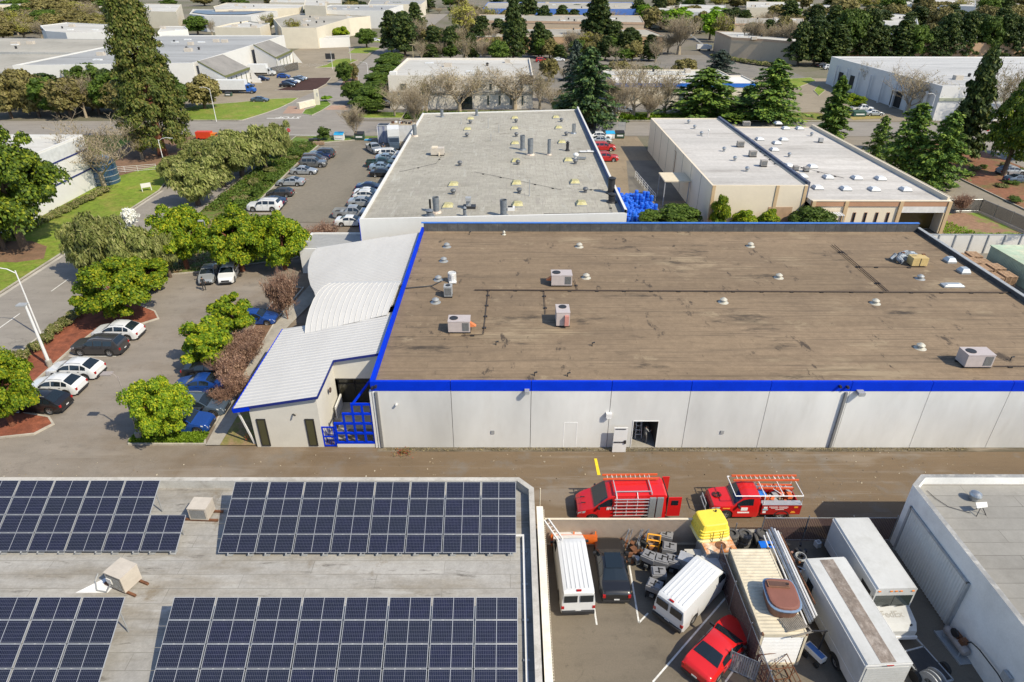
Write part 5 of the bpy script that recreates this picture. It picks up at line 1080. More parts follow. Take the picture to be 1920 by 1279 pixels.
for s in (-1, 1):
    w = bpy.data.objects.new('wheel', ty); C.objects.link(w); w.parent = rt; w.location = (-3.1, s*.88, .41); w.rotation_euler = (0,0,0 if s > 0 else math.pi); q = bpy.data.objects.new('rim', ri); C.objects.link(q); q.parent = w
mb = MB()
for s in (-1, 1):
    for k in range(10): a = math.pi*k/10; a2 = math.pi*(k+1)/10; y = s*1.046; mb.add([(-3.1+.55*math.cos(a),y,.4+.5*math.sin(a)),(-3.1+.55*math.cos(a2),y,.4+.5*math.sin(a2)),(-3.1+.46*math.cos(a2),y,.4+.42*math.sin(a2)),(-3.1+.46*math.cos(a),y,.4+.42*math.sin(a))], [(0,1,2,3)])
mb.build('wheel_arch', M_DARK, rt, loc=(0,0,0))
dec = plain('white_decal', (.8,.8,.8), .6); dy = plain('orange_decal', (.8,.35,.03), .6)
mb = MB(); mb.box(-2.05,-2.0,1.046,1.052,.7,.7)
for x0, x1, z0, z1, mm in ((-2.75,-2.15,1.2,1.24,0),(-2.75,-2.3,1.1,1.13,0),(-3.45,-2.8,1.2,1.24,0),(-3.4,-2.85,1.1,1.13,0),(-3.2,-2.6,.98,1.01,0),(-2.05,-1.8,1.08,1.24,0),(-2.1,-1.75,.93,1.05,2),(-2.0,-1.78,.68,.85,0),(-4.1,-3.85,1.14,1.27,1),(-3.95,-3.72,.78,.84,1),(-4.0,-3.68,.68,.75,1)): mb.box(x0,x1,1.046,1.053,z0,z1,mm)
mb.build('side_lettering', [dec, dy, plain('pale_blue_decal', (.3,.55,.65), .6)], rt, loc=(0,0,0))
mb = MB(); mb.box(-.75,-.3,.98,1.0,.85,1.1); mb.box(-.9,-.1,.985,1.005,.62,.72); mb.box(.45,.95,.985,1.0,1.0,1.07,1); mb.build('door_lettering', [dec, dy], rt, loc=(0,0,0))
mb = MB(); mb.lathe([(.01,1.27),(.3,1.265),(.3,1.26)], 14, 0, (1.25-.2,-.15,0)); 
mb.build('hood_scoop', worn('scuffed_black', (.03,.02,.02), (.3,.02,.02), .5, .6, 6), rt, loc=(0,0,0))
mb = MB(); mb.tube([(1.72,-.85,.55),(1.95,-.7,.55),(1.95,.7,.55),(1.72,.85,.55)], .05, 6); mb.tube([(1.95,-.5,.5),(1.95,-.5,1.05),(1.95,.5,1.05),(1.95,.5,.5)], .04, 6); mb.build('grille_guard', M_GREYP, rt, loc=(0,0,0))
ladder('extension_ladder','long orange ladder on the far side of the service truck rack', loc2w(P1,.0,-.68,2.27), loc2w(P1,-4.5,-.68,2.27), .45)
ladder('step_ladder','second orange ladder lying beside the long one on the service truck', loc2w(P1,-1.7,-.3,1.85), loc2w(P1,-4.1,-.25,1.85), .34)
gear = thing('cargo_pile', 'jumble of orange crates, hoses and a blue sheet in the service truck bed', 'cargo', loc2w(P1,-3,0,.7)); mb = MB(); rr = random.Random(3)
for i in range(26): mb.cbox(loc2w(P1,-1.9-rr.random()*2.2,-.5+rr.random()*1.0,.8+rr.random()*.5), (.15+rr.random()*.35,.1+rr.random()*.3,.1+rr.random()*.25), rr.choice([0,0,1,2,3]), rr.random()*3)
mb.cbox(loc2w(P1,-1.95,-.1,1.45),(.55,.6,.04),4,.2); mb.build('crate', [plain('orange_crate', (.6,.13,.04), .6, 0, .2), M_BLACK, M_GREYP, M_WOOD, plain('blue_sheet', (.02,.17,.6), .5)], gear)
# ---- step vans
def stepvan(label, rear_c, front_c, L, W, H, nose, strip=False):
    a = Vector(rear_c); b = Vector(front_c); d = (b-a).normalized(); rz = math.atan2(d.y, d.x); p = (a+b)/2
    t = thing('step_van', label, 'delivery truck', (p.x, p.y, 0), rz); PM[t.name] = mat4((p.x, p.y, 0), rz)
    body = worn('dull_white_truck_paint', (.50,.505,.50), (.40,.40,.385), .5, .75, .7, fine=.03, bmp=0); h = L/2; zb = .62
    mb = MB(); w = W/2; wl_ = [h-1.2, -h+1.9]
    pr = [(-w,zb),(-w,H-.12),(-w+.1,H),(w-.1,H),(w,H-.12),(w,zb)]
    vs = [(x, y, z) for x in (-h, h) for y, z in pr]; mb.add(vs, [(i, i+1, 7+i, 6+i) for i in range(5)]+[(5,0,6,11),(5,4,3,2,1,0),(6,7,8,9,10,11)]); mb.build('box_body', body, t, loc=(0,0,0))
    mb = MB()
    for s in (-1, 1): mb.box(-h,h,*sorted((s*(w+.02), s*(w-.0))),H-.16,H-.1)
    mb.box(-h-.02,-h,-w,w,H-.16,H-.06); mb.build('roof_edge_rail', M_WMET, t, loc=(0,0,0))
    if strip: mb = MB(); mb.box(-h+.05,h-.15,-.38,.42,H+.001,H+.012); mb.build('translucent_roof_strip', worn('dirty_skylight_strip', (.20,.165,.14), (.32,.28,.25), .45, .65, 2.5, fine=.2), t, loc=(0,0,0))
    if nose:
        mb = MB(); mb.add([(h,-w+.04,.55),(h,w-.04,.55),(h,w-.04,1.5),(h,-w+.04,1.5),(h+nose,-w+.15,.55),(h+nose,w-.15,.55),(h+nose,w-.15,1.0),(h+nose,-w+.15,1.0),(h+nose*.75,-w+.1,1.32),(h+nose*.75,w-.1,1.32)], [(0,1,5,4),(4,5,6,7),(7,6,9,8),(8,9,2,3),(1,2,9,6,5),(3,0,4,7,8)]); mb.build('nose', body, t, loc=(0,0,0))
        mb = MB(); mb.box(h+.0,h+.02,-w+.1,w-.1,1.58,2.42); mb.build('windshield', glass('truck_glass', (.03,.04,.04), .08), t, loc=(0,0,0))
        mb = MB()
        for y in (-w+.2,-.28,0,.28,w-.2): mb.cbox((h+.02,y,H-.22),(.05,.14,.06))
        mb.build('marker_light', M_AMB, t, loc=(0,0,0)); mb = MB(); mb.box(h,h+.03,-.012,.012,1.58,2.42); mb.beam((h+.05,-.5,1.56),(h+.06,-.1,1.64),.03); mb.beam((h+.05,.3,1.56),(h+.06,.7,1.64),.03); mb.build('wiper', M_DARK, t, loc=(0,0,0))
        mb = MB(); mb.box(h-1.3,h-.35,-w-.012,-w+.02,.8,2.35); mb.build('cab_door_opening', M_BLACK, t, loc=(0,0,0))
        mb = MB(); mb.tube([(h-.1,-w,2.3),(h+.25,-w-.2,2.2),(h+.25,-w-.2,1.6)], .02, 5); mb.cbox((h+.25,-w-.22,1.8),(.06,.2,.4)); mb.build('mirror', M_DARK, t, loc=(0,0,0))
        N = Vector((nose*.75,0,-.18)).normalized(); upv = Vector((-nose*.75,0,.18)).normalized()
        gm = plain('faded_grey_decal', (.30,.29,.27), .6)
        text_mesh('lettering', 'FedEx', .52, TM((h+nose*.5+.0,-.12,1.385),(0,1,0),tuple(upv)), gm, t, .003, bold=.012)
        text_mesh('emblem', 'S', .3, TM((h+nose*.88+.02,w-.42,1.08),(0,1,0),(-.3,0,.6)), M_DARK, t, .004, bold=.02)
        mb = MB(); mb.box(h+nose,h+nose+.1,-w+.05,w-.05,.42,.62); mb.build('bumper', M_WMET, t, loc=(0,0,0))
    else:
        mb = MB(); mb.box(h-.02,h+.45,-w+.1,w-.1,.55,1.5); mb.build('hood', body, t, loc=(0,0,0)); mb = MB(); mb.box(h,h+.02,-w+.1,w-.1,1.55,2.5); mb.build('windshield', M_GLASS, t, loc=(0,0,0))
        mb = MB(); mb.box(h-1.4,h-.75,w-.02,w+.015,1.5,2.3); mb.build('side_window', M_GLASS, t, loc=(0,0,0)); mb = MB(); mb.box(h-1.4,h-.75,-w-.015,-w+.02,1.5,2.3); mb.build('side_window', M_GLASS, t, loc=(0,0,0)); mb = MB()
        for s in (-1, 1): mb.tube([(h-.3,s*w,2.4),(h+.1,s*(w+.3),2.3),(h+.1,s*(w+.3),1.5),(h-.3,s*w,1.4)], .02, 5); mb.cbox((h+.1,s*(w+.3),1.9),(.05,.22,.4))
        mb.build('mirror', M_WMET, t, loc=(0,0,0))
    mb = MB(); mb.box(-h-.03,-h,-w+.12,w-.12,.75,H-.3)
    for i in range(10): mb.box(-h-.04,-h-.03,-w+.12,w-.12,.9+i*.19,.91+i*.19,1)
    mb.build('rear_roller_door', [body, M_GREYP], t, loc=(0,0,0)); mb = MB(); mb.cbox((-h-.04,-.05,H-.11),(.03,.36,.04)); mb.build('brake_light', M_TAIL, t, loc=(0,0,0))
    mb = MB(); mb.box(-h-.35,-h-.04,-w,w,.5,.58); mb.box(-h,h,-w*.9,w*.9,.35,.62); mb.build('chassis', M_DARK, t, loc=(0,0,0))
    mb = MB()
    for s in (-1, 1): mb.box(-h+.1,h-.1,*sorted((s*(w+.015), s*w)),1.25,1.29); 
    mb.build('side_moulding', M_WMET, t, loc=(0,0,0))
    ty, ri = wheel_meshes(.42)
    for x in wl_:
        for s in (-1, 1):
            ww = bpy.data.objects.new('wheel', ty); C.objects.link(ww); ww.parent = t; ww.location = (x, s*(w-.13), .42); ww.rotation_euler = (0,0,0 if s > 0 else math.pi); q = bpy.data.objects.new('rim', ri); C.objects.link(q); q.parent = ww
    for s in (-1, 1):
        mb = MB()
        for x in wl_:
            y = s*(w+.012); c = (x, y, .42); mb.add([(x,y,.5)]+[(x+.55*math.cos(math.pi*k/10), y, .42+.5*math.sin(math.pi*k/10)) for k in range(11)], [(0,k+1,k+2) for k in range(10)])
        mb.build('wheel_arch', M_BLACK, t, loc=(0,0,0))
    return t
stepvan('white delivery step van nose-on beside the grey building, faded lettering on its hood', (21.35,30.05), (21.5,24.75), 5.35, 2.3, 3.0, 1.25)
sv = stepvan('long white step van with a brown translucent strip down its roof', (18.8,20.25), (18.4,26.85), 6.7, 2.42, 3.0, 0, True)
text_mesh('maker_lettering', 'Utilimaster', .13, TM((-3.35-.045,.1,2.83),(0,-1,0),(0,0,1)), M_DARK, sv, .002)
# ---- box trucks far away and behind the grey-roofed warehouse
def boxtruck(label, px, head, col, bl=7.2, bw=2.4, H=3.7, name='box_truck'):
    p = G(*px)+Vector((0,1.2,0)); rz = math.radians(head); t = thing(name, label, 'truck', tuple(p), rz)
    mb = MB(); mb.box(-bl/2,bl/2,-bw/2,bw/2,1.1,H); mb.build('box', plain('truck_box_white', (.62,.63,.63), .5, 0, .06), t, loc=(0,0,0)); c0 = bl/2+.1
    mb = MB(); mb.add([(c0,-1.05,.6),(c0,1.05,.6),(c0,1.05,2.5),(c0,-1.05,2.5),(c0+1.0,-1.05,2.45),(c0+1.0,1.05,2.45),(c0+1.35,-1.05,1.55),(c0+1.35,1.05,1.55),(c0+2.3,-.95,1.35),(c0+2.3,.95,1.35),(c0+2.4,-.95,.6),(c0+2.4,.95,.6)], [(3,2,5,4),(4,5,7,6),(6,7,9,8),(8,9,11,10),(0,3,4,6,8,10),(1,11,9,7,5,2),(0,1,2,3)]); mb.build('cab', PAINT[col], t, loc=(0,0,0))
    mb = MB(); mb.add([(c0+1.04,-.95,2.38),(c0+1.04,.95,2.38),(c0+1.34,.95,1.65),(c0+1.34,-.95,1.65)], [(0,1,2,3)]); mb.box(c0+.3,c0+.95,-1.065,1.065,1.6,2.25); mb.build('window', M_GLASS, t, loc=(0,0,0))
    mb = MB(); mb.box(-bl/2,c0+2.2,-.5,.5,.6,1.1); mb.build('chassis', M_DARK, t, loc=(0,0,0)); ty, ri = wheel_meshes(.48)
    for x in (-bl/2+1.3, c0+1.6):
        for s in (-1, 1): w = bpy.data.objects.new('wheel', ty); C.objects.link(w); w.parent = t; w.location = (x, s*1.0, .48); w.rotation_euler = (0,0,0 if s > 0 else math.pi); q = bpy.data.objects.new('rim', ri); C.objects.link(q); q.parent = w
    return t
boxtruck('long white box truck with a bright blue cab near the giant conifer', (431,176), 0, 'truckblue', 9.6)
boxtruck('white box truck with a white cab by the olive-trimmed building', (484,143), 0, 'white', 6.2)
bt = boxtruck('white box truck parked nose-forward between the tall bin and the stack', (738,277), -80, 'slate', 4.2, 2.4, 3.9)
# ================================================================ yard
FH = 2.2
cf = thing('corrugated_fence', 'tan corrugated steel fence between the red work van and the yard', 'fence', (7.5, 30.75, 0))
mb = MB(); mb.ribbed((2.2,30.75),(13.0,30.75),.02,FH,150,.035); mb.build('corrugated_sheet', plain('tan_corrugated', (.50,.41,.33), .6, .1, .06), cf)
mb = MB(); mb.box(2.2,13.0,30.68,30.82,FH,FH+.05); mb.box(2.2,13.0,30.66,30.72,.0,.12); mb.build('rail', M_BEIGEW, cf)
for x in (13.05,): mb = MB(); mb.tube([(x,30.75,0),(x,30.75,3.0)], .06, 6); mb.build('post', M_DARK, cf)
PSL = plain('brown_slats', (.085,.05,.05), .8, 0, .1)
def slatfence(name, label, a, b, h, m=PSL, n=None, z0=.03, post=2.6):
    a = Vector((*a, 0)); b = Vector((*b, 0)); t = thing(name, label, 'fence', tuple((a+b)/2)); L = (b-a).length; d = (b-a)/L; n = n or int(L/.11)
    mb = MB()
    for i in range(n):
        p = a+d*(L*(i+.5)/n); q = d*(L/n*.38); mb.add([p-q+Vector((0,0,z0)), p+q+Vector((0,0,z0)), p+q+Vector((0,0,h)), p-q+Vector((0,0,h))], [(0,1,2,3)])
    mb.build('slats', m, t); mb = MB()
    for z in (.1, h-.03): mb.tube([a+Vector((0,0,z)), b+Vector((0,0,z))], .025, 5)
    mb.build('rails', M_GMET, t); k = max(1, int(L/post))
    for i in range(k+1): p = a+(b-a)*(i/k); mb = MB(); mb.tube([p, p+Vector((0,0,h+.15))], .035, 6); mb.build('post', M_GMET, t)
    return t
slatfence('slatted_fence', 'dark slatted chain-link fence behind the tyre stacks and step vans', (16.4,31.0), (25,31.0), 2.1)
slatfence('slatted_fence', 'dark purple slatted chain-link fence along the left side of the container', (12.85,28.4), (13.1,17.5), 2.3)
slatfence('slatted_gate', 'short slatted gate jutting from the container fence beside the red sedan', (13.0,21.2), (11.7,21.9), 1.6, M_GREYP)
lw = thing('concrete_ledge', 'low pale concrete ledge behind the tyre stacks beside the red service truck', 'wall', (14.7, 31, 0)); mb = MB(); mb.box(13.2,16.4,30.9,31.15,0,.9); mb.build('wall', M_CONC, lw); mb = MB()
for x in (14.7,16.4): mb.tube([(x,31,.9),(x,31,1.6)],.04,6)
mb.build('posts', M_GMET, lw)
sp_ = thing('snow_plough_blade', 'bright orange plough blade leaning behind the nose of the white van', 'plough', (4.2, 30.3, 0)); mb = MB(); OR = plain('safety_orange', (.75,.17,.02), .5, 0, .08)
for k in range(5): a = -.6+k*.3; b = a+.3; mb.add([(2.6,30.2+.25*a*a,.75+a*.5),(5.6,30.2+.25*a*a,.75+a*.5),(5.6,30.2+.25*b*b,.75+b*.5),(2.6,30.2+.25*b*b,.75+b*.5)], [(0,1,2,3),(3,2,1,0)])
mb.build('blade', OR, sp_); mb = MB(); [mb.beam((x,30.3,.3),(x,30.55,1.3),.08) for x in (2.7,4.1,5.5)]; mb.build('brace', OR, sp_)
ladder('leaning_ladder', 'thin pale ladder leaning over the nose of the white van beside the capped wall', (2.3,30.6,2.3), (3.1,29.0,2.2), .3, m=M_WMET)
GC = plain('grey_case_plastic', (.20,.20,.21), .6, 0, .12, 3)
pts_ = [((1246,1022),0,'rear corner of the pile'),((1252,1046),.1,'just in front of the rear corner case'),((1214,1062),-.2,'left side, nearest the black sedan'),((1238,1069),0,'middle row, left'),((1258,1070),.05,'middle row, right'),((1232,1093),.3,'tilted, behind the foremost'),((1224,1117),-.15,'foremost of the pile')]
for (px, a, lb) in pts_:
    p = G(*px); t = thing('equipment_case', 'grey moulded equipment case on a black frame, '+lb, 'equipment', tuple(p), -.35+a, 'grey equipment cases in the yard')
    t.scale = (1.2,1.2,1.2); mb = MB(); mb.cbox((0,0,.72),(.72,.62,.3)); mb.cbox((0,0,.9),(.6,.5,.06)); mb.build('case', GC, t, loc=(0,0,0)); mb = MB(); mb.cbox((0,0,.935),(.07,.36,.02)); mb.cbox((.1,.1,.935),(.25,.06,.02)); mb.cbox((-.1,-.1,.935),(.2,.05,.02)); mb.build('slot', M_BLACK, t, loc=(0,0,0))
    mb = MB()
    for x in (-.3,.3):
        for y in (-.25,.25): mb.box(x-.03,x+.03,y-.03,y+.03,0,.6)
    mb.cbox((0,0,.3),(.6,.5,.3)); mb.cbox((0,-.32,.35),(.2,.1,.15),1); mb.build('frame', [M_DARK, M_GMET], t, loc=(0,0,0))
t = thing('orange_frame', 'bright orange tubular frame cart among the grey equipment cases', 'cart', tuple(G(1222,1034)), -.2); mb = MB()
for x in (-.4,.4): mb.tube([(x,0,0),(x,0,1.5)], .05, 6)
for z in (.5,1.0,1.5): mb.tube([(-.4,0,z),(.4,0,z)], .05, 6)
mb.tube([(-.4,0,.1),(-.4,-.7,.1),(.4,-.7,.1),(.4,0,.1)], .05, 6); mb.build('frame', plain('yellow_orange_paint', (.8,.36,.03), .5), t, loc=(0,0,0))
t = thing('junk_pile', 'heap of rusty engine parts and rods between the black sedan and the grey cases', 'scrap', tuple(G(1190,1040))); mb = MB(); rr = random.Random(5)
for i in range(46): mb.cbox((rr.uniform(-.9,1.5), rr.uniform(-1.2,.9), rr.uniform(.1,.75)), (rr.uniform(.1,.4),rr.uniform(.1,.35),rr.uniform(.1,.4)), rr.choice([0,0,1,1,2,3]), rr.random()*3)
for i in range(7): x = rr.uniform(-1,.6); mb.beam((x, .2, .3), (x+.5, 1.0, 1.5), .035, m=2)
mb.build('parts', [M_BLACK, M_RUST, M_GMET, M_WOOD], t, loc=(0,0,0))
t = thing('metal_locker', 'plain silver metal locker standing behind the angled white van', 'locker', tuple(G(1281,1072)), -.5); mb = MB(); mb.cbox((0,0,.65),(.8,.7,1.3)); mb.cbox((0,0,1.31),(.84,.74,.04)); mb.build('body', plain('dull_silver', (.40,.41,.44), .5, .3, .12), t, loc=(0,0,0)); mb = MB(); mb.box(-.35,.35,-.36,-.35,.1,1.2); mb.build('door', M_GREYP, t, loc=(0,0,0))
rb = thing('rusty_tank_box', 'flat-topped steel box with orange rust stains under the yellow tubs', 'steel box', tuple(G(1338,1052)), .12)
mb = MB(); RU = worn('rust_bleached_top', (.50,.20,.07), (.62,.55,.45), .45, .6, 1.2, fine=.2); mb.box(-.95,.95,-.7,.85,0,1.55); mb.build('box', M_GREYP, rb, loc=(0,0,0)); mb = MB(); mb.box(-1.0,1.0,-.75,.9,1.55,1.62); mb.build('rusty_lid', RU, rb, loc=(0,0,0)); mb = MB(); mb.lathe([(.3,1.62),(.33,1.66),(.28,1.66),(.26,1.63)], 20, 0, (.1,-.25,0)); mb.build('ring', M_RUST, rb, loc=(0,0,0))
YT = plain('yellow_plastic', (.80,.60,.06), .5, 0, .06, 2); yt = thing('yellow_tubs', 'stack of upturned bright yellow plastic tubs on the rusty steel box', 'tub stack', tuple(G(1326,1032)+Vector((-.1,.1,1.62))), .15); yt.scale = (1.22,1.22,1.25)
for k, zz in enumerate((0,.22,.4,.56)):
    mb = MB(); a = .88-.03*k; b = a-.06; h = .3 if k < 3 else .4; vs = []
    for zz2, w in ((zz,a),(zz+.08,a),(zz+.1,a-.04),(zz+h,b-.05),(zz+h+.03,b-.12)):
        for i in range(16): an_ = 2*math.pi*i/16; c, s_ = math.cos(an_), math.sin(an_); vs.append((w*math.copysign(abs(c)**.28, c), w*.85*math.copysign(abs(s_)**.28, s_), zz2))
    mb.add(vs, [(j*16+i, j*16+(i+1)%16, (j+1)*16+(i+1)%16, (j+1)*16+i) for j in range(4) for i in range(16)]+[tuple(64+i for i in range(16))]); mb.build('tub', YT if k else plain('pale_yellow_plastic', (.72,.66,.32), .5), yt, loc=(0,0,0))
mb = MB(); mb.box(-.2,-.17,-.78,-.76,.05,.7); mb.box(.32,.35,-.78,-.76,.05,.7); mb.build('strap', M_DARK, yt, loc=(0,0,0))
t = thing('flat_trailer', 'pale flat-sided trailer bed behind the nose of the angled white van', 'trailer', tuple(G(1315,1062))); mb = MB(); mb.cbox((0,0,.75),(2.2,1.0,.5)); mb.cbox((-1.2,.3,.5),(.4,.1,1.0)); mb.build('bed', worn('chipped_white', (.52,.5,.46), (.3,.28,.25), .5, .65, 1.5), t, loc=(0,0,0))
ty0 = MB(); ty0.lathe([(.2,0),(.33,0),(.38,.05),(.38,.17),(.33,.22),(.2,.22),(.22,.11)], 24); me_ty = ty0.mesh('tyre_lying', plain('dusty_tyre', (.075,.072,.07), .8, 0, .3, 6), True)
for px, n, lb in (((1369,1021),4,'leftmost'),((1393,1021),4,'second from the left'),((1425,1019),4,'third from the left'),((1449,1012),3,'rightmost')):
    p = G(*px)
    for k in range(n):
        o = bpy.data.objects.new('tyre', me_ty); C.objects.link(o); o.location = (p.x+R.uniform(-.04,.04), p.y+R.uniform(-.04,.04), k*.27); o.scale = (1.2,1.2,1.15)
        tag(o, 'worn tyre, %s, %s tyre stack' % (['lowest','second from the ground','third from the ground','topmost'][k] if n == 4 else ['lowest','middle','topmost'][k], lb), 'tyre', 'tyres stacked in the yard')
o = bpy.data.objects.new('tyre', me_ty); C.objects.link(o); p = G(1411,1022); o.location = (p.x, p.y, .55); o.rotation_euler = (0, math.radians(75), 0); tag(o, 'black tyre leaning on edge between the second and third tyre stacks', 'tyre', 'tyres stacked in the yard')
t = thing('blue_lid_bin', 'low bin with a flat bright blue lid in front of the tyre stacks', 'bin', tuple(G(1434,1036))); mb = MB(); mb.cbox((0,0,.35),(.9,.5,.7)); mb.build('bin', M_GREYP, t, loc=(0,0,0)); mb = MB(); mb.cbox((0,0,.72),(.95,.55,.05)); mb.build('lid', plain('bright_blue_lid', (.01,.14,.65), .4), t, loc=(0,0,0))
# container with roll-up door
ct = thing('shipping_container', 'cream shipping container with ribbed roof and white roll-up door at its near end', 'container', (14.35, 25, 0)); CC = worn('cream_container_paint', (.58,.52,.40), (.40,.33,.24), .5, .72, .9, fine=.06)
mb = MB(); x0, x1, y0, y1 = 13.2, 15.55, 22.15, 27.95
mb.ribbed((x0,y1),(x0,y0),.15,2.55,40,-.04); mb.ribbed((x1,y1),(x1,y0),.15,2.55,40,.04); mb.ribbed((x0,y1),(x1,y1),.15,2.55,14,.03); mb.build('side_wall', CC, ct)
mb = MB(); N = 26
for i in range(N): a = y0+(y1-y0)*i/N; b = y0+(y1-y0)*(i+.5)/N; c = y0+(y1-y0)*(i+1)/N; mb.quad((x0,a,2.57),(x1,a,2.57),(x1,b,2.6),(x0,b,2.6)); mb.quad((x0,b,2.6),(x1,b,2.6),(x1,c,2.57),(x0,c,2.57))
mb.build('roof', CC, ct); mb = MB()
for x in (x0-.03,x1-.05): mb.box(x,x+.09,y0-.02,y1+.02,2.5,2.61); mb.box(x,x+.09,y0-.02,y1+.02,.03,.16)
for x in (x0-.03,x1-.07):
    for y in (y0-.04,y1-.06): mb.box(x,x+.12,y,y+.12,.03,2.63)
mb.box(x0+.06,x1-.05,y0-.04,y0+.02,2.38,2.62); mb.box(x0+.06,x1-.05,y0-.04,y0+.02,.03,.2); mb.build('frame', CC, ct)
mb = MB()
for i in range(18): z = .2+i*.121; mb.add([(x0+.12,y0-.0,z),(x1-.12,y0-.0,z),(x1-.12,y0-.03,z+.06),(x0+.12,y0-.03,z+.06),(x1-.12,y0-.0,z+.121),(x0+.12,y0-.0,z+.121)], [(0,1,2,3),(3,2,4,5)])
mb.build('roll_up_door', M_WMET, ct); mb = MB()
for x in (x0-.03,x1-.07): 
    for y in (y0-.045,y1-.065): mb.box(x+.02,x+.1,y-.01,y+.13,2.52,2.66)
mb.build('corner_casting', M_RUST, ct)
hb = thing('hot_tub', 'brown hot tub with rounded maroon cover lying on the container roof', 'hot tub', tuple(G(1462,1132,2.62)), -.08); vs = []
def oval(w, d, z, n=22): return [(w*math.copysign(abs(math.cos(2*math.pi*i/n))**(.3 if math.sin(2*math.pi*i/n) > 0 else .75), math.cos(2*math.pi*i/n)), d*math.copysign(abs(math.sin(2*math.pi*i/n))**.6, math.sin(2*math.pi*i/n)), z) for i in range(n)]
def rings(rs, n=22):
    mb = MB(); vs = sum(rs, []); mb.add(vs, [(j*n+i, j*n+(i+1)%n, (j+1)*n+(i+1)%n, (j+1)*n+i) for j in range(len(rs)-1) for i in range(n)]+[tuple((len(rs)-1)*n+i for i in range(n))]); return mb
rings([oval(.78,.95,0),oval(.86,1.05,.62)]).build('tub', plain('brown_cladding', (.17,.08,.05), .6, 0, .1), hb, loc=(0,0,0)); rings([oval(.9,1.1,.62),oval(.92,1.12,.7),oval(.86,1.05,.72)]).build('rim', plain('pale_blue_rim', (.15,.22,.33), .4), hb, loc=(0,0,0))
rings([oval(.82,1.0,.72),oval(.8,.98,.82),oval(.7,.9,.84)]).build('cover', plain('maroon_vinyl', (.21,.085,.06), .5, 0, .08), hb, loc=(0,0,0))
mb = MB(); mb.cbox((-.1,.55,.88),(1.15,.42,.08)); mb.cbox((-.1,.55,.93),(1.0,.3,.02),1); mb.build('control_panel', [plain('brown_panel', (.20,.10,.06), .6), plain('dark_brown_panel', (.1,.05,.035), .6)], hb, loc=(0,0,0)); mb = MB(); mb.tube([(.3,.55,.98),(.42,.5,.98),(.42,.62,.98)], .03, 6); mb.build('hinge', M_DARK, hb, loc=(0,0,0))
t = thing('wooden_lattice', 'grey weathered lattice board lying on the container beside the hot tub', 'board', tuple(G(1487,1168,2.64)), .25); mb = MB(); GW = plain('grey_weathered_wood', (.20,.18,.155), .9, 0, .25, 5)
for i in range(12): mb.cbox((-.55+i*.1,0,.05),(.07,.75,.03))
mb.cbox((0,-.75,.05),(1.3,.08,.05)); mb.cbox((0,-.42,.05),(1.3,.06,.05)); mb.cbox((.6,-.6,.05),(.07,.4,.05)); mb.build('slats', GW, t, loc=(0,0,0))
for i, (a, b, r, lb, mm) in enumerate((((1437,998),(1512,1172),.05,'thin pale pipe tight against the container',M_WMET),((1441,994),(1519,1168),.085,'fat galvanised pipe, second from the container',M_GMET),((1446,990),(1523,1164),.085,'fat galvanised pipe, third from the container',M_GMET),((1452,992),(1527,1158),.06,'bright white pipe in the middle of the pipe bundle',M_WMET),((1458,996),(1531,1154),.06,'bright white pipe, outermost but one of the bundle',M_WMET),((1464,1002),(1528,1132),.05,'rusty brown pipe on the outer side of the bundle',M_RUST),((1432,1004),(1505,1196),.045,'thin pipe reaching farthest toward the camera',M_WMET))):
    p, q = G(*a, 2.35), G(*b, 2.35); mb = MB(); mb.tube([p, q], r, 8); o = mb.build('long_pipe', mm); tag(o, lb, 'pipe', 'long pipes beside the container')
t = thing('pipe_rack', 'dark steel stands carrying the long pipes beside the container', 'rack', (16.1, 25, 0)); mb = MB()
for y in (28.6,25.4,22.6): mb.box(15.75,15.83,y-.04,y+.04,0,2.25); mb.box(16.75,16.83,y-.04,y+.04,0,2.25); mb.box(15.7,16.9,y-.04,y+.04,2.18,2.26)
mb.build('stand', M_DARK, t)
cg = thing('rusty_cage', 'rusty open steel cage full of rods below the container door', 'cage', tuple(G(1462,1290)), .1); mb = MB(); w, d, h = .75, 1.3, 1.0
for x in (-w,w):
    for y in (-d,-d/3,d/3,d): mb.beam((x,y,0),(x,y,h),.04)
    for z in (.05,h/2,h): mb.beam((x,-d,z),(x,d,z),.04)
for y in (-d,-d/3,d/3,d):
    for z in (.05,h): mb.beam((-w,y,z),(w,y,z),.04)
for i in range(5): mb.beam((-w,-d+i*.5,0),(w,-d+i*.5+.5,h),.03)
mb.build('frame', M_RUST, cg, loc=(0,0,0)); mb = MB()
for i in range(26): x, y = rr.uniform(-w,w), rr.uniform(-d,d); mb.beam((x,y,.05),(x+rr.uniform(-.5,.5),y+rr.uniform(-.6,.6),rr.uniform(.2,1.0)),.03)
mb.build('rods', M_RUST, cg, loc=(0,0,0))
t = thing('floor_scrubber', 'blue-topped machine with small wheels in the shade below the container corner', 'machine', tuple(G(1524,1235)), .5); mb = MB(); mb.cbox((0,0,.55),(.42,1.15,.3)); mb.build('body', M_WMET, t, loc=(0,0,0)); mb = MB(); mb.cbox((0,0,.71),(.32,1.0,.02)); mb.build('top_panel', plain('blue_panel', (.06,.16,.42), .4), t, loc=(0,0,0)); mb = MB(); [MB().lathe([(.01,-.05),(.16,-.05),(.16,.05),(.01,.05)], 12, 0, (x, y, .16), 'X').build('wheel', M_BLACK, t, loc=(0,0,0)) for x in (-.3,.25) for y in (-.4,.3)]; mb = MB(); mb.tube([(0,.55,.6),(-.2,.95,.9),(.1,1.1,.9)], .035, 6); mb.cbox((-.2,.9,.45),(.5,.35,.35),0); mb.build('handle', M_GMET, t, loc=(0,0,0))
t = thing('junk_pile', 'tangle of hoses, brackets and wood behind the long step van cab', 'scrap', tuple(G(1488,1052))); mb = MB()
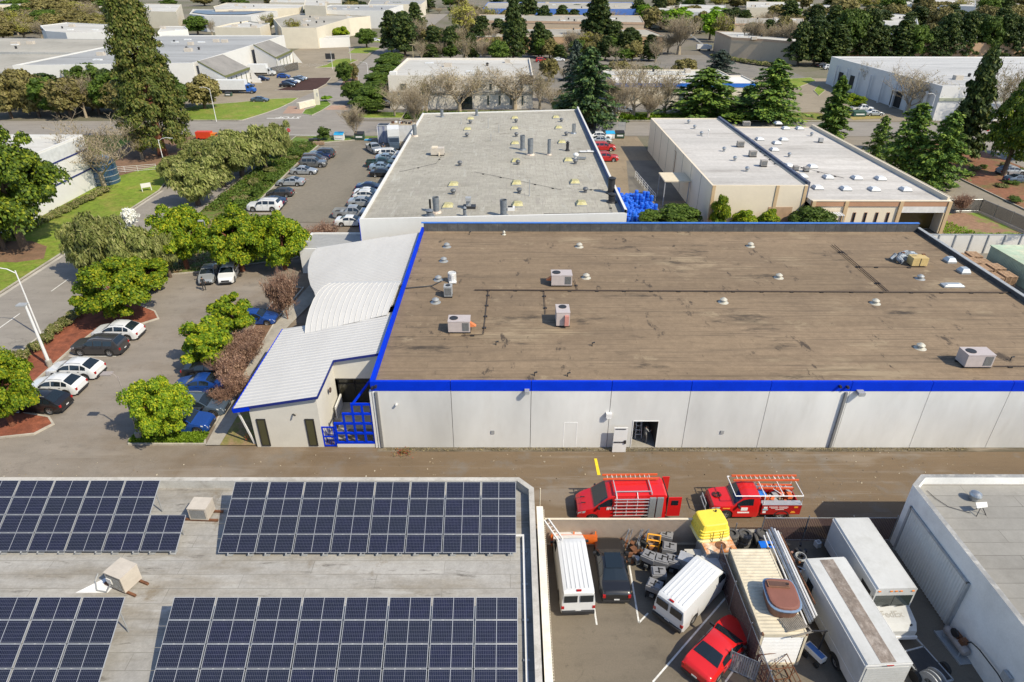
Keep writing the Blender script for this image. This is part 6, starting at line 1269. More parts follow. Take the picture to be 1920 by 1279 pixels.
for i in range(34): mb.cbox((rr.uniform(-.8,.9), rr.uniform(-1.5,1.0), rr.uniform(.1,.8)), (rr.uniform(.1,.6),rr.uniform(.08,.3),rr.uniform(.06,.3)), rr.choice([0,1,2,3]), rr.random()*3)
for k in range(3): mb.tube([(.05+.32*math.cos(a), -.5+.32*math.sin(a), .9+.05*k) for a in [i*.5 for i in range(14)]], .035, 5, 2)
mb.build('parts', [M_DARK, M_RUST, M_GREYP, plain('pinkish_board', (.35,.2,.16), .8)], t, loc=(0,0,0))
t = thing('white_bucket', 'small white square bucket alone in the shade left of the rear step van', 'bucket', tuple(G(1532,1024)), .3); mb = MB(); mb.cbox((0,0,.2),(.34,.34,.4)); mb.build('bucket', M_WMET, t, loc=(0,0,0)); mb = MB(); mb.lathe([(.1,.4),(.12,.43),(.02,.43)], 10); mb.build('cap', M_GREYP, t, loc=(0,0,0))
cp = thing('air_compressor', 'dusty air compressor with horizontal tank on a tray by the grey building wall', 'compressor', tuple(G(1788,1212)), math.radians(97)); mb = MB(); mb.lathe([(.01,-.85),(.2,-.82),(.27,-.7),(.27,.7),(.2,.82),(.01,.85)], 16, 0, (0,0,.5), 'X'); mb.build('tank', plain('dusty_tank', (.30,.27,.26), .6, .1, .25, 3), cp, smooth=True, loc=(0,0,0)); mb = MB(); mb.cbox((.1,0,.85),(.4,.3,.2)); mb.cbox((-.35,0,.9),(.3,.35,.3)); mb.lathe([(.01,-.05),(.25,-.05),(.25,.05),(.01,.05)], 14, 1, (.15,.18,1.0), 'Y'); mb.build('pump', [M_RUST, M_DARK], cp, loc=(0,0,0)); mb = MB(); mb.box(-1.1,1.0,-.55,.5,.0,.05); mb.box(-1.1,1.0,.44,.5,.05,.12); mb.box(-1.1,1.0,-.55,-.49,.05,.12); [mb.cbox((x,y,.2),(.06,.06,.4)) for x in (-.6,.6) for y in (-.2,.2)]; mb.build('tray', M_GREYP, cp, loc=(0,0,0))
tr = thing('trailer_frame', 'black steel trailer frame with drawbar behind the long step van', 'trailer', tuple(G(1716,1240)), .25); mb = MB()
for x in (-.75,.75): mb.beam((x,-1.6,.45),(x,1.2,.45),.08)
for y in (-1.6,-.6,.4,1.2): mb.beam((-.75,y,.45),(.75,y,.45),.08)
mb.beam((-.75,1.2,.45),(0,2.2,.45),.07); mb.beam((.75,1.2,.45),(0,2.2,.45),.07); mb.build('frame', M_GREYP, tr, loc=(0,0,0)); mb = MB(); mb.box(-.7,.7,-1.5,.3,.47,.5); mb.build('deck', M_DARK, tr, loc=(0,0,0)); mb = MB(); [MB().lathe([(.01,-.1),(.33,-.1),(.33,.1),(.01,.1)], 18, 0, (x,-.9,.33), 'X').build('wheel', M_BLACK, tr, loc=(0,0,0)) for x in (-.95,.95)]
t = thing('cable_drum', 'grey cable drum lying on its side at the tail of the long step van', 'cable drum', tuple(G(1742,1290)), .4); mb = MB()
for x in (-.3,-.05,.25): mb.lathe([(.01,x),(.6,x),(.6,x+.06),(.01,x+.06)], 24, 0, (0,0,.6), 'X')
mb.lathe([(.01,-.3),(.25,-.3),(.25,.3),(.01,.3)], 14, 1, (0,0,.6), 'X'); mb.build('drum', [M_GREYP, M_BLACK], t, loc=(0,0,0))
# ================================================================ barrels, pallets and the white panel fence
mb = MB(); mb.lathe([(.26,0),(.29,.03),(.29,.3),(.30,.32),(.29,.34),(.29,.6),(.30,.62),(.29,.64),(.29,.86),(.26,.9),(.03,.9)], 14); me_b = mb.mesh('blue_drum', plain('blue_plastic', (.008,.11,.62), .4, 0, .1, 2), True)
k = 0
for j in range(18):
    for i in range(11):
        x = 15.4+i*.64+(j%2)*.14; y = 92.4+j*.68
        if (j > 14 and i > 8) or (j < 3 and i > 8): continue
        if R.random() < .07: continue
        for lv in range(2 if R.random() < .13 else 1):
            o = bpy.data.objects.new('blue_drum', me_b); C.objects.link(o); o.location = (x+R.uniform(-.1,.1), y+R.uniform(-.1,.1), lv*.91); o.scale = (1,1,R.uniform(.98,1.02)); tag(o, 'blue plastic drum in the dense cluster beside the grey-roofed warehouse corner', 'drum', 'blue drums'); k += 1
pf = thing('panel_wall', 'long white panel wall with dark joints right of the brown roof', 'wall', (66, 80.9, 0)); mb = MB(); mb.box(50.5,95,80.9,81.05,0,2.55); mb.build('panel', plain('panel_white', (.60,.58,.55), .8, 0, .06, .6), pf); mb = MB()
for i in range(22): x = 51.6+i*2.16; mb.box(x-.07,x+.07,80.8,80.9,0,2.6)
mb.build('joint_post', M_GREYP, pf); mb = MB(); mb.box(50.5,95,80.86,81.1,2.55,2.62); mb.build('cap', M_GREYP, pf)
sheet('pallet_yard', [(48.4,41),(95,41),(95,80.8),(48.4,80.8)], .006, worn('dark_yard_paving', (.20,.185,.16), (.13,.12,.10), .5, .7, .2))
mb = MB()
for lv in range(11):
    z = lv*.15
    for i in range(7): mb.box(-.6,.6,-.6+i*.175,-.5+i*.175,z+.11,z+.135)
    for x in (-.58,-.05,.48): mb.box(x,x+.1,-.58,.58,z+.0,z+.11)
me_p = mb.mesh('pallet_stack', plain('raw_pallet_wood', (.36,.235,.145), .85, 0, .35, 7))
for i, (x, y, lb) in enumerate(((56.9,76.2,'rear left'),(58.5,76.4,'rear right'),(56.9,74.2,'second row left'),(58.5,74.4,'second row right'),(57.0,72.2,'third row left'),(58.6,72.3,'third row right'),(57.1,70.2,'foremost left'),(58.7,70.3,'foremost right'))):
    o = bpy.data.objects.new('pallet_stack', me_p); C.objects.link(o); o.location = (x-.6, y, 0); o.rotation_euler = (0,0,R.uniform(-.05,.05)); o.scale = (1.15,1.5,1.0+.08*(i%3)); tag(o, 'tall stack of wooden pallets, %s in the group right of the brown roof' % lb, 'pallets', 'pallet stacks')
gc = thing('green_container', 'pale green container with ribbed sides at the right frame edge', 'container', (63, 71, 0)); mb = MB(); mb.ribbed((60.1,77),(60.1,63),.1,2.6,60,-.05); mb.ribbed((60.1,63),(66,63),.1,2.6,20,.05); mb.ribbed((60.1,77),(66,77),.1,2.6,20,.03); mb.build('side_wall', plain('green_steel', (.30,.40,.33), .6, 0, .1), gc); mb = MB(); mb.box(60.0,66,62.9,77.1,2.6,2.68); mb.build('roof', worn('green_container_roof', (.38,.47,.36), (.55,.5,.38), .5, .7, .5), gc)
slatfence('mesh_fence', 'black mesh-covered chain-link fence around the mulch patch by the amber storefront', (63,97.5), (72.5,98), 1.9, plain('black_mesh', (.045,.045,.045), .9))
slatfence('mesh_fence', 'black mesh-covered chain-link fence slanting right from the mulch patch', (72.5,98), (74,86), 1.9, plain('black_mesh', (.045,.045,.045), .9))
# ================================================================ lamps, signs, bins
def lamp(label, base, top, arm, name='street_lamp', r=.09, head=(.7,.3), cb=True, m=M_WMET, z=0):
    b = G(*base, z); h = max(3, hgt(*base, *top)); t = thing(name, label, 'lamp post', (b.x, b.y, z)); mb = MB(); mb.tube([(0,0,.0),(0,0,h)], [r, r*.6], 8); mb.build('pole', m, t, loc=(0,0,0))
    ax, ay = arm; mb = MB(); L = math.hypot(ax, ay)
    if L > .6: mb.tube([(0,0,h-.3),(ax*.3,ay*.3,h+.15),(ax*.65,ay*.65,h+.3),(ax,ay,h+.25)], r*.5, 6); mb.build('arm', m, t, loc=(0,0,0)); mb = MB()
    mb.cbox((ax, ay, h+.22 if L > .6 else h+.05), (head[0], head[1], .12), 0, math.atan2(ay, ax) if L > 0 else 0); mb.build('lamp_head', M_GREYP if m is M_WMET else m, t, loc=(0,0,0))
    if cb: mb = MB(); mb.lathe([(.26,0),(.26,.75),(.2,.8)], 12); mb.build('footing', M_CONC, t, loc=(0,0,0))
    return t
lamp('tall white street lamp with long curved arm at the left frame edge', (79,632), (33,508), (-2.4,0), 'street_lamp', .09, (.6,.25), False)
lamp('thick pale lot lamp on a concrete footing beside the white crossovers', (95,688), (58,573), (-.3,0), 'lot_lamp', .16, (.8,.6))
lamp('parking lot lamp in front of the round tree, grey flat head', (263,825), (216,706), (-.75,0), 'lot_lamp', .07, (.8,.5), True, plain('bronze_lamp_paint', (.30,.26,.24), .5))
lamp('lot lamp rising through the yellow-green trees', (403,500), (392,415), (-.4,0), 'lot_lamp', .08, (.6,.4), True, M_GREYP)
lamp('white street lamp on the lawn beside the white sign', (316,337), (296,262), (2.2,0), 'street_lamp', .09, (.6,.25), False)
lamp('white street lamp beside the giant conifer at the cross street', (406,228), (391,166), (-2.0,0), 'street_lamp', .09, (.6,.25), False)
lamp('yellowish twin-headed lamp behind the two-storey building', (775,112), (775,84), (0,0), 'lot_lamp', .1, (2.2,.5), False, plain('yellowed_lamp', (.55,.48,.3), .6))
lamp('white lamp standing in the far left lot beside the lawn wedge', (658,115), (656,90), (0,0), 'lot_lamp', .09, (.7,.4), False)
lamp('street lamp along the avenue by the rounded hedge', (690,140), (688,118), (-2.2,0), 'street_lamp', .09, (.6,.25), False)
lamp('white street lamp rising among the right-hand cedars', (1738,232), (1757,178), (-1.6,0), 'street_lamp', .09, (.6,.25), False)
lamp('white lamp in front of the tan tilt-up buildings', (1436,112), (1438,92), (0,0), 'lot_lamp', .09, (1.2,.4), False)
lamp('pale lamp beside the dark mulch bed in the far lot', (624,130), (623,98), (0,0), 'lot_lamp', .09, (.6,.4), False)
for px, tp_, lb in (((545,268),(541,244),'red stop sign on a white post at the rear lot corner'), ((1847,258),(1846,243),'red stop sign seen from behind the right-hand cedars')):
    b = G(*px); h = hgt(*px, *tp_); t = thing('stop_sign', lb, 'sign', tuple(b)); mb = MB(); mb.tube([(0,0,0),(0,0,h)], .04, 6); mb.build('post', M_WMET, t, loc=(0,0,0)); mb = MB()
    mb.poly([(.4*math.cos(math.pi/8+i*math.pi/4), -.06, h+.4*math.sin(math.pi/8+i*math.pi/4)) for i in range(8)]); mb.poly([(.4*math.cos(math.pi/8+i*math.pi/4), -.04, h+.4*math.sin(math.pi/8+i*math.pi/4)) for i in range(8)][::-1]); o = mb.build('sign_plate', plain('sign_red', (.5,.01,.015), .4), t, loc=(0,0,0))
    text_mesh('sign_text', 'STOP', .27, TM((0,-.07,h-.09),(1,0,0),(0,0,1)), WHITE, o, .003)
t = thing('yard_sign', 'white board sign on two legs standing on the roadside lawn', 'sign', tuple(G(276,358,.13)), .6); mb = MB(); mb.box(-.75,.75,-.04,.04,.6,1.3); mb.build('board', WHITE, t, loc=(0,0,0)); mb = MB(); [mb.box(x-.06,x+.06,-.05,.05,0,.6) for x in (-.69,.69)]; mb.build('leg', WHITE, t, loc=(0,0,0))
py = thing('pylon_sign', 'tall slim ivory pylon on the avenue median with a low wall beside it', 'sign', tuple(G(596,197))); mb = MB(); hh = hgt(596,197,594,168); mb.cbox((0,0,hh/2),(1.1,.9,hh)); mb.build('pylon', plain('ivory_render', (.62,.58,.48), .8), py, loc=(0,0,0)); mb = MB(); mb.cbox((.3,-.47,hh-1.2),(.25,.05,.9)); mb.build('emblem', M_GREYP, py, loc=(0,0,0)); mb = MB(); mb.cbox((-2.2,-3.2,.8),(1.0,6.2,1.5),0,-.45); mb.build('low_wall', plain('ivory_render', (.6,.6,.6)), py, loc=(0,0,0))
t = thing('message_board', 'black portable message board on a small trailer in the far lot', 'sign', tuple(G(620,116))); mb = MB(); mb.box(-1.8,1.8,-.1,.1,1.0,3.0); mb.build('board', M_DARK, t, loc=(0,0,0)); mb = MB(); mb.box(-.1,.1,-.1,.1,.4,1.0); mb.cbox((0,0,.4),(1.8,1,.2)); mb.build('stand', M_GREYP, t, loc=(0,0,0))
def dumpster(label, px, body, lid, w=1.9, d=1.3, h=1.25, rz=0):
    p = G(*px); t = thing('dumpster', label, 'dumpster', (p.x, p.y+.5, 0), rz); mb = MB(); a, b = w/2, d/2; mb.add([(-a,-b*.85,.12),(a,-b*.85,.12),(a,b,.12),(-a,b,.12),(-a,-b,h*.8),(a,-b,h*.8),(a,b,h),(-a,b,h)], [(3,2,1,0),(4,5,6,7),(0,1,5,4),(1,2,6,5),(2,3,7,6),(3,0,4,7)]); mb.build('bin', body, t, loc=(0,0,0)); mb = MB()
    mb.add([(-a-.03,-b-.05,h*.82),(a+.03,-b-.05,h*.82),(a+.03,b,h+.05),(-a-.03,b,h+.05),(-a-.03,-b-.05,h*.78),(a+.03,-b-.05,h*.78)], [(0,1,2,3),(0,4,5,1)]); mb.build('lid', lid, t, loc=(0,0,0)); mb = MB(); [mb.lathe([(.01,-.05),(.09,-.05),(.09,.05),(.01,.05)], 8, 0, (x,y,.09), 'X') for x in (-a+.1,a-.1) for y in (-b*.7,b*.7)]; mb.build('caster', M_BLACK, t, loc=(0,0,0)); mb = MB(); mb.cbox((0,-b*.93-.03,h*.45),(w*.7,.04,.3)); mb.build('label_panel', M_WMET, t, loc=(0,0,0)); return t
BL = plain('sky_blue_lid', (.03,.33,.60), .4); DG = plain('dark_green_bin', (.03,.07,.045), .6)
dumpster('white dumpster with sky-blue lid at the top of the rear lot', (636,264), M_WMET, BL, 2.0, 1.4, 1.6); dumpster('dark green dumpster with black lid right of the blue-lidded one, rear lot', (674,263), DG, M_DARK, 2.0, 1.4, 1.6)
dumpster('white dumpster with sky-blue lid in the mesh enclosure', (1144,261), M_WMET, BL, 1.9, 1.4, 1.5); dumpster('green dumpster with dark lid in the mesh enclosure', (1162,260), DG, M_DARK, 1.9, 1.4, 1.5)
dumpster('green dumpster beside the white pickup on the dry verge', (1611,219), plain('teal_bin', (.03,.10,.08), .6), DG, 3.0, 1.6, 1.4); dumpster('small dark green bin below the blue-cabbed truck', (428,181), DG, M_DARK, 1.8, 1.2, 1.1)
slatfence('mesh_enclosure', 'thin mesh enclosure behind the two dumpsters of the service yard', tuple(G(1118,246))[:2], tuple(G(1172,246))[:2], 2.0, M_GREYP, 40)
t = thing('blue_pallet', 'flat sky-blue pallet on the ground beside the green dumpster', 'pallet', tuple(G(690,263))); mb = MB(); [mb.cbox((0,-.5+i*.2,.12),(1.4,.14,.04)) for i in range(6)]; [mb.cbox((x,0,.05),(.1,1.1,.1)) for x in (-.6,0,.6)]; mb.build('boards', BL, t, loc=(0,0,0))
for px, lb, mm in (((553+45,272),'low brown timber planter at the rear lot corner',M_WOOD),((590,262+4),'low dark bench at the top edge of the rear lot',M_DARK)):
    t = thing('planter_box', lb, 'planter', tuple(G(*px))); mb = MB(); mb.cbox((0,0,.35),(2.2,.8,.4)); mb.cbox((0,0,.6),(2.4,.9,.08)); mb.build('box', mm, t, loc=(0,0,0)); mb = MB(); [mb.cbox((x,0,.1),(.12,.6,.2)) for x in (-.9,.9)]; mb.build('foot', M_DARK, t, loc=(0,0,0))
t = thing('steel_silo', 'tall open grey steel bin beside the white trailer box behind the warehouse', 'bin', tuple(G(722,266))); mb = MB(); mb.box(-1.2,1.2,-1.3,1.3,.1,3.6); mb.build('bin', worn('streaky_steel', (.38,.40,.44), (.16,.18,.28), .45, .6, .8, (3,3,.3)), t, loc=(0,0,0)); mb = MB(); mb.box(-1.05,1.05,-1.1,1.1,3.61,3.62); mb.build('opening', M_DARK, t, loc=(0,0,0)); mb = MB(); [mb.box(x-.06,x+.06,-1.36,-1.3,0,3.65) for x in (-1.15,1.15)]; mb.box(-1.2,1.2,-1.36,-1.3,3.55,3.65); mb.build('edge_frame', M_WMET, t, loc=(0,0,0))
t = thing('equipment_enclosure', 'white-walled equipment enclosure with machinery on top at the rear corner of the warehouse', 'enclosure', tuple(G(748,262))); mb = MB(); mb.box(-1.8,3.4,-1.5,1.7,0,3.3); mb.build('wall', plain('dull_panel_white', (.6,.61,.62), .6), t, loc=(0,0,0)); mb = MB(); mb.box(-1.7,3.4,-1.4,1.6,3.31,3.34); mb.build('top', worn('tan_ply', (.35,.3,.22), (.25,.2,.15), .5, .7, 1), t, loc=(0,0,0)); mb = MB()
for i in range(12): mb.cbox((rr.uniform(-1.2,2.8), rr.uniform(-.2,1.3), 3.5), (rr.uniform(.2,.7),rr.uniform(.2,.5),rr.uniform(.2,.6)), rr.choice([0,1,2]), rr.random()*3)
mb.build('machinery', [M_DARK, M_RUST, M_WMET], t, loc=(0,0,0))
t = thing('red_weeds', 'clump of red-brown weeds growing from the alley edge at the warehouse foot', 'weeds', tuple(G(757,850))); mb = MB()
for i in range(420):
    a = rr.random()*6.28; r_ = abs(rr.gauss(0,.45)); x, y = r_*math.cos(a)*1.1, r_*math.sin(a)*.8; s = .07; h = rr.uniform(.02,.3)*(1-r_*.6); q = [Vector((x+rr.uniform(-s,s), y+rr.uniform(-s,s), max(.01, h+rr.uniform(-s,s)))) for _ in range(3)]; mb.add(q, [(0,1,2)], rr.choice([0,0,1,2]))
mb.build('foliage', [plain('weed_red', (.30,.06,.03), .9, 0, .3), plain('weed_tan', (.30,.20,.08), .9), plain('weed_green', (.12,.13,.03), .9)], t, loc=(0,0,0))
t = thing('flower_clump', 'small orange-red flowers in the worn grass by the annex corner', 'flowers', tuple(G(468,826))); mb = MB()
for i in range(90): x, y, z = rr.gauss(0,.22), rr.gauss(0,.2), rr.uniform(.05,.5); s = .06; mb.add([Vector((x+rr.uniform(-s,s), y+rr.uniform(-s,s), z+rr.uniform(-s,s)+.1)) for _ in range(3)], [(0,1,2)], i%3 == 0)
mb.build('blooms', [plain('flower_red', (.6,.07,.03), .8), plain('weed_green', (.1,.1,.1))], t, loc=(0,0,0))
# ================================================================ people
def person(label, p, rz, top, legs, pose='stand', hat=False, h=1.75):
    t = thing('person', label, 'person', tuple(p), rz); me = bpy.data.meshes.new('body'); o = bpy.data.objects.new('body', me); C.objects.link(o); o.parent = t; k = h/1.75
    arm = {'stand': ((-.24,.0,1.15),(-.27,.12,.92),(-.27,.17,.84)), 'work': ((-.26,.12,1.2),(-.2,.36,1.22),(-.18,.46,1.27))}[pose]
    V = [(0,0,.95),(0,.0,1.12),(0,.01,1.3),(0,.01,1.43),(0,.02,1.53),(0,.03,1.63),(0,.03,1.73)]; E_ = [(i, i+1) for i in range(6)]; RAD = [(.155,.115),(.14,.10),(.175,.11),(.12,.08),(.055,.055),(.085,.10),(.06,.075)]
    for s in (-1, 1):
        b = len(V); q = [(s*.19,.0,1.41)]+[(x*-s if s > 0 else x, y, z) for x, y, z in arm]; q[1:] = [(s*abs(x), y, z) for x, y, z in arm]; V += q; E_ += [(3, b)]+[(b+i, b+i+1) for i in range(3)]; RAD += [(.065,.065),(.048,.048),(.036,.036),(.042,.025)]
        b = len(V); st = .06*s; V += [(s*.1,0,.86),(s*.12,.03+st*.3,.48),(s*.13,-.02+st,.09),(s*.135,.13+st,.035)]; E_ += [(0, b)]+[(b+i, b+i+1) for i in range(3)]; RAD += [(.095,.095),(.065,.065),(.045,.045),(.045,.03)]
    me.from_pydata([(x*k, y*k, z*k) for x, y, z in V], E_, []); sk = o.modifiers.new('skin', 'SKIN'); 
    for i, d in enumerate(me.skin_vertices[0].data if me.skin_vertices else []): d.radius = (RAD[i][0]*k, RAD[i][1]*k)
    return t, o, RAD, k
def finish_person(t, o, RAD, k, top, legs, skin):
    bm = None; import bmesh
    bm = bmesh.new(); bm.from_mesh(o.data); lay = bm.verts.layers.skin.verify(); bm.verts.ensure_lookup_table()
    for i, v in enumerate(bm.verts): v[lay].radius = (RAD[i][0]*k, RAD[i][1]*k); v[lay].use_root = (i == 0)
    bm.to_mesh(o.data); bm.free(); o.modifiers.new('sub', 'SUBSURF').levels = 1; o.modifiers['sub'].render_levels = 1
    bpy.context.view_layer.update(); me = bpy.data.meshes.new_from_object(o.evaluated_get(bpy.context.evaluated_depsgraph_get())); o.modifiers.clear(); o.data = me
    for m in (top, legs, skin, M_BLACK): me.materials.append(m)
    for p in me.polygons:
        c = p.center/k; p.use_smooth = True
        p.material_index = 3 if c.z < .09 else 1 if c.z < .93 and abs(c.x) < .21 else 2 if (c.z > 1.5 or (abs(c.x) > .2 and c.z < 1.16) or (c.y > .3)) else 0
    mb = MB(); mb.lathe([(.1,-.02),(.105,.04),(.08,.1),(.01,.12)], 12, 0, (0,.01,0)); h_ = mb.build('hair', M_BLACK, t, smooth=True, loc=(0,0,1.66*k)); return t
SK = plain('skin_tone', (.42,.24,.16), .6)
for a in (('person in dark clothes standing at the hood of the silver-white sedan', G(384,545), math.radians(20), plain('black_shirt', (.02,.02,.022), .9), plain('black_trousers', (.025,.025,.03), .9), 'stand'),
          ('person in a grey top working at the right jamb of the open doorway', Vector((DX1-.75, WY0+.55, .02)), math.radians(-60), plain('grey_shirt', (.22,.22,.21), .9), plain('grey_trousers', (.10,.10,.105), .9), 'work'),
          ('person standing beside the silver pickup in the rear lot', G(720,283), math.radians(200), plain('navy_shirt', (.03,.05,.10), .9), plain('khaki_trousers', (.3,.23,.13), .9), 'stand')):
    finish_person(*person(a[0], a[1], a[2], a[3], a[4], a[5]), a[3], a[4], SK)
t = thing('step_ladder', 'white A-frame ladder standing inside the open doorway', 'ladder', (DX0+.75, WY0+1.5, .02)); mb = MB()
for x in (-.25,.25): mb.beam((x,-.4,0),(x*.7,0,2.2),.05); mb.beam((x,.4,0),(x*.7,0,2.2),.04)
for i in range(1,6): mb.beam((-.24,-.4+i*.07,i*.37),(.24,-.4+i*.07,i*.37),.05)
mb.build('frame', M_WMET, t, loc=(0,0,0))
# ================================================================ middle and far buildings
OLV = plain('olive_fascia', (.13,.14,.05), .7); TANW = plain('tan_tiltup_wall', (.48,.385,.28), .85, 0, .06, .3); ORW = plain('orange_brick_panel', (.44,.29,.18), .85, 0, .12, .6); IV = plain('ivory_wall', (.60,.545,.44), .85, 0, .05, .3); SHG = plain('grey_green_glass', (.07,.09,.09), .2)
def clutter(par, pts, z, n, seed, sky=False):
    rr = random.Random(seed); xs_ = [p[0] for p in pts]; ys_ = [p[1] for p in pts]; cx, cy = sum(xs_)/len(xs_), sum(ys_)/len(ys_)
    for i in range(n):
        x = cx+(rr.uniform(min(xs_), max(xs_))-cx)*.7; y = cy+(rr.uniform(min(ys_), max(ys_))-cy)*.7; mb = MB()
        if i%3 == 0: mb.cbox((x,y,z+.5),(rr.uniform(1.5,2.6),1.6,1.0)); nm, m = 'rooftop_unit', M_TAN
        elif i%3 == 1: mb.cbox((x,y,z+.2),(2.4,1.2,.35)); nm, m = 'skylight', M_SKY
        else: mb.lathe([(.35,0),(.35,.5),(.5,.7),(.1,.9)], 8, 0, (x,y,z)); nm, m = 'roof_vent', M_DARK
        mb.build(nm, m, par)
def fb(label, px, z, wall=WHITE, roof=ROOF_W, par=.4, n=5, seed=1, world=None, cat='building', name='far_building', band=None, bandh=1.2, coping=None):
    pts = [tuple(p) for p in world] if world else [tuple(G(a, b, z)[:2]) for a, b in px]
    c = sum((Vector(p) for p in pts), Vector((0,0)))/len(pts); t = thing(name, label, cat, (c.x, c.y, 0)); shell(t, pts, z, par, wall, roof, .3, coping)
    if band:
        o_, _ = inset(pts, .3); _, o2 = inset([tuple(p) for p in o_], -.12); mb = MB()
        for i in range(len(o2)): j = (i+1)%len(o2); mb.quad((*o2[i], z-bandh), (*o2[j], z-bandh), (*o2[j], z+.02), (*o2[i], z+.02))
        mb.build('fascia_band', band, t)
    if n: clutter(t, pts, z-par, n, seed)
    return t, pts
# two-storey office
t, p = fb('two-storey white office with recessed window bands behind the winter trees', None, 8.2, plain('aged_white', (.60,.56,.50), .8, 0, .06, .4), ROOF_W, .5, 5, 2, [(-31.6,180.3),(5.8,180.3),(5.8,217),(-31.6,217)], name='office_building')
windows(t, (-30.8,180.3), (-13,180.3), 4.6, 6.3, 3, .7, M_BEIGEW, SHG); windows(t, (-30.5,180.3), (-15,180.3), .9, 3.0, 4, 1.0, M_BEIGEW, SHG); windows(t, (-8,180.3), (4,180.3), .9, 3.4, 4, 1.2, M_BEIGEW, SHG); windows(t, (-8,180.3), (4,180.3), 4.6, 6.3, 3, 1.2, M_BEIGEW, SHG)
mb = MB(); mb.box(-13,-10,179.5,180.2,0,3.6); mb.build('entrance', M_GLASS, t); mb = MB(); mb.box(-31.7,5.9,180.15,180.25,3.6,4.3); mb.build('concrete_band', M_CONC, t); mb = MB(); mb.box(-31.3,-29.5,181,183,8.2,8.9); mb.build('parapet_step', WHITE, t)
mb = MB(); mb.box(2.5,5.86,180.1,180.28,6.2,8.3); mb.build('dark_fascia', plain('brown_fascia', (.13,.1,.07), .7), t)
# white roof with blue fascia
t, p = fb('low building with bright white roof and blue fascia behind the cedars', None, 5.3, IV, plain('brilliant_roof', (.62,.60,.57), .7, 0, .08, .3), .3, 0, 3, [(28,188),(67,188),(67,203),(28,203)], band=plain('mid_blue_fascia', (.02,.14,.55), .5), bandh=1.0, name='blue_fascia_building')
windows(t, (30,188), (64,188), .8, 3.2, 8, 1.4, M_BEIGEW, SHG)
t, p = fb('low building with rough white roof just behind the blue-fascia roof', None, 5.0, IV, worn('patchy_white_roof', (.55,.54,.5), (.25,.26,.27), .45, .62, .3), .3, 4, 4, [(28,205),(64,205),(64,217),(28,217)])
# left white building with navy stripes
t, p = fb('white building with two navy stripes on its sunlit street wall behind the bare tree', None, 8.6, WHITE, ROOF_W, .5, 0, 5, [(-110,68),(-70.4,68),(-70.4,110.6),(-110,110.6)], name='striped_building')
mb = MB(); mb.box(-70.42,-70.33,68,110.5,6.2,6.42); mb.box(-70.42,-70.33,68,110.5,3.1,3.32); mb.build('navy_stripe', plain('navy_stripe_paint', (.02,.03,.15), .5), t)
mb = MB(); mb.box(-70.41,-70.36,68,110.4,6.42,8.3); mb.build('pale_grey_panel', plain('pale_grey_wall', (.50,.51,.52), .8), t)
mb = MB(); mb.lathe([(2.4,0),(2.4,4.2),(2.1,4.4),(.1,4.5)], 20, 0, (-70.2,112.4,0)); mb.build('glass_bay', glass('blue_glass', (.03,.07,.14), .08), t); mb = MB(); [mb.lathe([(2.45,z),(2.45,z+.1)], 20, 0, (-70.2,112.4,0)) for z in (.6,1.5,2.5,3.5)]; mb.build('mullions', M_GREYP, t)
t = thing('railing', 'white pipe railing beside the glass bay of the striped building', 'railing', tuple(G(245,325))); mb = MB(); [mb.beam((-3,-.5,z),(4,1.8,z),.05) for z in (.3,.6,.9,1.2)]; [mb.beam((x,-.5+(x+3)*.33,0),(x,-.5+(x+3)*.33,1.2),.05) for x in (-3,-1,1,3.9)]; mb.build('rails', M_WMET, t, loc=(0,0,0))
# olive-trimmed gabled building
t, p = fb('white building with olive eaves and two grey gabled wings facing the far lot', None, 8.0, WHITE, ROOF_G, .35, 14, 6, [(-141,200),(-92.6,206),(-91.7,292),(-141,291)], name='olive_trim_building')
SHN = worn('grey_shingle', (.22,.21,.20), (.17,.165,.16), .5, .7, .4)
for (ra, rb2, la, lb2) in (((370,115),(418,102),(423,144),(468,128)), ((475,84),(505,75),(518,109),(548,95))):
    a, b = G(*ra, 8.3), G(*rb2, 8.3); c, d = G(*la, 4.3), G(*lb2, 4.3); mb = MB(); mb.poly([a, c, d, b]); o = mb.build('wing_roof', SHN, t)
    mb = MB(); a0, c0, b0, d0 = [Vector((v.x, v.y, 0)) for v in (a, c, b, d)]; e = Vector((0,0,-.08)); mb.add([a+e, Vector((c.x,c.y,c.z))+e, c0.lerp(a0,.06), a0], [(0,1,2,3)]); mb.add([b+e, d+e, d0.lerp(b0,.06), b0], [(3,2,1,0)]); 
    ci = c.lerp(a,.1); di = d.lerp(b,.1); mb.add([ci*1, di*1, Vector((di.x,di.y,0)), Vector((ci.x,ci.y,0))], [(3,2,1,0)]); mb.build('wing_wall', WHITE, t)
    mb = MB(); mb.beam(c, d, .25, .6); mb.beam(a, c, .2, .3); mb.build('olive_eave', OLV, t)
    windows(t, tuple(Vector((ci.x,ci.y)))+(0,), tuple(Vector((di.x,di.y)))+(0,), .5, 3.4, 5, .9, OLV, M_GLASS)
    for s, (u, v) in enumerate(((a, c), (b, d))): mb = MB(); q = v+Vector((3.2,0,0)); mb.add([v, Vector((v.x,v.y,0)), Vector((q.x,q.y,0))], [(0,1,2)]); mb.build('buttress', WHITE, t)
windows(t, tuple(G(478,124))[:2], tuple(G(512,121))[:2], 2.2, 4.8, 4, 1.6, M_BEIGEW, M_GLASS)
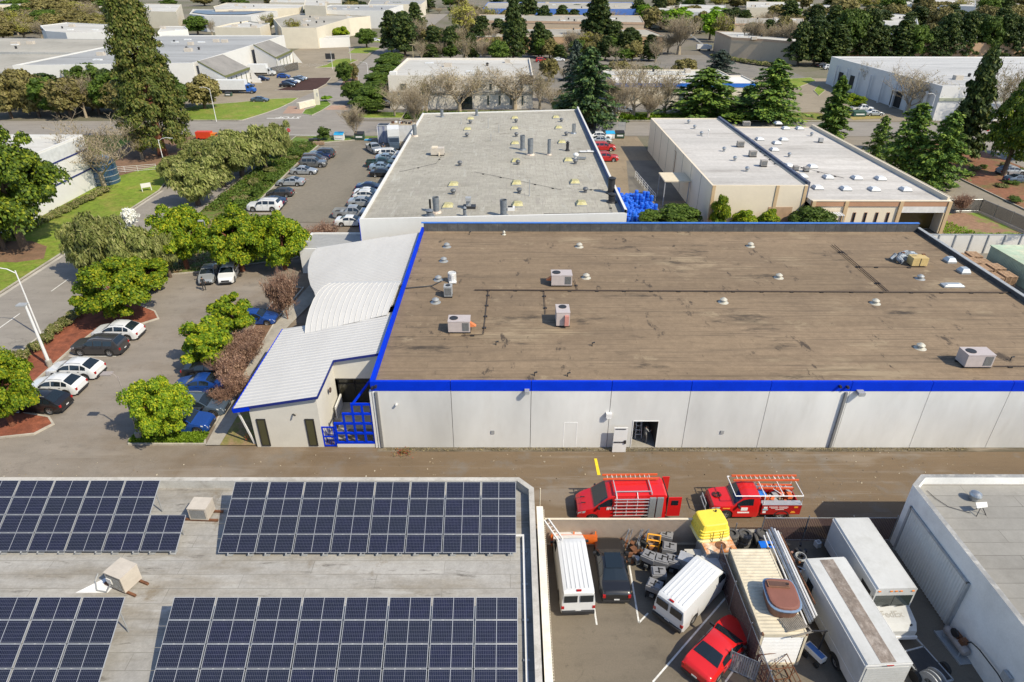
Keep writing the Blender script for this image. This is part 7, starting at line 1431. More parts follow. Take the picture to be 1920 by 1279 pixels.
# far field
fb('long grey flat roof at the left frame edge behind the giant conifer', [(-120,70),(218,74),(232,92),(150,99),(-120,96)], 7, plain('grey_cladding', (.36,.36,.35), .8), ROOF_T, .2, 6, 11)
fb('second long grey roof at the left frame edge, nearer of the two', [(-120,101),(130,101),(35,124),(20,134),(-120,134)], 6.5, plain('grey_cladding', (1,1,1)), ROOF_T, .2, 3, 12)
fb('white-roofed building in front of the olive wood at the far left', [(75,48),(125,42),(205,46),(213,60),(123,61),(85,58)], 7.5, WHITE, ROOF_W, .3, 6, 13)
fb('small white block right of the giant conifer top', [(295,60),(352,55),(346,49),(305,49)], 7, WHITE, ROOF_W, .3, 2, 14)
t, p = fb('cream block with a roof full of pipes behind the olive-trimmed building', [(401,51),(487,52),(505,44),(465,39),(430,44)], 8.5, IV, ROOF_W, .5, 8, 15)
t, p = fb('long cream building with sandy roof and navy line behind the slanting car park', [(527,52),(593,52),(655,34),(694,30),(560,24),(512,34)], 8.5, IV, ROOF_T, .5, 12, 16)
t, p = fb('white building with dark solar panels along its roof in the distance', [(355,26),(383,30),(470,31),(520,21),(362,17)], 8, WHITE, ROOF_W, .4, 2, 17); mb = MB(); q = [G(a, b, 7.9) for a, b in ((360,23),(390,27),(460,27),(500,21),(368,19))]; mb.poly(q); mb.build('solar_panels', plain('far_solar', (.02,.025,.06), .3), t)
fb('very long pale roof near the top left of the frame', [(400,12),(425,5),(575,8),(560,15),(403,18)], 9, IV, ROOF_W, .4, 5, 18)
t, p = fb('white tilt-up building with teal glass corner at the end of the avenue', [(585,19),(720,20),(756,9),(620,9)], 9.5, WHITE, ROOF_G, .5, 9, 19); a, b = G(702,45), G(733,43); windows(t, tuple(a)[:2], tuple(b)[:2], .5, 6, 3, .6, M_WMET, plain('teal_glass', (.10,.22,.22), .2))
t, p = fb('graffiti-marked long white trailer shed at the edge of the slanting car park', [(598,72),(655,70),(655,66),(600,68)], 4, WHITE, ROOF_W, .2, 0, 20)
t, p = fb('long tan tilt-up building with grey roof in the middle distance', [(893,38),(1208,42),(1200,29),(900,27)], 9, TANW, ROOF_T, .3, 16, 21, band=plain('peach_band', (.46,.32,.22), .8), bandh=1.0); fb('lower annex with orange walls in front of the long tan building', [(880,67),(1245,66),(1212,54),(882,52)], 6.5, ORW, ROOF_T, .3, 8, 22, band=IV, bandh=.5)
t, p = fb('tan building with orange columns right of the centre trees', [(1372,70),(1433,73),(1505,79),(1500,63),(1342,58)], 8, TANW, ROOF_W, .3, 5, 23, band=plain('peach_band', (1,1,1)), bandh=.8); fb('second tan building farther back on the right of centre', [(1378,44),(1508,45),(1506,34),(1378,32)], 8, TANW, ROOF_T, .3, 8, 24, band=plain('peach_band', (1,1,1)), bandh=.8)
t, p = fb('distant warehouse with a broad blue wall band at the top centre', [(905,16),(1192,17),(1186,4),(915,4)], 10, plain('vivid_blue_wall', (.07,.17,.50), .6, 0, .08, .05), ROOF_T, .3, 8, 25)
for i, (lb, px, z, w, r) in enumerate((('white stepped roof among dark trees at the upper right',[(1518,36),(1560,38),(1565,10),(1520,8)],8,WHITE,ROOF_W),('white ribbed roof at the upper right behind the dark row',[(1622,21),(1718,29),(1722,45),(1690,53),(1620,36)],8,WHITE,ROOF_W),('long roof with tan wall directly behind the dark tree row on the right',[(1530,77),(1985,82),(1985,55),(1560,54)],7,ORW,ROOF_W),
        ('pale roof strip at the top between the pines',[(1270,22),(1360,24),(1360,10),(1275,8)],8,WHITE,ROOF_W),('pale roof strip at the top right of centre',[(1400,14),(1500,15),(1500,4),(1400,3)],8,IV,ROOF_W),('white roof strip at the very top left of centre',[(505,4),(640,6),(640,-2),(510,-3)],9,IV,ROOF_W),('ivory hall at the very top beyond the white tilt-up',[(570,10),(610,11),(612,0),(572,-1)],13,IV,ROOF_W),('grey roof at the very top, centre left',[(690,8),(790,8),(800,0),(695,-1)],9,IV,ROOF_G),
        ('pale roof behind the trees at the far right top',[(1850,48),(1990,55),(1990,38),(1860,32)],7,WHITE,ROOF_W),('pale distant roof beyond the olive wood',[(215,20),(330,22),(340,8),(220,6)],9,IV,ROOF_W),('distant roof right of the blue-banded warehouse',[(1190,24),(1262,26),(1262,12),(1190,12)],8,IV,ROOF_W),('distant roof at the far top left corner',[(-60,10),(70,8),(60,-4),(-60,-4)],8,IV,ROOF_G),('distant white roof near the top right corner',[(1700,8),(1830,12),(1830,0),(1700,-2)],8,WHITE,ROOF_W))):
    fb(lb, px, z, w, r, .3, 4, 40+i)
# blue-white shaded building, right
BWW = plain('cool_white_wall', (.62,.62,.62), .8, 0, .05, .4)
t, p = fb('long white building with a shaded loading side and tall recessed bays at the upper right', None, 8.0, BWW, worn('streaky_grey_roof', (.44,.44,.44), (.28,.285,.29), .48, .7, .12, (.3,2.5,1)), .4, 6, 31, [(103.2,166),(185,166),(185,224),(101.2,224)], name='loading_bay_building')
for i in range(8): y = 170+i*6.7; mb = MB(); mb.box(102.0-i*.25,102.5-i*.25,y-.25,y+.25,0,6.2); mb.build('bay_pier', BWW, t)
mb = MB(); mb.box(102.45,102.75,181,186,.2,4.2); mb.box(101.6,101.8,207,209.5,1,4.5); mb.box(101.3,101.5,214,216.5,1,4.5); mb.build('loading_door', M_BLACK, t); mb = MB(); mb.box(101.4,102.6,180.5,186.5,4.3,4.6); mb.build('dock_canopy', BWW, t)
windows(t, (122,166), (134,166), .8, 3.8, 2, 3, M_TRIMB, M_GLASS); windows(t, (142,166), (160,166), .8, 3.8, 3, 3, M_TRIMB, M_GLASS); mb = MB(); mb.box(103.2,185,165.8,166.0,4.6,5.3); mb.build('grey_green_band', plain('grey_green_band', (.32,.34,.26), .8), t)
mb = MB(); mb.box(110,121,161,166,3.8,4.5); [mb.box(x-.3,x+.3,161.2,161.8,0,3.8) for x in (110.5,120.5)]; mb.build('entrance_portico', BWW, t)
# long hedge beds and vans etc.
t = thing('red_covered_truck', 'small vivid red truck half hidden by the pepper trees at the cross street', 'truck', tuple(G(385,262))); t.scale = (.72,.72,.72); mb = MB(); mb.cbox((0,0,1.5),(4.4,2.1,1.9)); mb.build('cargo_box', plain('red_box_paint', (.55,.05,.015), .5), t, loc=(0,0,0)); mb = MB(); mb.cbox((2.9,0,1.2),(1.4,1.9,1.5)); mb.build('cab', plain('orange_cab', (.6,.18,.02), .5), t, loc=(0,0,0)); mb = MB(); [mb.lathe([(.01,-.1),(.4,-.1),(.4,.1),(.01,.1)], 14, 0, (x,y,.4), 'Y') for x in (-1.4,2.6) for y in (-.95,.95)]; mb.build('wheel', M_BLACK, t, loc=(0,0,0)); mb = MB(); mb.cbox((3.61,0,1.5),(.02,1.6,.5)); mb.build('windshield', M_GLASS, t, loc=(0,0,0))
t = thing('crane_truck', 'white boom truck parked beyond the winter birches', 'truck', tuple(G(1316,95))); mb = MB(); mb.cbox((0,0,1.6),(5,2.2,1.8)); mb.cbox((3.2,0,1.4),(1.6,2.1,1.6)); mb.build('body', M_WMET, t, loc=(0,0,0)); mb = MB(); mb.beam((0,0,2.6),(-6,0,6.5),.5); mb.build('boom', M_GREYP, t, loc=(0,0,0)); mb = MB(); [mb.lathe([(.01,-.1),(.45,-.1),(.45,.1),(.01,.1)], 12, 0, (x,y,.45), 'Y') for x in (-1.4,3) for y in (-1,1)]; mb.build('wheel', M_BLACK, t, loc=(0,0,0))
for px, lb in (((497,147),'dark mesh fence panels beside the white-cabbed box truck'),): a, b = G(505,143), G(560,131); slatfence('mesh_fence', lb, tuple(a)[:2], tuple(b)[:2], 2.6, plain('black_mesh', (1,1,1)), 60, .03, 6)
# ================================================================ vegetation
NR = np.random.default_rng(11)
def np_mesh(name, V, F, mats, mi=None, smooth=False):
    me = bpy.data.meshes.new(name); V = np.asarray(V, np.float32); F = np.asarray(F, np.int32); n, k = F.shape
    me.vertices.add(len(V)); me.vertices.foreach_set('co', V.ravel()); me.loops.add(n*k); me.loops.foreach_set('vertex_index', F.ravel())
    me.polygons.add(n); me.polygons.foreach_set('loop_start', np.arange(n, dtype=np.int32)*k); me.polygons.foreach_set('loop_total', np.full(n, k, np.int32))
    for m in mats: me.materials.append(m)
    if mi is not None: me.polygons.foreach_set('material_index', np.asarray(mi, np.int32))
    me.update(); me.validate(); return me
def leaves(P, N, s, el=1.0, droop=None):
    """quads at P facing roughly N; s = half size; el = elongation; droop = fixed long direction"""
    n = len(P); N = N/np.maximum(1e-6, np.linalg.norm(N, axis=1, keepdims=True)); T = NR.normal(size=(n, 3)) if droop is None else droop+NR.normal(size=(n, 3))*.25
    T -= (T*N).sum(1, keepdims=True)*N; T /= np.maximum(1e-6, np.linalg.norm(T, axis=1, keepdims=True)); B = np.cross(N, T)
    s = (s*NR.uniform(.6, 1.4, n))[:, None]; a, b = T*s*el, B*s
    V = np.stack([P-a-b*.5, P-a*.1+b, P+a+b*.3, P+a*.1-b], 1).reshape(-1, 3); return V, np.arange(4*n).reshape(n, 4)
def clumps(K, n, rad, w, h, zc, r0=.55, flat=1., up=.25, shell=.75):
    d = NR.normal(size=(K, 3)); d /= np.linalg.norm(d, axis=1, keepdims=True); rr = NR.uniform(r0, 1, K)[:, None]**.7
    c = d*rr*NR.uniform(.82,1.16,(K,1))*np.array([w/2-rad*.6, w/2-rad*.6, h/2-rad*.6*flat]); c[:, 2] += zc; cr = rad*NR.uniform(.6, 1.3, K)
    q = NR.normal(size=(K, n, 3)); q /= np.linalg.norm(q, axis=2, keepdims=True); q[:, :, 2] = np.abs(q[:, :, 2])*1.0-.45*NR.random((K, n)); r = NR.uniform(shell, 1.05, (K, n, 1))
    P = c[:, None]+q*r*cr[:, None, None]*np.array([1, 1, flat]); Nn = q+NR.normal(size=q.shape)*.45+np.array([0, 0, up]); return P.reshape(-1, 3), Nn.reshape(-1, 3)
def branches(levels, L0, r0, spread=.55, n0=5, up=.35, trunk=.25, seed=1, twig=3, curve=.25, tw=.035, kmin=4, flatness=1.):
    """recursive limbs -> thin tapered strips; returns V, F"""
    rng = np.random.default_rng(seed); V = []; F = []
    def seg(p, q, ra, rb):
        d = q-p; d = d/max(1e-6, np.linalg.norm(d)); x = np.cross(d, [.3, .2, .9]); x /= max(1e-6, np.linalg.norm(x)); y = np.cross(d, x); b = len(V)
        for c, r in ((p, ra), (q, rb)):
            for k in range(3): a = 2.094*k; V.append(c+(x*math.cos(a)+y*math.sin(a))*r)
        for k in range(3): F.append((b+k, b+(k+1)%3, b+3+(k+1)%3, b+3+k))
    def grow(p, d, L, r, lv):
        q = p
        for i in range(3 if lv < levels else 2):
            d = d+rng.normal(size=3)*curve*.45+np.array([0, 0, .06]); d /= np.linalg.norm(d); q2 = q+d*L/3; seg(q, q2, r*(1-.25*i), r*(.75-.25*i*.8) if lv < levels else r*.3); q = q2
            if lv < levels:
                for _ in range(twig if i or lv else 1):
                    a = rng.uniform(0, 6.28); s = np.array([math.cos(a), math.sin(a), rng.uniform(-.1, .9)*flatness]); e = d*(1-spread)+s*spread*1.1; e[2] += up*.3; e /= np.linalg.norm(e); grow(q, e, L*rng.uniform(.5, .78), max(tw*.5, r*.5), lv+1)
    t = np.array([0, 0, L0*trunk]); seg(np.zeros(3), t, r0, r0*.8)
    for k in range(n0):
        a = 6.283*k/n0+rng.uniform(-.4, .4); e = np.array([math.cos(a)*spread, math.sin(a)*spread, up+rng.uniform(.3, .9)]); e /= np.linalg.norm(e); grow(t, e, L0*.5, r0*.55, 1)
    return np.array(V), np.array(F)
FOL = {
 'yellowgreen': foliage('yellow_green_leaves', [(.04,.085,.006),(.10,.185,.010),(.23,.31,.014),(.48,.44,.02)], .3),
 'oakleaf': foliage('glossy_dark_leaves', [(.02,.04,.006),(.045,.08,.01),(.10,.15,.012),(.26,.28,.02)], .2),
 'pepper': foliage('olive_drooping_leaves', [(.08,.10,.025),(.155,.185,.045),(.25,.27,.08),(.33,.31,.13)], .25),
 'redwood': foliage('redwood_needles', [(.022,.035,.006),(.055,.078,.012),(.11,.13,.025),(.20,.16,.05)], .15),
 'cedar': foliage('cedar_needles', [(.025,.06,.016),(.07,.135,.028),(.15,.24,.035),(.27,.34,.06)], .2),
 'darkcedar': foliage('dark_cedar_needles', [(.015,.035,.018),(.035,.07,.03),(.07,.12,.035),(.13,.18,.05)], .15),
 'bluecedar': foliage('blue_cedar_needles', [(.03,.05,.04),(.06,.085,.065),(.11,.14,.11)], .15),
 'pine': foliage('dark_pine_needles', [(.012,.026,.010),(.028,.05,.014),(.055,.085,.018),(.13,.14,.03)], .12),
 'olive': foliage('olive_brown_crown', [(.07,.065,.02),(.14,.12,.04),(.21,.19,.06),(.27,.21,.09)], .2),
 'lime': foliage('lime_leaves', [(.06,.13,.008),(.14,.27,.012),(.28,.42,.03)], .35),
 'green': foliage('mid_green_leaves', [(.03,.06,.01),(.07,.12,.015),(.14,.20,.03)], .22),
 'dusty': foliage('dusty_twig_haze', [(.18,.14,.085),(.28,.23,.13),(.38,.32,.17)], .2),
 'pinkbrown': foliage('pinkish_brown_twigs', [(.17,.10,.075),(.29,.18,.125),(.40,.27,.19)], .15),
 'white': foliage('white_blossom', [(.55,.55,.48),(.75,.75,.72)], .2),
 'hedge': foliage('hedge_leaves', [(.04,.06,.015),(.10,.13,.03),(.20,.20,.06),(.34,.26,.18)], .15),
 'ground': foliage('groundcover_leaves', [(.08,.15,.01),(.17,.28,.015),(.28,.40,.03)], .3)}
TM_ = {}
def tree_mesh(kind, var=0):
    """(nominal height, nominal width, trunk mesh, crown mesh)"""
    if (kind, var) in TM_: return TM_[kind, var]
    global NR; NR = np.random.default_rng(hash_(kind)+var)
    tr = MB(); bark = M_BARK; V = F = None
    def trunk(h, r, limbs=5, spread=.5, hz=.55, w=3):
        tr.tube([(0,0,-.1),(.05,0,h*.3),(-.04,.05,h*hz)], [r*1.25, r, r*.75], 8)
        for k in range(limbs): a = k*6.28/limbs+var; z = h*hz*(.62+.3*NR.random()); tr.tube([(0,0,z),(math.cos(a)*w*.3,math.sin(a)*w*.3,z+h*.16),(math.cos(a)*w*.62,math.sin(a)*w*.62,z+h*.28)], [r*.5, r*.34, r*.12], 6)
    if kind in ('round', 'roundsmall', 'lime', 'green', 'olive', 'oak'):
        h, w, K, n, s, rad, fm = {'round':(6.,6.6,72,420,.085,.74,'yellowgreen'),'roundsmall':(4.2,3.6,40,300,.085,.52,'yellowgreen'),'lime':(11,8.5,60,90,.32,1.5,'lime'),'green':(9,8,80,150,.19,1.1,'green'),'olive':(9,9,80,120,.24,1.25,'olive'),'oak':(10,9.5,110,330,.105,.95,'oakleaf')}[kind]
        ch = h*(.94 if kind.startswith('round') else .88); P, N = clumps(K, n, rad, w, ch, h-ch/2, .45); V, F = leaves(P, N, s, 1.25); trunk(h, w*.035, 5, w=w*.5); mats = [FOL[fm]]; bark = M_REDBARK if kind.startswith('round') else M_BARK
    elif kind == 'pepper':
        h, w = 7.5, 6.4; P, N = clumps(52, 230, .95, w, h*.9, h*.55, .4, 1.15, .1); V, F = leaves(P, N, .085, 3.6, np.array([0,0,-1.])); trunk(h, .28, 6, w=3.4); mats = [FOL['pepper']]
    elif kind == 'redwood':
        h, w = 36., 13.; Vs = []; Ps = []; Ns = []; K = 340
        for i in range(K):
            z = h*(.07+.92*(i+.5)/K); t = z/h; R_ = w/2*((1-t)**.62*.97+.035)*(.62+.46*NR.random())*(1 if t > .16 else .75+t*1.6); a = i*2.3999+NR.uniform(-.3,.3); c = np.array([math.cos(a)*R_*.86, math.sin(a)*R_*.86, z]); rad = .7+.75*NR.random()
            m = 125; q = NR.normal(size=(m, 3)); q /= np.linalg.norm(q, axis=1, keepdims=True); q[:, 2] = np.abs(q[:, 2])-.25; Ps.append(c+q*NR.uniform(.55,1.05,(m,1))*rad*np.array([1,1,1.5])); Ns.append(q+np.array([c[0], c[1], 0])/max(R_, .5)*.6+NR.normal(size=(m, 3))*.4)
        P = np.concatenate(Ps); N = np.concatenate(Ns); V, F = leaves(P, N, .14, 1.9, np.array([0,0,1.])); tr.tube([(0,0,-.2),(0,0,2),(0,0,h*.5),(0,0,h*.97)], [.95,.72,.45,.06], 10); bark = M_REDBARK; mats = [FOL['redwood']]
    elif kind in ('cedar', 'bluecedar', 'spruce', 'darkcedar'):
        h, w = (13., 9.5) if kind != 'spruce' else (13., 5.6); Ps = []; Ns = []; D = []; nb = 120 if kind != 'spruce' else 150
        for i in range(nb):
            t = (i+.5)/nb; z = h*(.08+.9*t); L = w/2*((1-t)**.6*.9+.06)*NR.uniform(.5,1.25); a = i*2.3999+NR.uniform(-.4,.4); d = np.array([math.cos(a), math.sin(a), 0]); m = int(26+95*L/(w/2)); u = NR.random(m)**.6; side = np.array([-d[1], d[0], 0]); 
            sag = -.20*L*(u**2)+.10*L*u; p = np.array([0,0,z])+d*(u*L)[:, None]+side*(NR.normal(size=m)*.16*L*(1.1-u*.6))[:, None]; p[:, 2] += sag+NR.normal(size=m)*.08-np.abs(NR.normal(size=m))*.16; Ps.append(p); Ns.append(np.tile([0,0,1.], (m,1))+NR.normal(size=(m,3))*.5+d*.3); D.append(np.tile(d*.8+np.array([0,0,-.35]), (m,1)))
            if i%3 == 0: tr.tube([(0,0,z),tuple(np.array([0,0,z+.04*L])+d*L*.8)], [.06,.02], 4)
        V, F = leaves(np.concatenate(Ps), np.concatenate(Ns), .13, 2.0, np.concatenate(D)); tr.tube([(0,0,-.1),(0,0,h*.6),(0,0,h*.99)], [.28,.16,.03], 7); mats = [FOL[kind if kind in ('bluecedar', 'darkcedar') else 'cedar']]
    elif kind in ('pine', 'cypress'):
        h, w = (15., 8.) if kind == 'pine' else (16., 5.6); Ps = []; Ns = []
        K = 95 if kind == 'pine' else 120
        for i in range(K):
            t = (i+.5)/K; z = h*(.13+.84*t) if kind == 'pine' else h*(.05+.93*t); R_ = w/2*(((1-t)**.55+.1)*(.7+.45*math.sin(i*1.7)**2) if kind == 'pine' else ((1-t)**.6+.05))*NR.uniform(.45,1.15); a = i*2.3999; c = np.array([math.cos(a)*R_*.85, math.sin(a)*R_*.85, z]); m = 85; rad = NR.uniform(.6,1.15)*(1.05 if kind == 'pine' else .8)
            q = NR.normal(size=(m,3)); q /= np.linalg.norm(q, axis=1, keepdims=True); q[:, 2] = np.abs(q[:, 2])-.2; Ps.append(c+q*NR.uniform(.6,1.05,(m,1))*rad*np.array([1,1,1.15])); Ns.append(q+NR.normal(size=(m,3))*.5)
        V, F = leaves(np.concatenate(Ps), np.concatenate(Ns), .19, 1.7, np.array([0,0,1.])); tr.tube([(0,0,-.1),(.1,0,h*.5),(0,0,h*.95)], [.3,.2,.04], 7)
        for k in range(12): a = k*2.4; z = h*(.25+.055*k); tr.tube([(0,0,z),(math.cos(a)*w*.3,math.sin(a)*w*.3,z+.9)], [.08,.03], 5)
        mats = [FOL['pine']]
    elif kind in ('bare', 'bareupright', 'bush'):
        h = {'bare':9.,'bareupright':12.,'bush':3.9}[kind]; sp = {'bare':.62,'bareupright':.3,'bush':.5}[kind]; V, F = branches(4, h*.92 if kind != 'bush' else h, .22 if kind != 'bush' else .05, sp, 5 if kind != 'bush' else 8, .35 if kind != 'bareupright' else .8,   .2 if kind != 'bush' else .06, 5+var*7, 3 if kind != 'bare' else 2, .3, .05 if kind != 'bush' else .03)
        w = 8. if kind == 'bare' else 5.5 if kind == 'bareupright' else 3.6; bw = np.ptp(V[:, 0])*.9; V[:, :2] *= w/bw; V[:, 2] *= h/V[:, 2].max()
        mats = [M_BARKL if kind != 'bush' else plain('pinkish_bark', (.24,.135,.095), .9, 0, .3, 3)]
        nl = {'bare':1500,'bareupright':1200,'bush':5200}[kind]; idx = NR.integers(len(V)//3, len(V), nl); P2 = V[idx]+NR.normal(size=(nl,3))*(.22 if kind != 'bush' else .12); sel = P2[:, 2] > h*.3; P2 = P2[sel]; LV, LF = leaves(P2, NR.normal(size=(len(P2),3)), .035 if kind != 'bush' else .03, 3.5, np.array([0,0,1.]))
        if var%2 and kind == 'bare': fm = 'olive'
        else: fm = 'dusty' if kind != 'bush' else 'pinkbrown'
        mi = np.concatenate([np.zeros(len(F), int), np.ones(len(LF), int)]); F = np.concatenate([F, LF+len(V)]); V = np.concatenate([V, LV]); mats.append(FOL[fm]); me = np_mesh('crown', V, F, mats, mi); tr.tube([(0,0,-.1),(.0,0,h*.2)], [.26,.2] if kind != 'bush' else [.08,.06], 7)
        TM_[kind, var] = (h, w, tr.mesh('trunk', M_BARKL if kind != 'bush' else plain('pinkish_bark', (1,1,1))), me); return TM_[kind, var]
    elif kind == 'poplar':
        h, w = 11., 6.; V1, F1 = branches(3, h*.9, .2, .25, 6, .9, .15, 3+var, 3, .25, .05); bw = np.ptp(V1[:, 0]); V1[:, :2] *= w/bw; V1[:, 2] *= h/V1[:, 2].max(); P, N = clumps(40, 60, 1.1, w, h*.8, h*.58, .3, 1.3); LV, LF = leaves(P, N, .12, 1.6)
        mi = np.concatenate([np.zeros(len(F1), int), np.ones(len(LF), int)]); me = np_mesh('crown', np.concatenate([V1, LV]), np.concatenate([F1, LF+len(V1)]), [M_BARKL, foliage('pale_spring_leaves', [(.16,.15,.03),(.28,.27,.05),(.38,.36,.1)], .3)], mi); tr.tube([(0,0,-.1),(0,0,h*.2)], [.25,.2], 7); TM_[kind, var] = (h, w, tr.mesh('trunk', M_BARKL), me); return TM_[kind, var]
    elif kind in ('shrub', 'hedge', 'blossom', 'flax'):
        h, w, fm, K, n, s = {'shrub':(1.5,2.2,'green',14,110,.07),'hedge':(1.0,2.4,'hedge',16,130,.06),'blossom':(3.6,2.0,'white',26,60,.08),'flax':(1.4,2.0,'lime',10,60,.09)}[kind]; P, N = clumps(K, n, w*.22, w, h*.95, h*.5, .3, .8); P[:, 2] = np.maximum(.03, P[:, 2]); V, F = leaves(P, N, s, 1.5); mats = [FOL[fm]]; tr.tube([(0,0,0),(0,0,h*.5)], [.05,.02], 5)
    me = np_mesh('crown', V, F, mats); TM_[kind, var] = (h, w, tr.mesh('trunk', bark), me); return TM_[kind, var]
def hash_(s): return sum(ord(c)*(i+3) for i, c in enumerate(s))
def tree(kind, base, top=None, width=None, label='', group=None, var=None, h=None, w=None, loc=None, z=0, name=None, cat='tree', fol=None):
    """base/top/width in photo pixels (or h, w in metres)"""
    p = loc or G(*base, z); H_ = h or max(1, hgt(base[0], base[1], top[0], top[1], z))
    if w is None:
        k = FOC/((Vector((p.x, p.y, H_*.5))-Vector((0,0,CAMH))).dot(FW)); w = width/k
    v = R.randrange(2) if var is None else var; nh, nw, tm, cm = tree_mesh(kind, v)
    nm = name or {'round':'round_tree','roundsmall':'young_tree','lime':'lime_tree','green':'leafy_tree','olive':'olive_tree','oak':'broad_tree','pepper':'pepper_tree','redwood':'redwood','cedar':'cedar','darkcedar':'dark_cedar','bluecedar':'blue_cedar','spruce':'cedar','pine':'pine_tree','cypress':'cypress','bare':'bare_tree','bareupright':'bare_tree','bush':'bare_shrub','poplar':'spring_tree','shrub':'shrub','hedge':'hedge_shrub','blossom':'blossom_tree','flax':'flax_shrub'}[kind]
    t = thing(nm, label, cat, (p.x, p.y, p.z), R.uniform(0, 6.28), group); t.scale = (w/nw, w/nw, H_/nh)
    for n_, me in (('trunk', tm), ('crown', cm)): o = bpy.data.objects.new(n_, me); C.objects.link(o); o.parent = t
    return t
# --- near trees, left side
tree('redwood', (306,292), (262,-60), 150, 'giant dark conifer towering above everything on the left')
for b, tp_, w, lb in (((232,600),(225,494),150,'large yellow-green round tree above the white crossovers, kerb island'), ((352,505),(352,392),120,'yellow-green round tree just left of the lot lamp'), ((455,508),(440,398),130,'dense green round tree over the two white cars'), ((535,505),(530,405),110,'dense green round tree closest to the ribbed white roof'), ((25,800),(30,672),130,'big yellow-green tree over the black suv at the left edge'), ((318,820),(302,714),118,'yellow-green tree with a bare reddish trunk in the groundcover bed')):
    tree('round', b, (tp_[0], tp_[1]-6), w*.97, lb)
for b, tp_, w, lb in (((398,690),(392,598),95,'small yellow-green tree in front of the brown shrubs'), ((443,632),(442,552),78,'small yellow-green tree behind it, beside the blue car'), ((290,545),(290,480),85,'small green tree tucked behind the island tree')):
    tree('roundsmall', b, tp_, w, lb)
for i, (b, tp_, w, lb) in enumerate((((205,520),(210,398),130,'drooping olive pepper tree nearest the left street'), ((260,530),(268,425),110,'drooping pepper tree behind the kerb island tree'), ((170,470+50),(172,410),80,'smaller drooping pepper tree at the street kerb'), ((372,385),(370,300),110,'drooping pepper tree at the front of the rear bed'), ((420,350),(418,262),120,'drooping pepper tree in the middle of the rear bed'),
        ((455,330),(450,238),110,'tall pepper tree on the left of the rear lot'), ((500,320),(490,240),90,'pepper tree beside the parked silver sedans'), ((528,298),(522,228),55,'slim pepper tree at the rear lot corner'), ((385,320),(395,262),100,'pepper tree at the back of the rear bed'), ((345,345),(350,290),90,'greyish pepper tree leaning over the left street'), ((320,520),(322,430),70,'pepper tree between the street and the round trees'))): tree('pepper', b, (tp_[0], tp_[1]-8), w*.86, lb)
tree('oak', (48,470), (35,238), 190, 'big glossy evergreen with yellow-green tips at the left edge'); tree('oak', (-30,440), (-20,250), 150, 'evergreen crown cut by the left frame edge'); tree('oak', (10,470), (5,300), 110, 'lower evergreen filling the left edge beneath the big one')
tree('bare', (196,350), (165,195), 210, 'large bare spreading tree in front of the striped white building', var=0, h=13, w=14); tree('bare', (268,300), (255,215), 110, 'half-leafed spreading tree left of the giant conifer trunk', var=1)
tree('blossom', (252,440), (243,384), 34, 'slender white blossoming tree at the left street kerb'); tree('bareupright', (668,262), (667,192), 60, 'bare pear-shaped tree at the top of the rear lot'); tree('bareupright', (778,248), (745,150), 80, 'bare white-barked tree at the corner of the grey roof', var=1)
for b, tp_, w, lb in (((540,600),(545,497),68,'bare pinkish-brown crepe tree beside the ribbed roof'), ((445,752),(440,690),62,'foremost bare brown shrub by the annex eave'), ((436,720),(440,660),64,'second bare brown shrub from the annex corner'), ((462,690),(465,628),66,'third bare brown shrub along the annex'), ((478,655),(482,612),60,'rearmost bare brown shrub along the annex'), ((418,762),(420,725),50,'small bare brown shrub beside the blue cars'), ((612,470),(610,412),66,'leafless grey tree beside the small white extension'), ((500,480),(560,410),60,'brownish shrub right of the dense green trees')): tree('bush', b, tp_, w, lb)
ORD = ['first','second','third','fourth','fifth','sixth','seventh','eighth','ninth','tenth','eleventh','twelfth','thirteenth','fourteenth','fifteenth','sixteenth','seventeenth','eighteenth','nineteenth','twentieth','twenty-first','twenty-second','twenty-third','twenty-fourth','twenty-fifth','twenty-sixth']
gh = 'hedge shrubs along the street'
for i in range(15): tree('hedge', None, label='clipped hedge shrub under the striped white wall, %s from the camera' % ORD[i], group='hedge under the striped wall', loc=Vector((-68.9+.12*i, 78+2.05*i, .12)), h=1.0, w=2.3, cat='hedge')
for i in range(13): tree('hedge', None, label='pink-flowering shrub between the left street and mulch strip, %s from the camera' % ORD[i], group='flowering shrubs by the street', loc=Vector((-46.4+R.uniform(-.3,.3), 43+1.75*i, .12)), h=R.uniform(.8,1.2), w=R.uniform(1.6,2.2), cat='shrub')
for i in range(16): tree('shrub' if i%3 else 'hedge', None, label='low shrub in the bed along the rear lot, %s from the camera' % ORD[i], group='low shrubs by the rear lot', loc=Vector((-43.2+R.uniform(-1.6,1.8), 93+2.9*i, .12)), h=R.uniform(.7,1.5), w=R.uniform(1.6,3), cat='shrub')
tree('shrub', (607,262), (607,240), 34, 'rounded dark shrub beside the low bench at the rear lot', z=.1); tree('flax', (612,190), (612,178), 22, 'spiky bright palm-like plant on the avenue median', z=.1)
V, F = leaves(np.column_stack([NR.uniform(-30.2,-24.3,5200), NR.uniform(41.05,42.3,5200), .13+NR.random(5200)*.28]), NR.normal(size=(5200,3))+np.array([0,0,1.2]), .05, 1.3); o = bpy.data.objects.new('groundcover', np_mesh('groundcover', V, F, [FOL['ground']])); C.objects.link(o); tag(o, 'bright yellow-green groundcover filling the front kerb bed', 'groundcover'); o['kind'] = 'stuff'
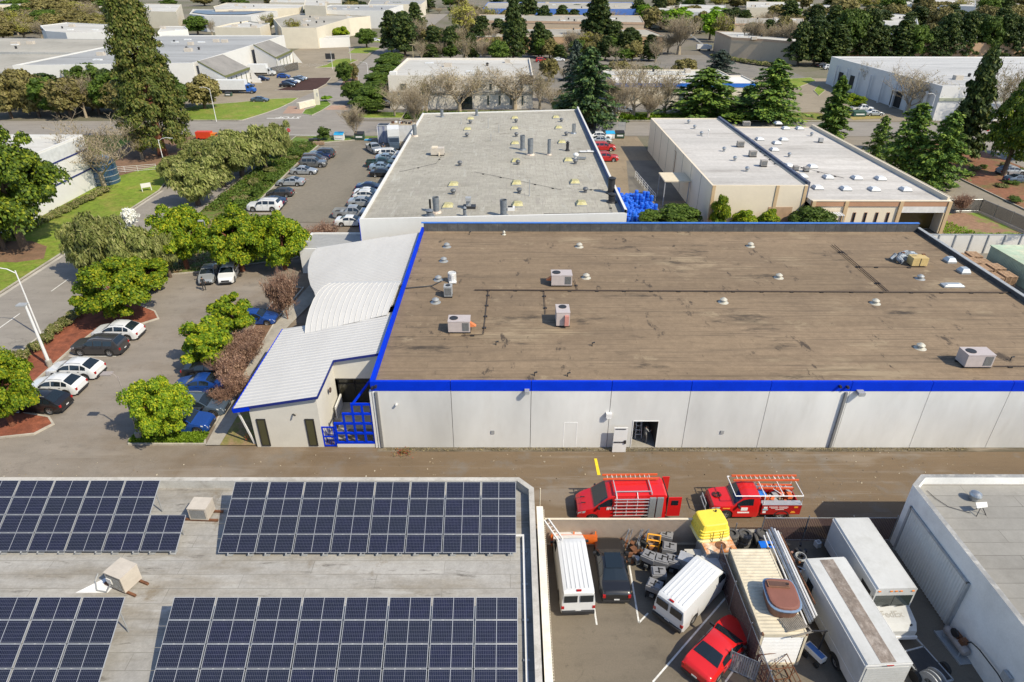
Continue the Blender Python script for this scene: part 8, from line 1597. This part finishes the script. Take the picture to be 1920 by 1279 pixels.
def scatter(name, label, poly, n, s, mat_, hh=.3, z=.12, cat='groundcover'):
    xs_ = [p[0] for p in poly]; ys_ = [p[1] for p in poly]; P = np.column_stack([NR.uniform(min(xs_), max(xs_), n), NR.uniform(min(ys_), max(ys_), n)]); ins = np.zeros(n, bool); j = len(poly)-1
    for i in range(len(poly)):
        a, b = poly[i], poly[j]; c = ((a[1] > P[:, 1]) != (b[1] > P[:, 1])) & (P[:, 0] < (b[0]-a[0])*(P[:, 1]-a[1])/((b[1]-a[1]) or 1e-9)+a[0]); ins ^= c; j = i
    P = P[ins]; m = len(P); lump = .5+.5*np.sin(P[:, 0]*1.9+np.sin(P[:, 1]*1.3)*2)*np.sin(P[:, 1]*1.5); P3 = np.column_stack([P, z+NR.random(m)*hh*(.3+lump)]); V, F = leaves(P3, NR.normal(size=(m,3))+np.array([0,0,1.3]), s, 1.4)
    o = bpy.data.objects.new(name, np_mesh(name, V, F, [mat_])); C.objects.link(o); tag(o, label, cat); o['kind'] = 'stuff'
scatter('groundcover', 'loose green groundcover under the pepper trees', [(-47.4,97),(-40.8,97),(-40.6,142),(-47.3,142)], 6500, .12, FOL['green'], .45)
scatter('leaf_litter', 'brown leaf litter and twigs under the round trees', [(-47.4,67),(-42.3,67),(-42,73.8),(-38,75),(-27.8,80),(-27.8,87.5),(-38,89.5),(-47.4,96)], 9000, .1, FOL['dusty'], .2)
scatter('ivy', 'yellow-green ivy strip beneath the bare trees behind the cross street', [(27,165.8),(62,165.8),(62,170),(27,170)], 14000, .2, FOL['ground'], .8); scatter('shrubbery', 'low green growth along the office lawn behind the grey roof', [(-26,166),(24,166),(24,172),(-26,172)], 7000, .2, FOL['green'], .9)
scatter('grass', 'patchy bright grass beside the amber storefront', [(61.6,84.6),(61.6,96),(64,96.8),(66,88),(72,88),(73,84.2)], 5000, .09, FOL['ground'], .3, .02)
scatter('gutter_weeds', 'sparse weeds and leaf litter in the gutter along the white warehouse wall', [(-10,40.2),(36,40.2),(36,40.6),(-10,40.6)], 2600, .035, FOL['dusty'], .08, .0, 'weeds'); scatter('litter', 'scattered leaves and grit on the alley paving', [(-40,34),(36,34),(36,40.2),(-40,40.2)], 420, .045, foliage('pale_litter', [(.10,.07,.04),(.4,.33,.22),(.6,.55,.45)], .1), .01, .0, 'litter')
# --- behind the brown roof
for x, y, hh, ww, k, lb in ((24.2,90.3,3.5,6.2,'green','round green bush behind the rear parapet beside the drums'),(29.4,88.6,5.8,2.8,'roundsmall','tall thin leafy shrub against the cream wall corner'),(33,88.7,3.5,3.6,'roundsmall','sparse leafy shrub against the cream wall'),(36.4,88.7,3.4,3.2,'roundsmall','second sparse leafy shrub against the cream wall'),(41.6,86.8,4.3,6.2,'green','dense dark green bush in front of the metal canopy'),(47.5,87.2,2.0,1.2,'roundsmall','tiny yellow-green shrub by the office corner'),(20.3,90.6,2.6,4,'green','low green bush overlapping the blue drums')):
    tree(k, None, label=lb, loc=Vector((x, y, 0)), h=hh, w=ww, name='bush', cat='bush', var=0)
# --- winter trees and cedars behind the cross street
for b, tp_, w, k, lb, v in (((862,212),(865,108),130,'bare','full bare tree in front of the two-storey office',0),((800,215),(790,130),110,'bare','bare tree at the left corner of the two-storey office',1),((965,205),(960,105),140,'bare','bare wide-branched tree at the right end of the office',0),((905,200),(910,120),90,'bare','brownish bare tree between the two office trees',1),((1012,205),(1015,130),90,'bare','hazy brown tree right of the office',1),((1040,215),(1035,150),70,'bare','low brown tangle beside the big cedar',0),
        ((1155,238),(1150,140),80,'bareupright','bare pale tree just right of the big cedar',0),((1187,222),(1190,88),120,'bare','largest bare tree in front of the blue-fascia building',0),((1245,218),(1250,120),100,'bare','hazy bare tree in the middle of the blue-fascia front',1),((1215,225),(1222,165),70,'bareupright','thin bare tree close to the cream building',1),((740,218),(735,150),70,'bare','bare twiggy tree left of the office entrance',0),((700,205),(690,160),60,'green','dark leafy tree at the lawn corner of the office',0),((665,195),(668,152),46,'green','small dark evergreen at the avenue corner',1),
        ((1100,238),(1112,84),140,'darkcedar','big layered dark cedar rising behind the grey roof',0),((1075,195),(1072,72),70,'bluecedar','blue-green cedar left of the big layered one',0),((1068,228),(1062,180),70,'pepper','yellowish willowy tree at the right corner of the grey roof',0),((1110,238),(1100,196),60,'pepper','second willowy tree spilling over the blue-shaded parapet',1),((1318,222),(1325,126),180,'cedar','wide deodar cedar left of the pair in front of the blue fascia',1),((1440,228),(1440,108),150,'cedar','wide deodar cedar behind the cream building roof',0),((1395,215),(1392,160),70,'cedar','smaller cedar between the two wide deodars',1),
        ((1555,262),(1560,140),68,'spruce','dense narrow cedar at the corner of the low cream roof',0),((1690,335),(1695,190),135,'cedar','bright green deodar along the side drive, left of the pair',1),((1748,352),(1742,205),118,'cedar','bright green deodar along the side drive, right of the pair',0),((1640,300),(1650,215),60,'cedar','low dark cedar bough left of the drive deodars',0),((1795,300),(1838,92),70,'cypress','tall dark leaning conifer right of the drive deodars',0),((1880,330),(1895,150),110,'oak','large broadleaf evergreen at the right frame edge',0),((1940,300),(1930,170),90,'oak','evergreen cut by the right frame edge',1),((1348,140),(1340,92),70,'bluecedar','blue-grey spreading cedar by the curved drive',1),((1602,205),(1600,176),44,'roundsmall','small bright green tree beside the white pickup',0),
        ((1700,215),(1730,108),110,'bare','bare silvery tree in front of the shaded loading bays',0),((1622,178),(1625,112),60,'bare','bare tree against the recessed bays',1),((1870,235),(1860,110),120,'bare','bare brown tree in front of the sunlit end of the white building',1),((1925,470),(1915,340),80,'bareupright','bare grey tree at the right edge above the panel wall',0),((1800,400),(1790,360),36,'bush','leafless tangle at the mesh fence bend',1)):
    tree(k, b, tp_, w, lb, var=v)
# --- rounded hedge mass along the avenue
for i, (b, tp_, w) in enumerate((((690,200),(692,168),60),((705,185),(710,152),62),((712,165),(716,135),60),((722,148),(724,120),58),((728,132),(730,106),54),((735,118),(740,98),46),((680,212),(678,180),50),((700,212),(705,190),46))): tree('green', b, tp_, w, 'dark rounded evergreen in the row left of the office, %s from the near end' % ['third','fourth','fifth','sixth','seventh','eighth','first','second'][i], var=i%2)
# --- avenue and far lot trees
for b, tp_, w, k, lb in (((649,160),(645,115),34,'green','left one of two small trees on the avenue median'),((662,152),(662,118),26,'olive','right one of two small trees on the avenue median'),((688,90),(687,52),40,'green','dark small tree on the far lawn beside the avenue'),((508,66),(510,22),36,'poplar','upright yellow-green tree behind the olive-trimmed building'),((553,85),(552,30),36,'poplar','tall half-bare tree at the left of the cream wall'),((590,86),(589,56),22,'poplar','small pale tree against the cream wall'),((640,80),(638,48),36,'roundsmall','yellow-green tree over the white trailer shed'),((372,66),(368,28),46,'green','rounded dark tree between the small white block and cream block'),((398,66),(400,34),34,'bare','pale blossoming bare tree beside the rounded dark one'),((385,205),(378,142),70,'olive','olive-brown tree in front of the blue-cabbed truck'),
        ((735,100),(735,20),46,'pine','dark conifer first in the avenue belt'),((760,105),(755,22),60,'pine','dark conifer second in the avenue belt'),((795,95),(790,30),60,'bare','grey bare tree in the avenue belt'),((815,110),(812,50),50,'pine','dark pine behind the two-storey roof, left'),((780,60),(775,5),40,'pine','dark pine farther back in the belt'),((845,112),(845,50),44,'pine','dark pine behind the two-storey roof, middle'),((870,80),(868,-5),60,'poplar','tall hazy grey-green tree behind the office'),((905,95),(905,30),46,'pine','dark pine right of the office roof corner'),
        ((962,112),(962,-10),44,'cypress','tall dark columnar conifer in the centre'),((990,60),(985,-12),50,'pine','dark pine behind the columnar conifer'),((1010,108),(1012,42),44,'pine','pine with a leaning top right of the columnar conifer'),((1118,95),(1115,-20),66,'cypress','broad dark conifer in front of the tan building'),((1150,98),(1150,40),50,'pine','dark pine right of the broad conifer'),((1178,96),(1180,52),46,'pine','second dark pine right of the broad conifer'),((1195,50),(1200,-2),40,'pine','dark pine at the end of the blue-banded wall'),((1210,52),(1212,8),42,'lime','lime-green willow behind the tan building corner'),((1235,38),(1238,-6),40,'pine','dark tree behind the lime-green willows'),((1268,60),(1265,14),56,'lime','bright lime-green willow, larger one'),((1272,102),(1280,20),90,'bareupright','cluster of grey birches in front of the tan corner'),((1252,100),(1255,60),44,'bareupright','low grey birch left of the cluster'),((1330,75),(1328,18),46,'lime','bright lime-green willow by the tan building side'),((1352,80),(1355,22),44,'poplar','pale leafing tree beside the bright willow'),((1310,30),(1315,-5),30,'cypress','small dark columnar tree at the top')):
    tree(k, b, tp_, w, lb)
for i in range(6): tree('bareupright', (1405+i*17+R.uniform(-4,4), 104+i*1.5), (1410+i*17, 36+R.uniform(-6,12)), 40, 'tall thin bare tree in the row before the tan columns, %s from the left' % ['first','second','third','fourth','fifth','sixth'][i], var=i%2)
for i in range(15): x = 1492+i*31+R.uniform(-7,7); tree(['pine','pine','cypress','green'][i%4] if i%5 else 'pine', (x, 113+i*.2+(10 if i < 3 else 0)), (x-4, R.uniform(12,44)+(18 if i in (1,2,5,8) else 0)), R.uniform(50,72), 'dark evergreen in the tall row behind the loading-bay building, %s from the left' % ORD[i])
for i in range(9): x = 1470+i*52+R.uniform(-10,10); tree('olive' if i%3 else 'pine', (x, 48+R.uniform(-4,10)), (x, R.uniform(-6,12)), R.uniform(44,60), 'tree in the distant upper-right belt, %s from the left' % ORD[i])
for i in range(13): x = 950+i*36+R.uniform(-6,6); tree(['bare','green','pine'][i%3], (x, 29), (x, R.uniform(8,16)), 26, 'small tree before the blue-banded distant wall, %s from the left' % ORD[i], group='small trees before the blue wall')
for i in range(12): x = 20+i*28+R.uniform(-8,8); tree(['olive','bare','olive','green'][i%4], (x, 218+R.uniform(-4,6)), (x, R.uniform(128,152)), R.uniform(62,88), 'olive-brown tree in the belt before the white building at upper left, %s from the left' % ORD[i], var=1 if i%4 == 1 else None)
for i, (x, y, tp, w, k) in enumerate(((170,175,118,70,'green'),(60,160,128,60,'olive'),(250,185,140,50,'olive'),(-20,200,140,80,'olive'),(20,172,135,60,'bare'))): tree(k, (x, y), (x, tp), w, 'tree close under the white facade at upper left, %s listed from the wall' % ORD[i])
for j, (yb, yt) in enumerate(((74,34),(56,18),(40,6),(26,-6),(14,-14))):
    for i in range(8 if j else 6): x = -20+i*34+R.uniform(-10,10)+(17 if j%2 else 0)-(0 if j else 10); tree(['olive','olive','poplar','bare','green'][(i+j)%5], (x, yb+R.uniform(-3,3)-(14 if (j == 0 and i > 3) else 0)), (x, yt+R.uniform(-5,5)-(10 if (j == 0 and i > 3) else 0)), R.uniform(46,66), 'tree in the top left wood, %s row, %s from the left' % (['nearest','second','third','fourth','farthest'][j], ORD[i]), 'trees of the top left wood', name='wood_tree')
for i in range(16): x = 330+i*42+R.uniform(-14,14); tree(['green','olive','pine'][i%3], (x, 14+R.uniform(-4,8)), (x, R.uniform(-14,-2)), R.uniform(26,40), 'small tree between distant roofs along the top edge, %s from the left' % ORD[i], 'trees between distant roofs', name='distant_tree')
for i in range(22): x = 1240+i*34+R.uniform(-14,14); tree(['olive','pine','green','poplar'][i%4], (x, 16+R.uniform(-6,8)), (x, R.uniform(-18,-4)), R.uniform(34,50), 'tree in the topmost belt right of centre, %s from the left' % ORD[i], 'trees of the top right belt', name='distant_tree')
for i in range(14): x = 840+i*32+R.uniform(-14,14); tree(['olive','green','pine'][i%3], (x, -14), (x, -34), R.uniform(30,44), 'far tree beyond the blue-banded warehouse, %s from the left' % ORD[i], 'far trees beyond the warehouse', name='distant_tree')
for i in range(10): x = 1345+i*14; tree('hedge', (x, 108+i*3.2-(i*i)*.12), (x, 100+i*3.2-(i*i)*.12), 26, 'green-gold shrub along the curved drive, %s from the left' % ORD[i], 'shrubs along the curved drive', cat='shrub', fol=None)
for i in range(26): a = R.random(); x = 81.5+a*13+R.uniform(-1,1); y = 94+i*1.65; tree(['hedge','shrub'][i%2], None, label='low mixed shrub in the bark bed, %s from the camera' % ORD[i], group='shrubs of the bark bed', loc=Vector((x, y, .1)), h=R.uniform(.5,1.1), w=R.uniform(1.5,3), cat='shrub')
MT = ['pine','bare','olive','cypress','bareupright','green','pine','poplar']
def belt(n, x0, x1, yb, tops, w, label, jit=8, kinds=MT, grp=None):
    for i in range(n): x = x0+(x1-x0)*(i+.5)/n+R.uniform(-jit,jit); y = yb+R.uniform(-4,4); tree(kinds[(i*3+n)%len(kinds)], (x, y), (x+R.uniform(-3,3), R.uniform(*tops)), R.uniform(*w), label % ORD[i], grp)
belt(17, 855, 1250, 101, (48,72), (34,52), 'mixed tree in the belt before the orange-walled annex, %s from the left')
belt(12, 870, 1260, 58, (8,32), (34,48), 'mixed tree between the annex and the blue-banded warehouse, %s from the left')
belt(12, 1250, 1520, 60, (16,36), (34,48), 'mixed tree behind the tan column building, %s from the left')
belt(12, 1500, 1915, 66, (8,30), (44,62), 'tall tree in the second row at upper right, %s from the left', 10, ['pine','olive','pine','cypress'])
belt(8, 1560, 1905, 30, (-12,6), (36,54), 'tree in the third row at upper right, %s from the left', 10, ['olive','pine','green','poplar'])
belt(9, 780, 960, 116, (62,84), (34,48), 'tree crowded behind the two-storey office roof, %s from the left', 6, ['pine','bare','green','bareupright'])
belt(9, 1010, 1300, 150, (108,128), (36,52), 'tree between the office and the blue-fascia roof, %s from the left', 6, ['bare','olive','bare','green'])
belt(12, 30, 360, 205, (130,158), (58,80), 'tree in the denser second belt at upper left, %s from the left', 8, ['olive','bare','pine','olive'])
belt(14, 740, 1000, 92, (28,56), (36,50), 'taller tree in the belt beyond the office, %s from the left', 8, ['pine','bareupright','pine','olive'])
belt(12, 1000, 1240, 112, (66,90), (34,46), 'lower tree in front of the orange-walled annex, %s from the left', 8, ['green','bare','pine','olive'])
belt(16, 1380, 1915, 92, (30,62), (44,60), 'tree in the middle row at upper right, %s from the left', 9, ['pine','pine','olive','cypress'])
belt(14, 1000, 1500, 40, (4,24), (34,46), 'tree in the belt behind the tan buildings, %s from the left', 9, ['pine','lime','olive','bare'])
belt(14, 620, 1000, 28, (0,14), (30,42), 'tree in the distant belt above the office, %s from the left', 9, ['pine','olive','green','bare'])
belt(10, 0, 210, 62, (24,40), (48,64), 'olive tree filling the wood edge at upper left, %s from the left', 8, ['olive','poplar','olive','bare'])
belt(8, 400, 720, 36, (14,26), (24,34), 'small tree among the distant white roofs, %s from the left', 8, ['green','olive','poplar','pine'])
# ---------------------------------------------------------------- clean up
for o in [o for o in C.objects if o.get('label') == 'x']:
    for c in o.children_recursive: bpy.data.objects.remove(c)
    bpy.data.objects.remove(o)
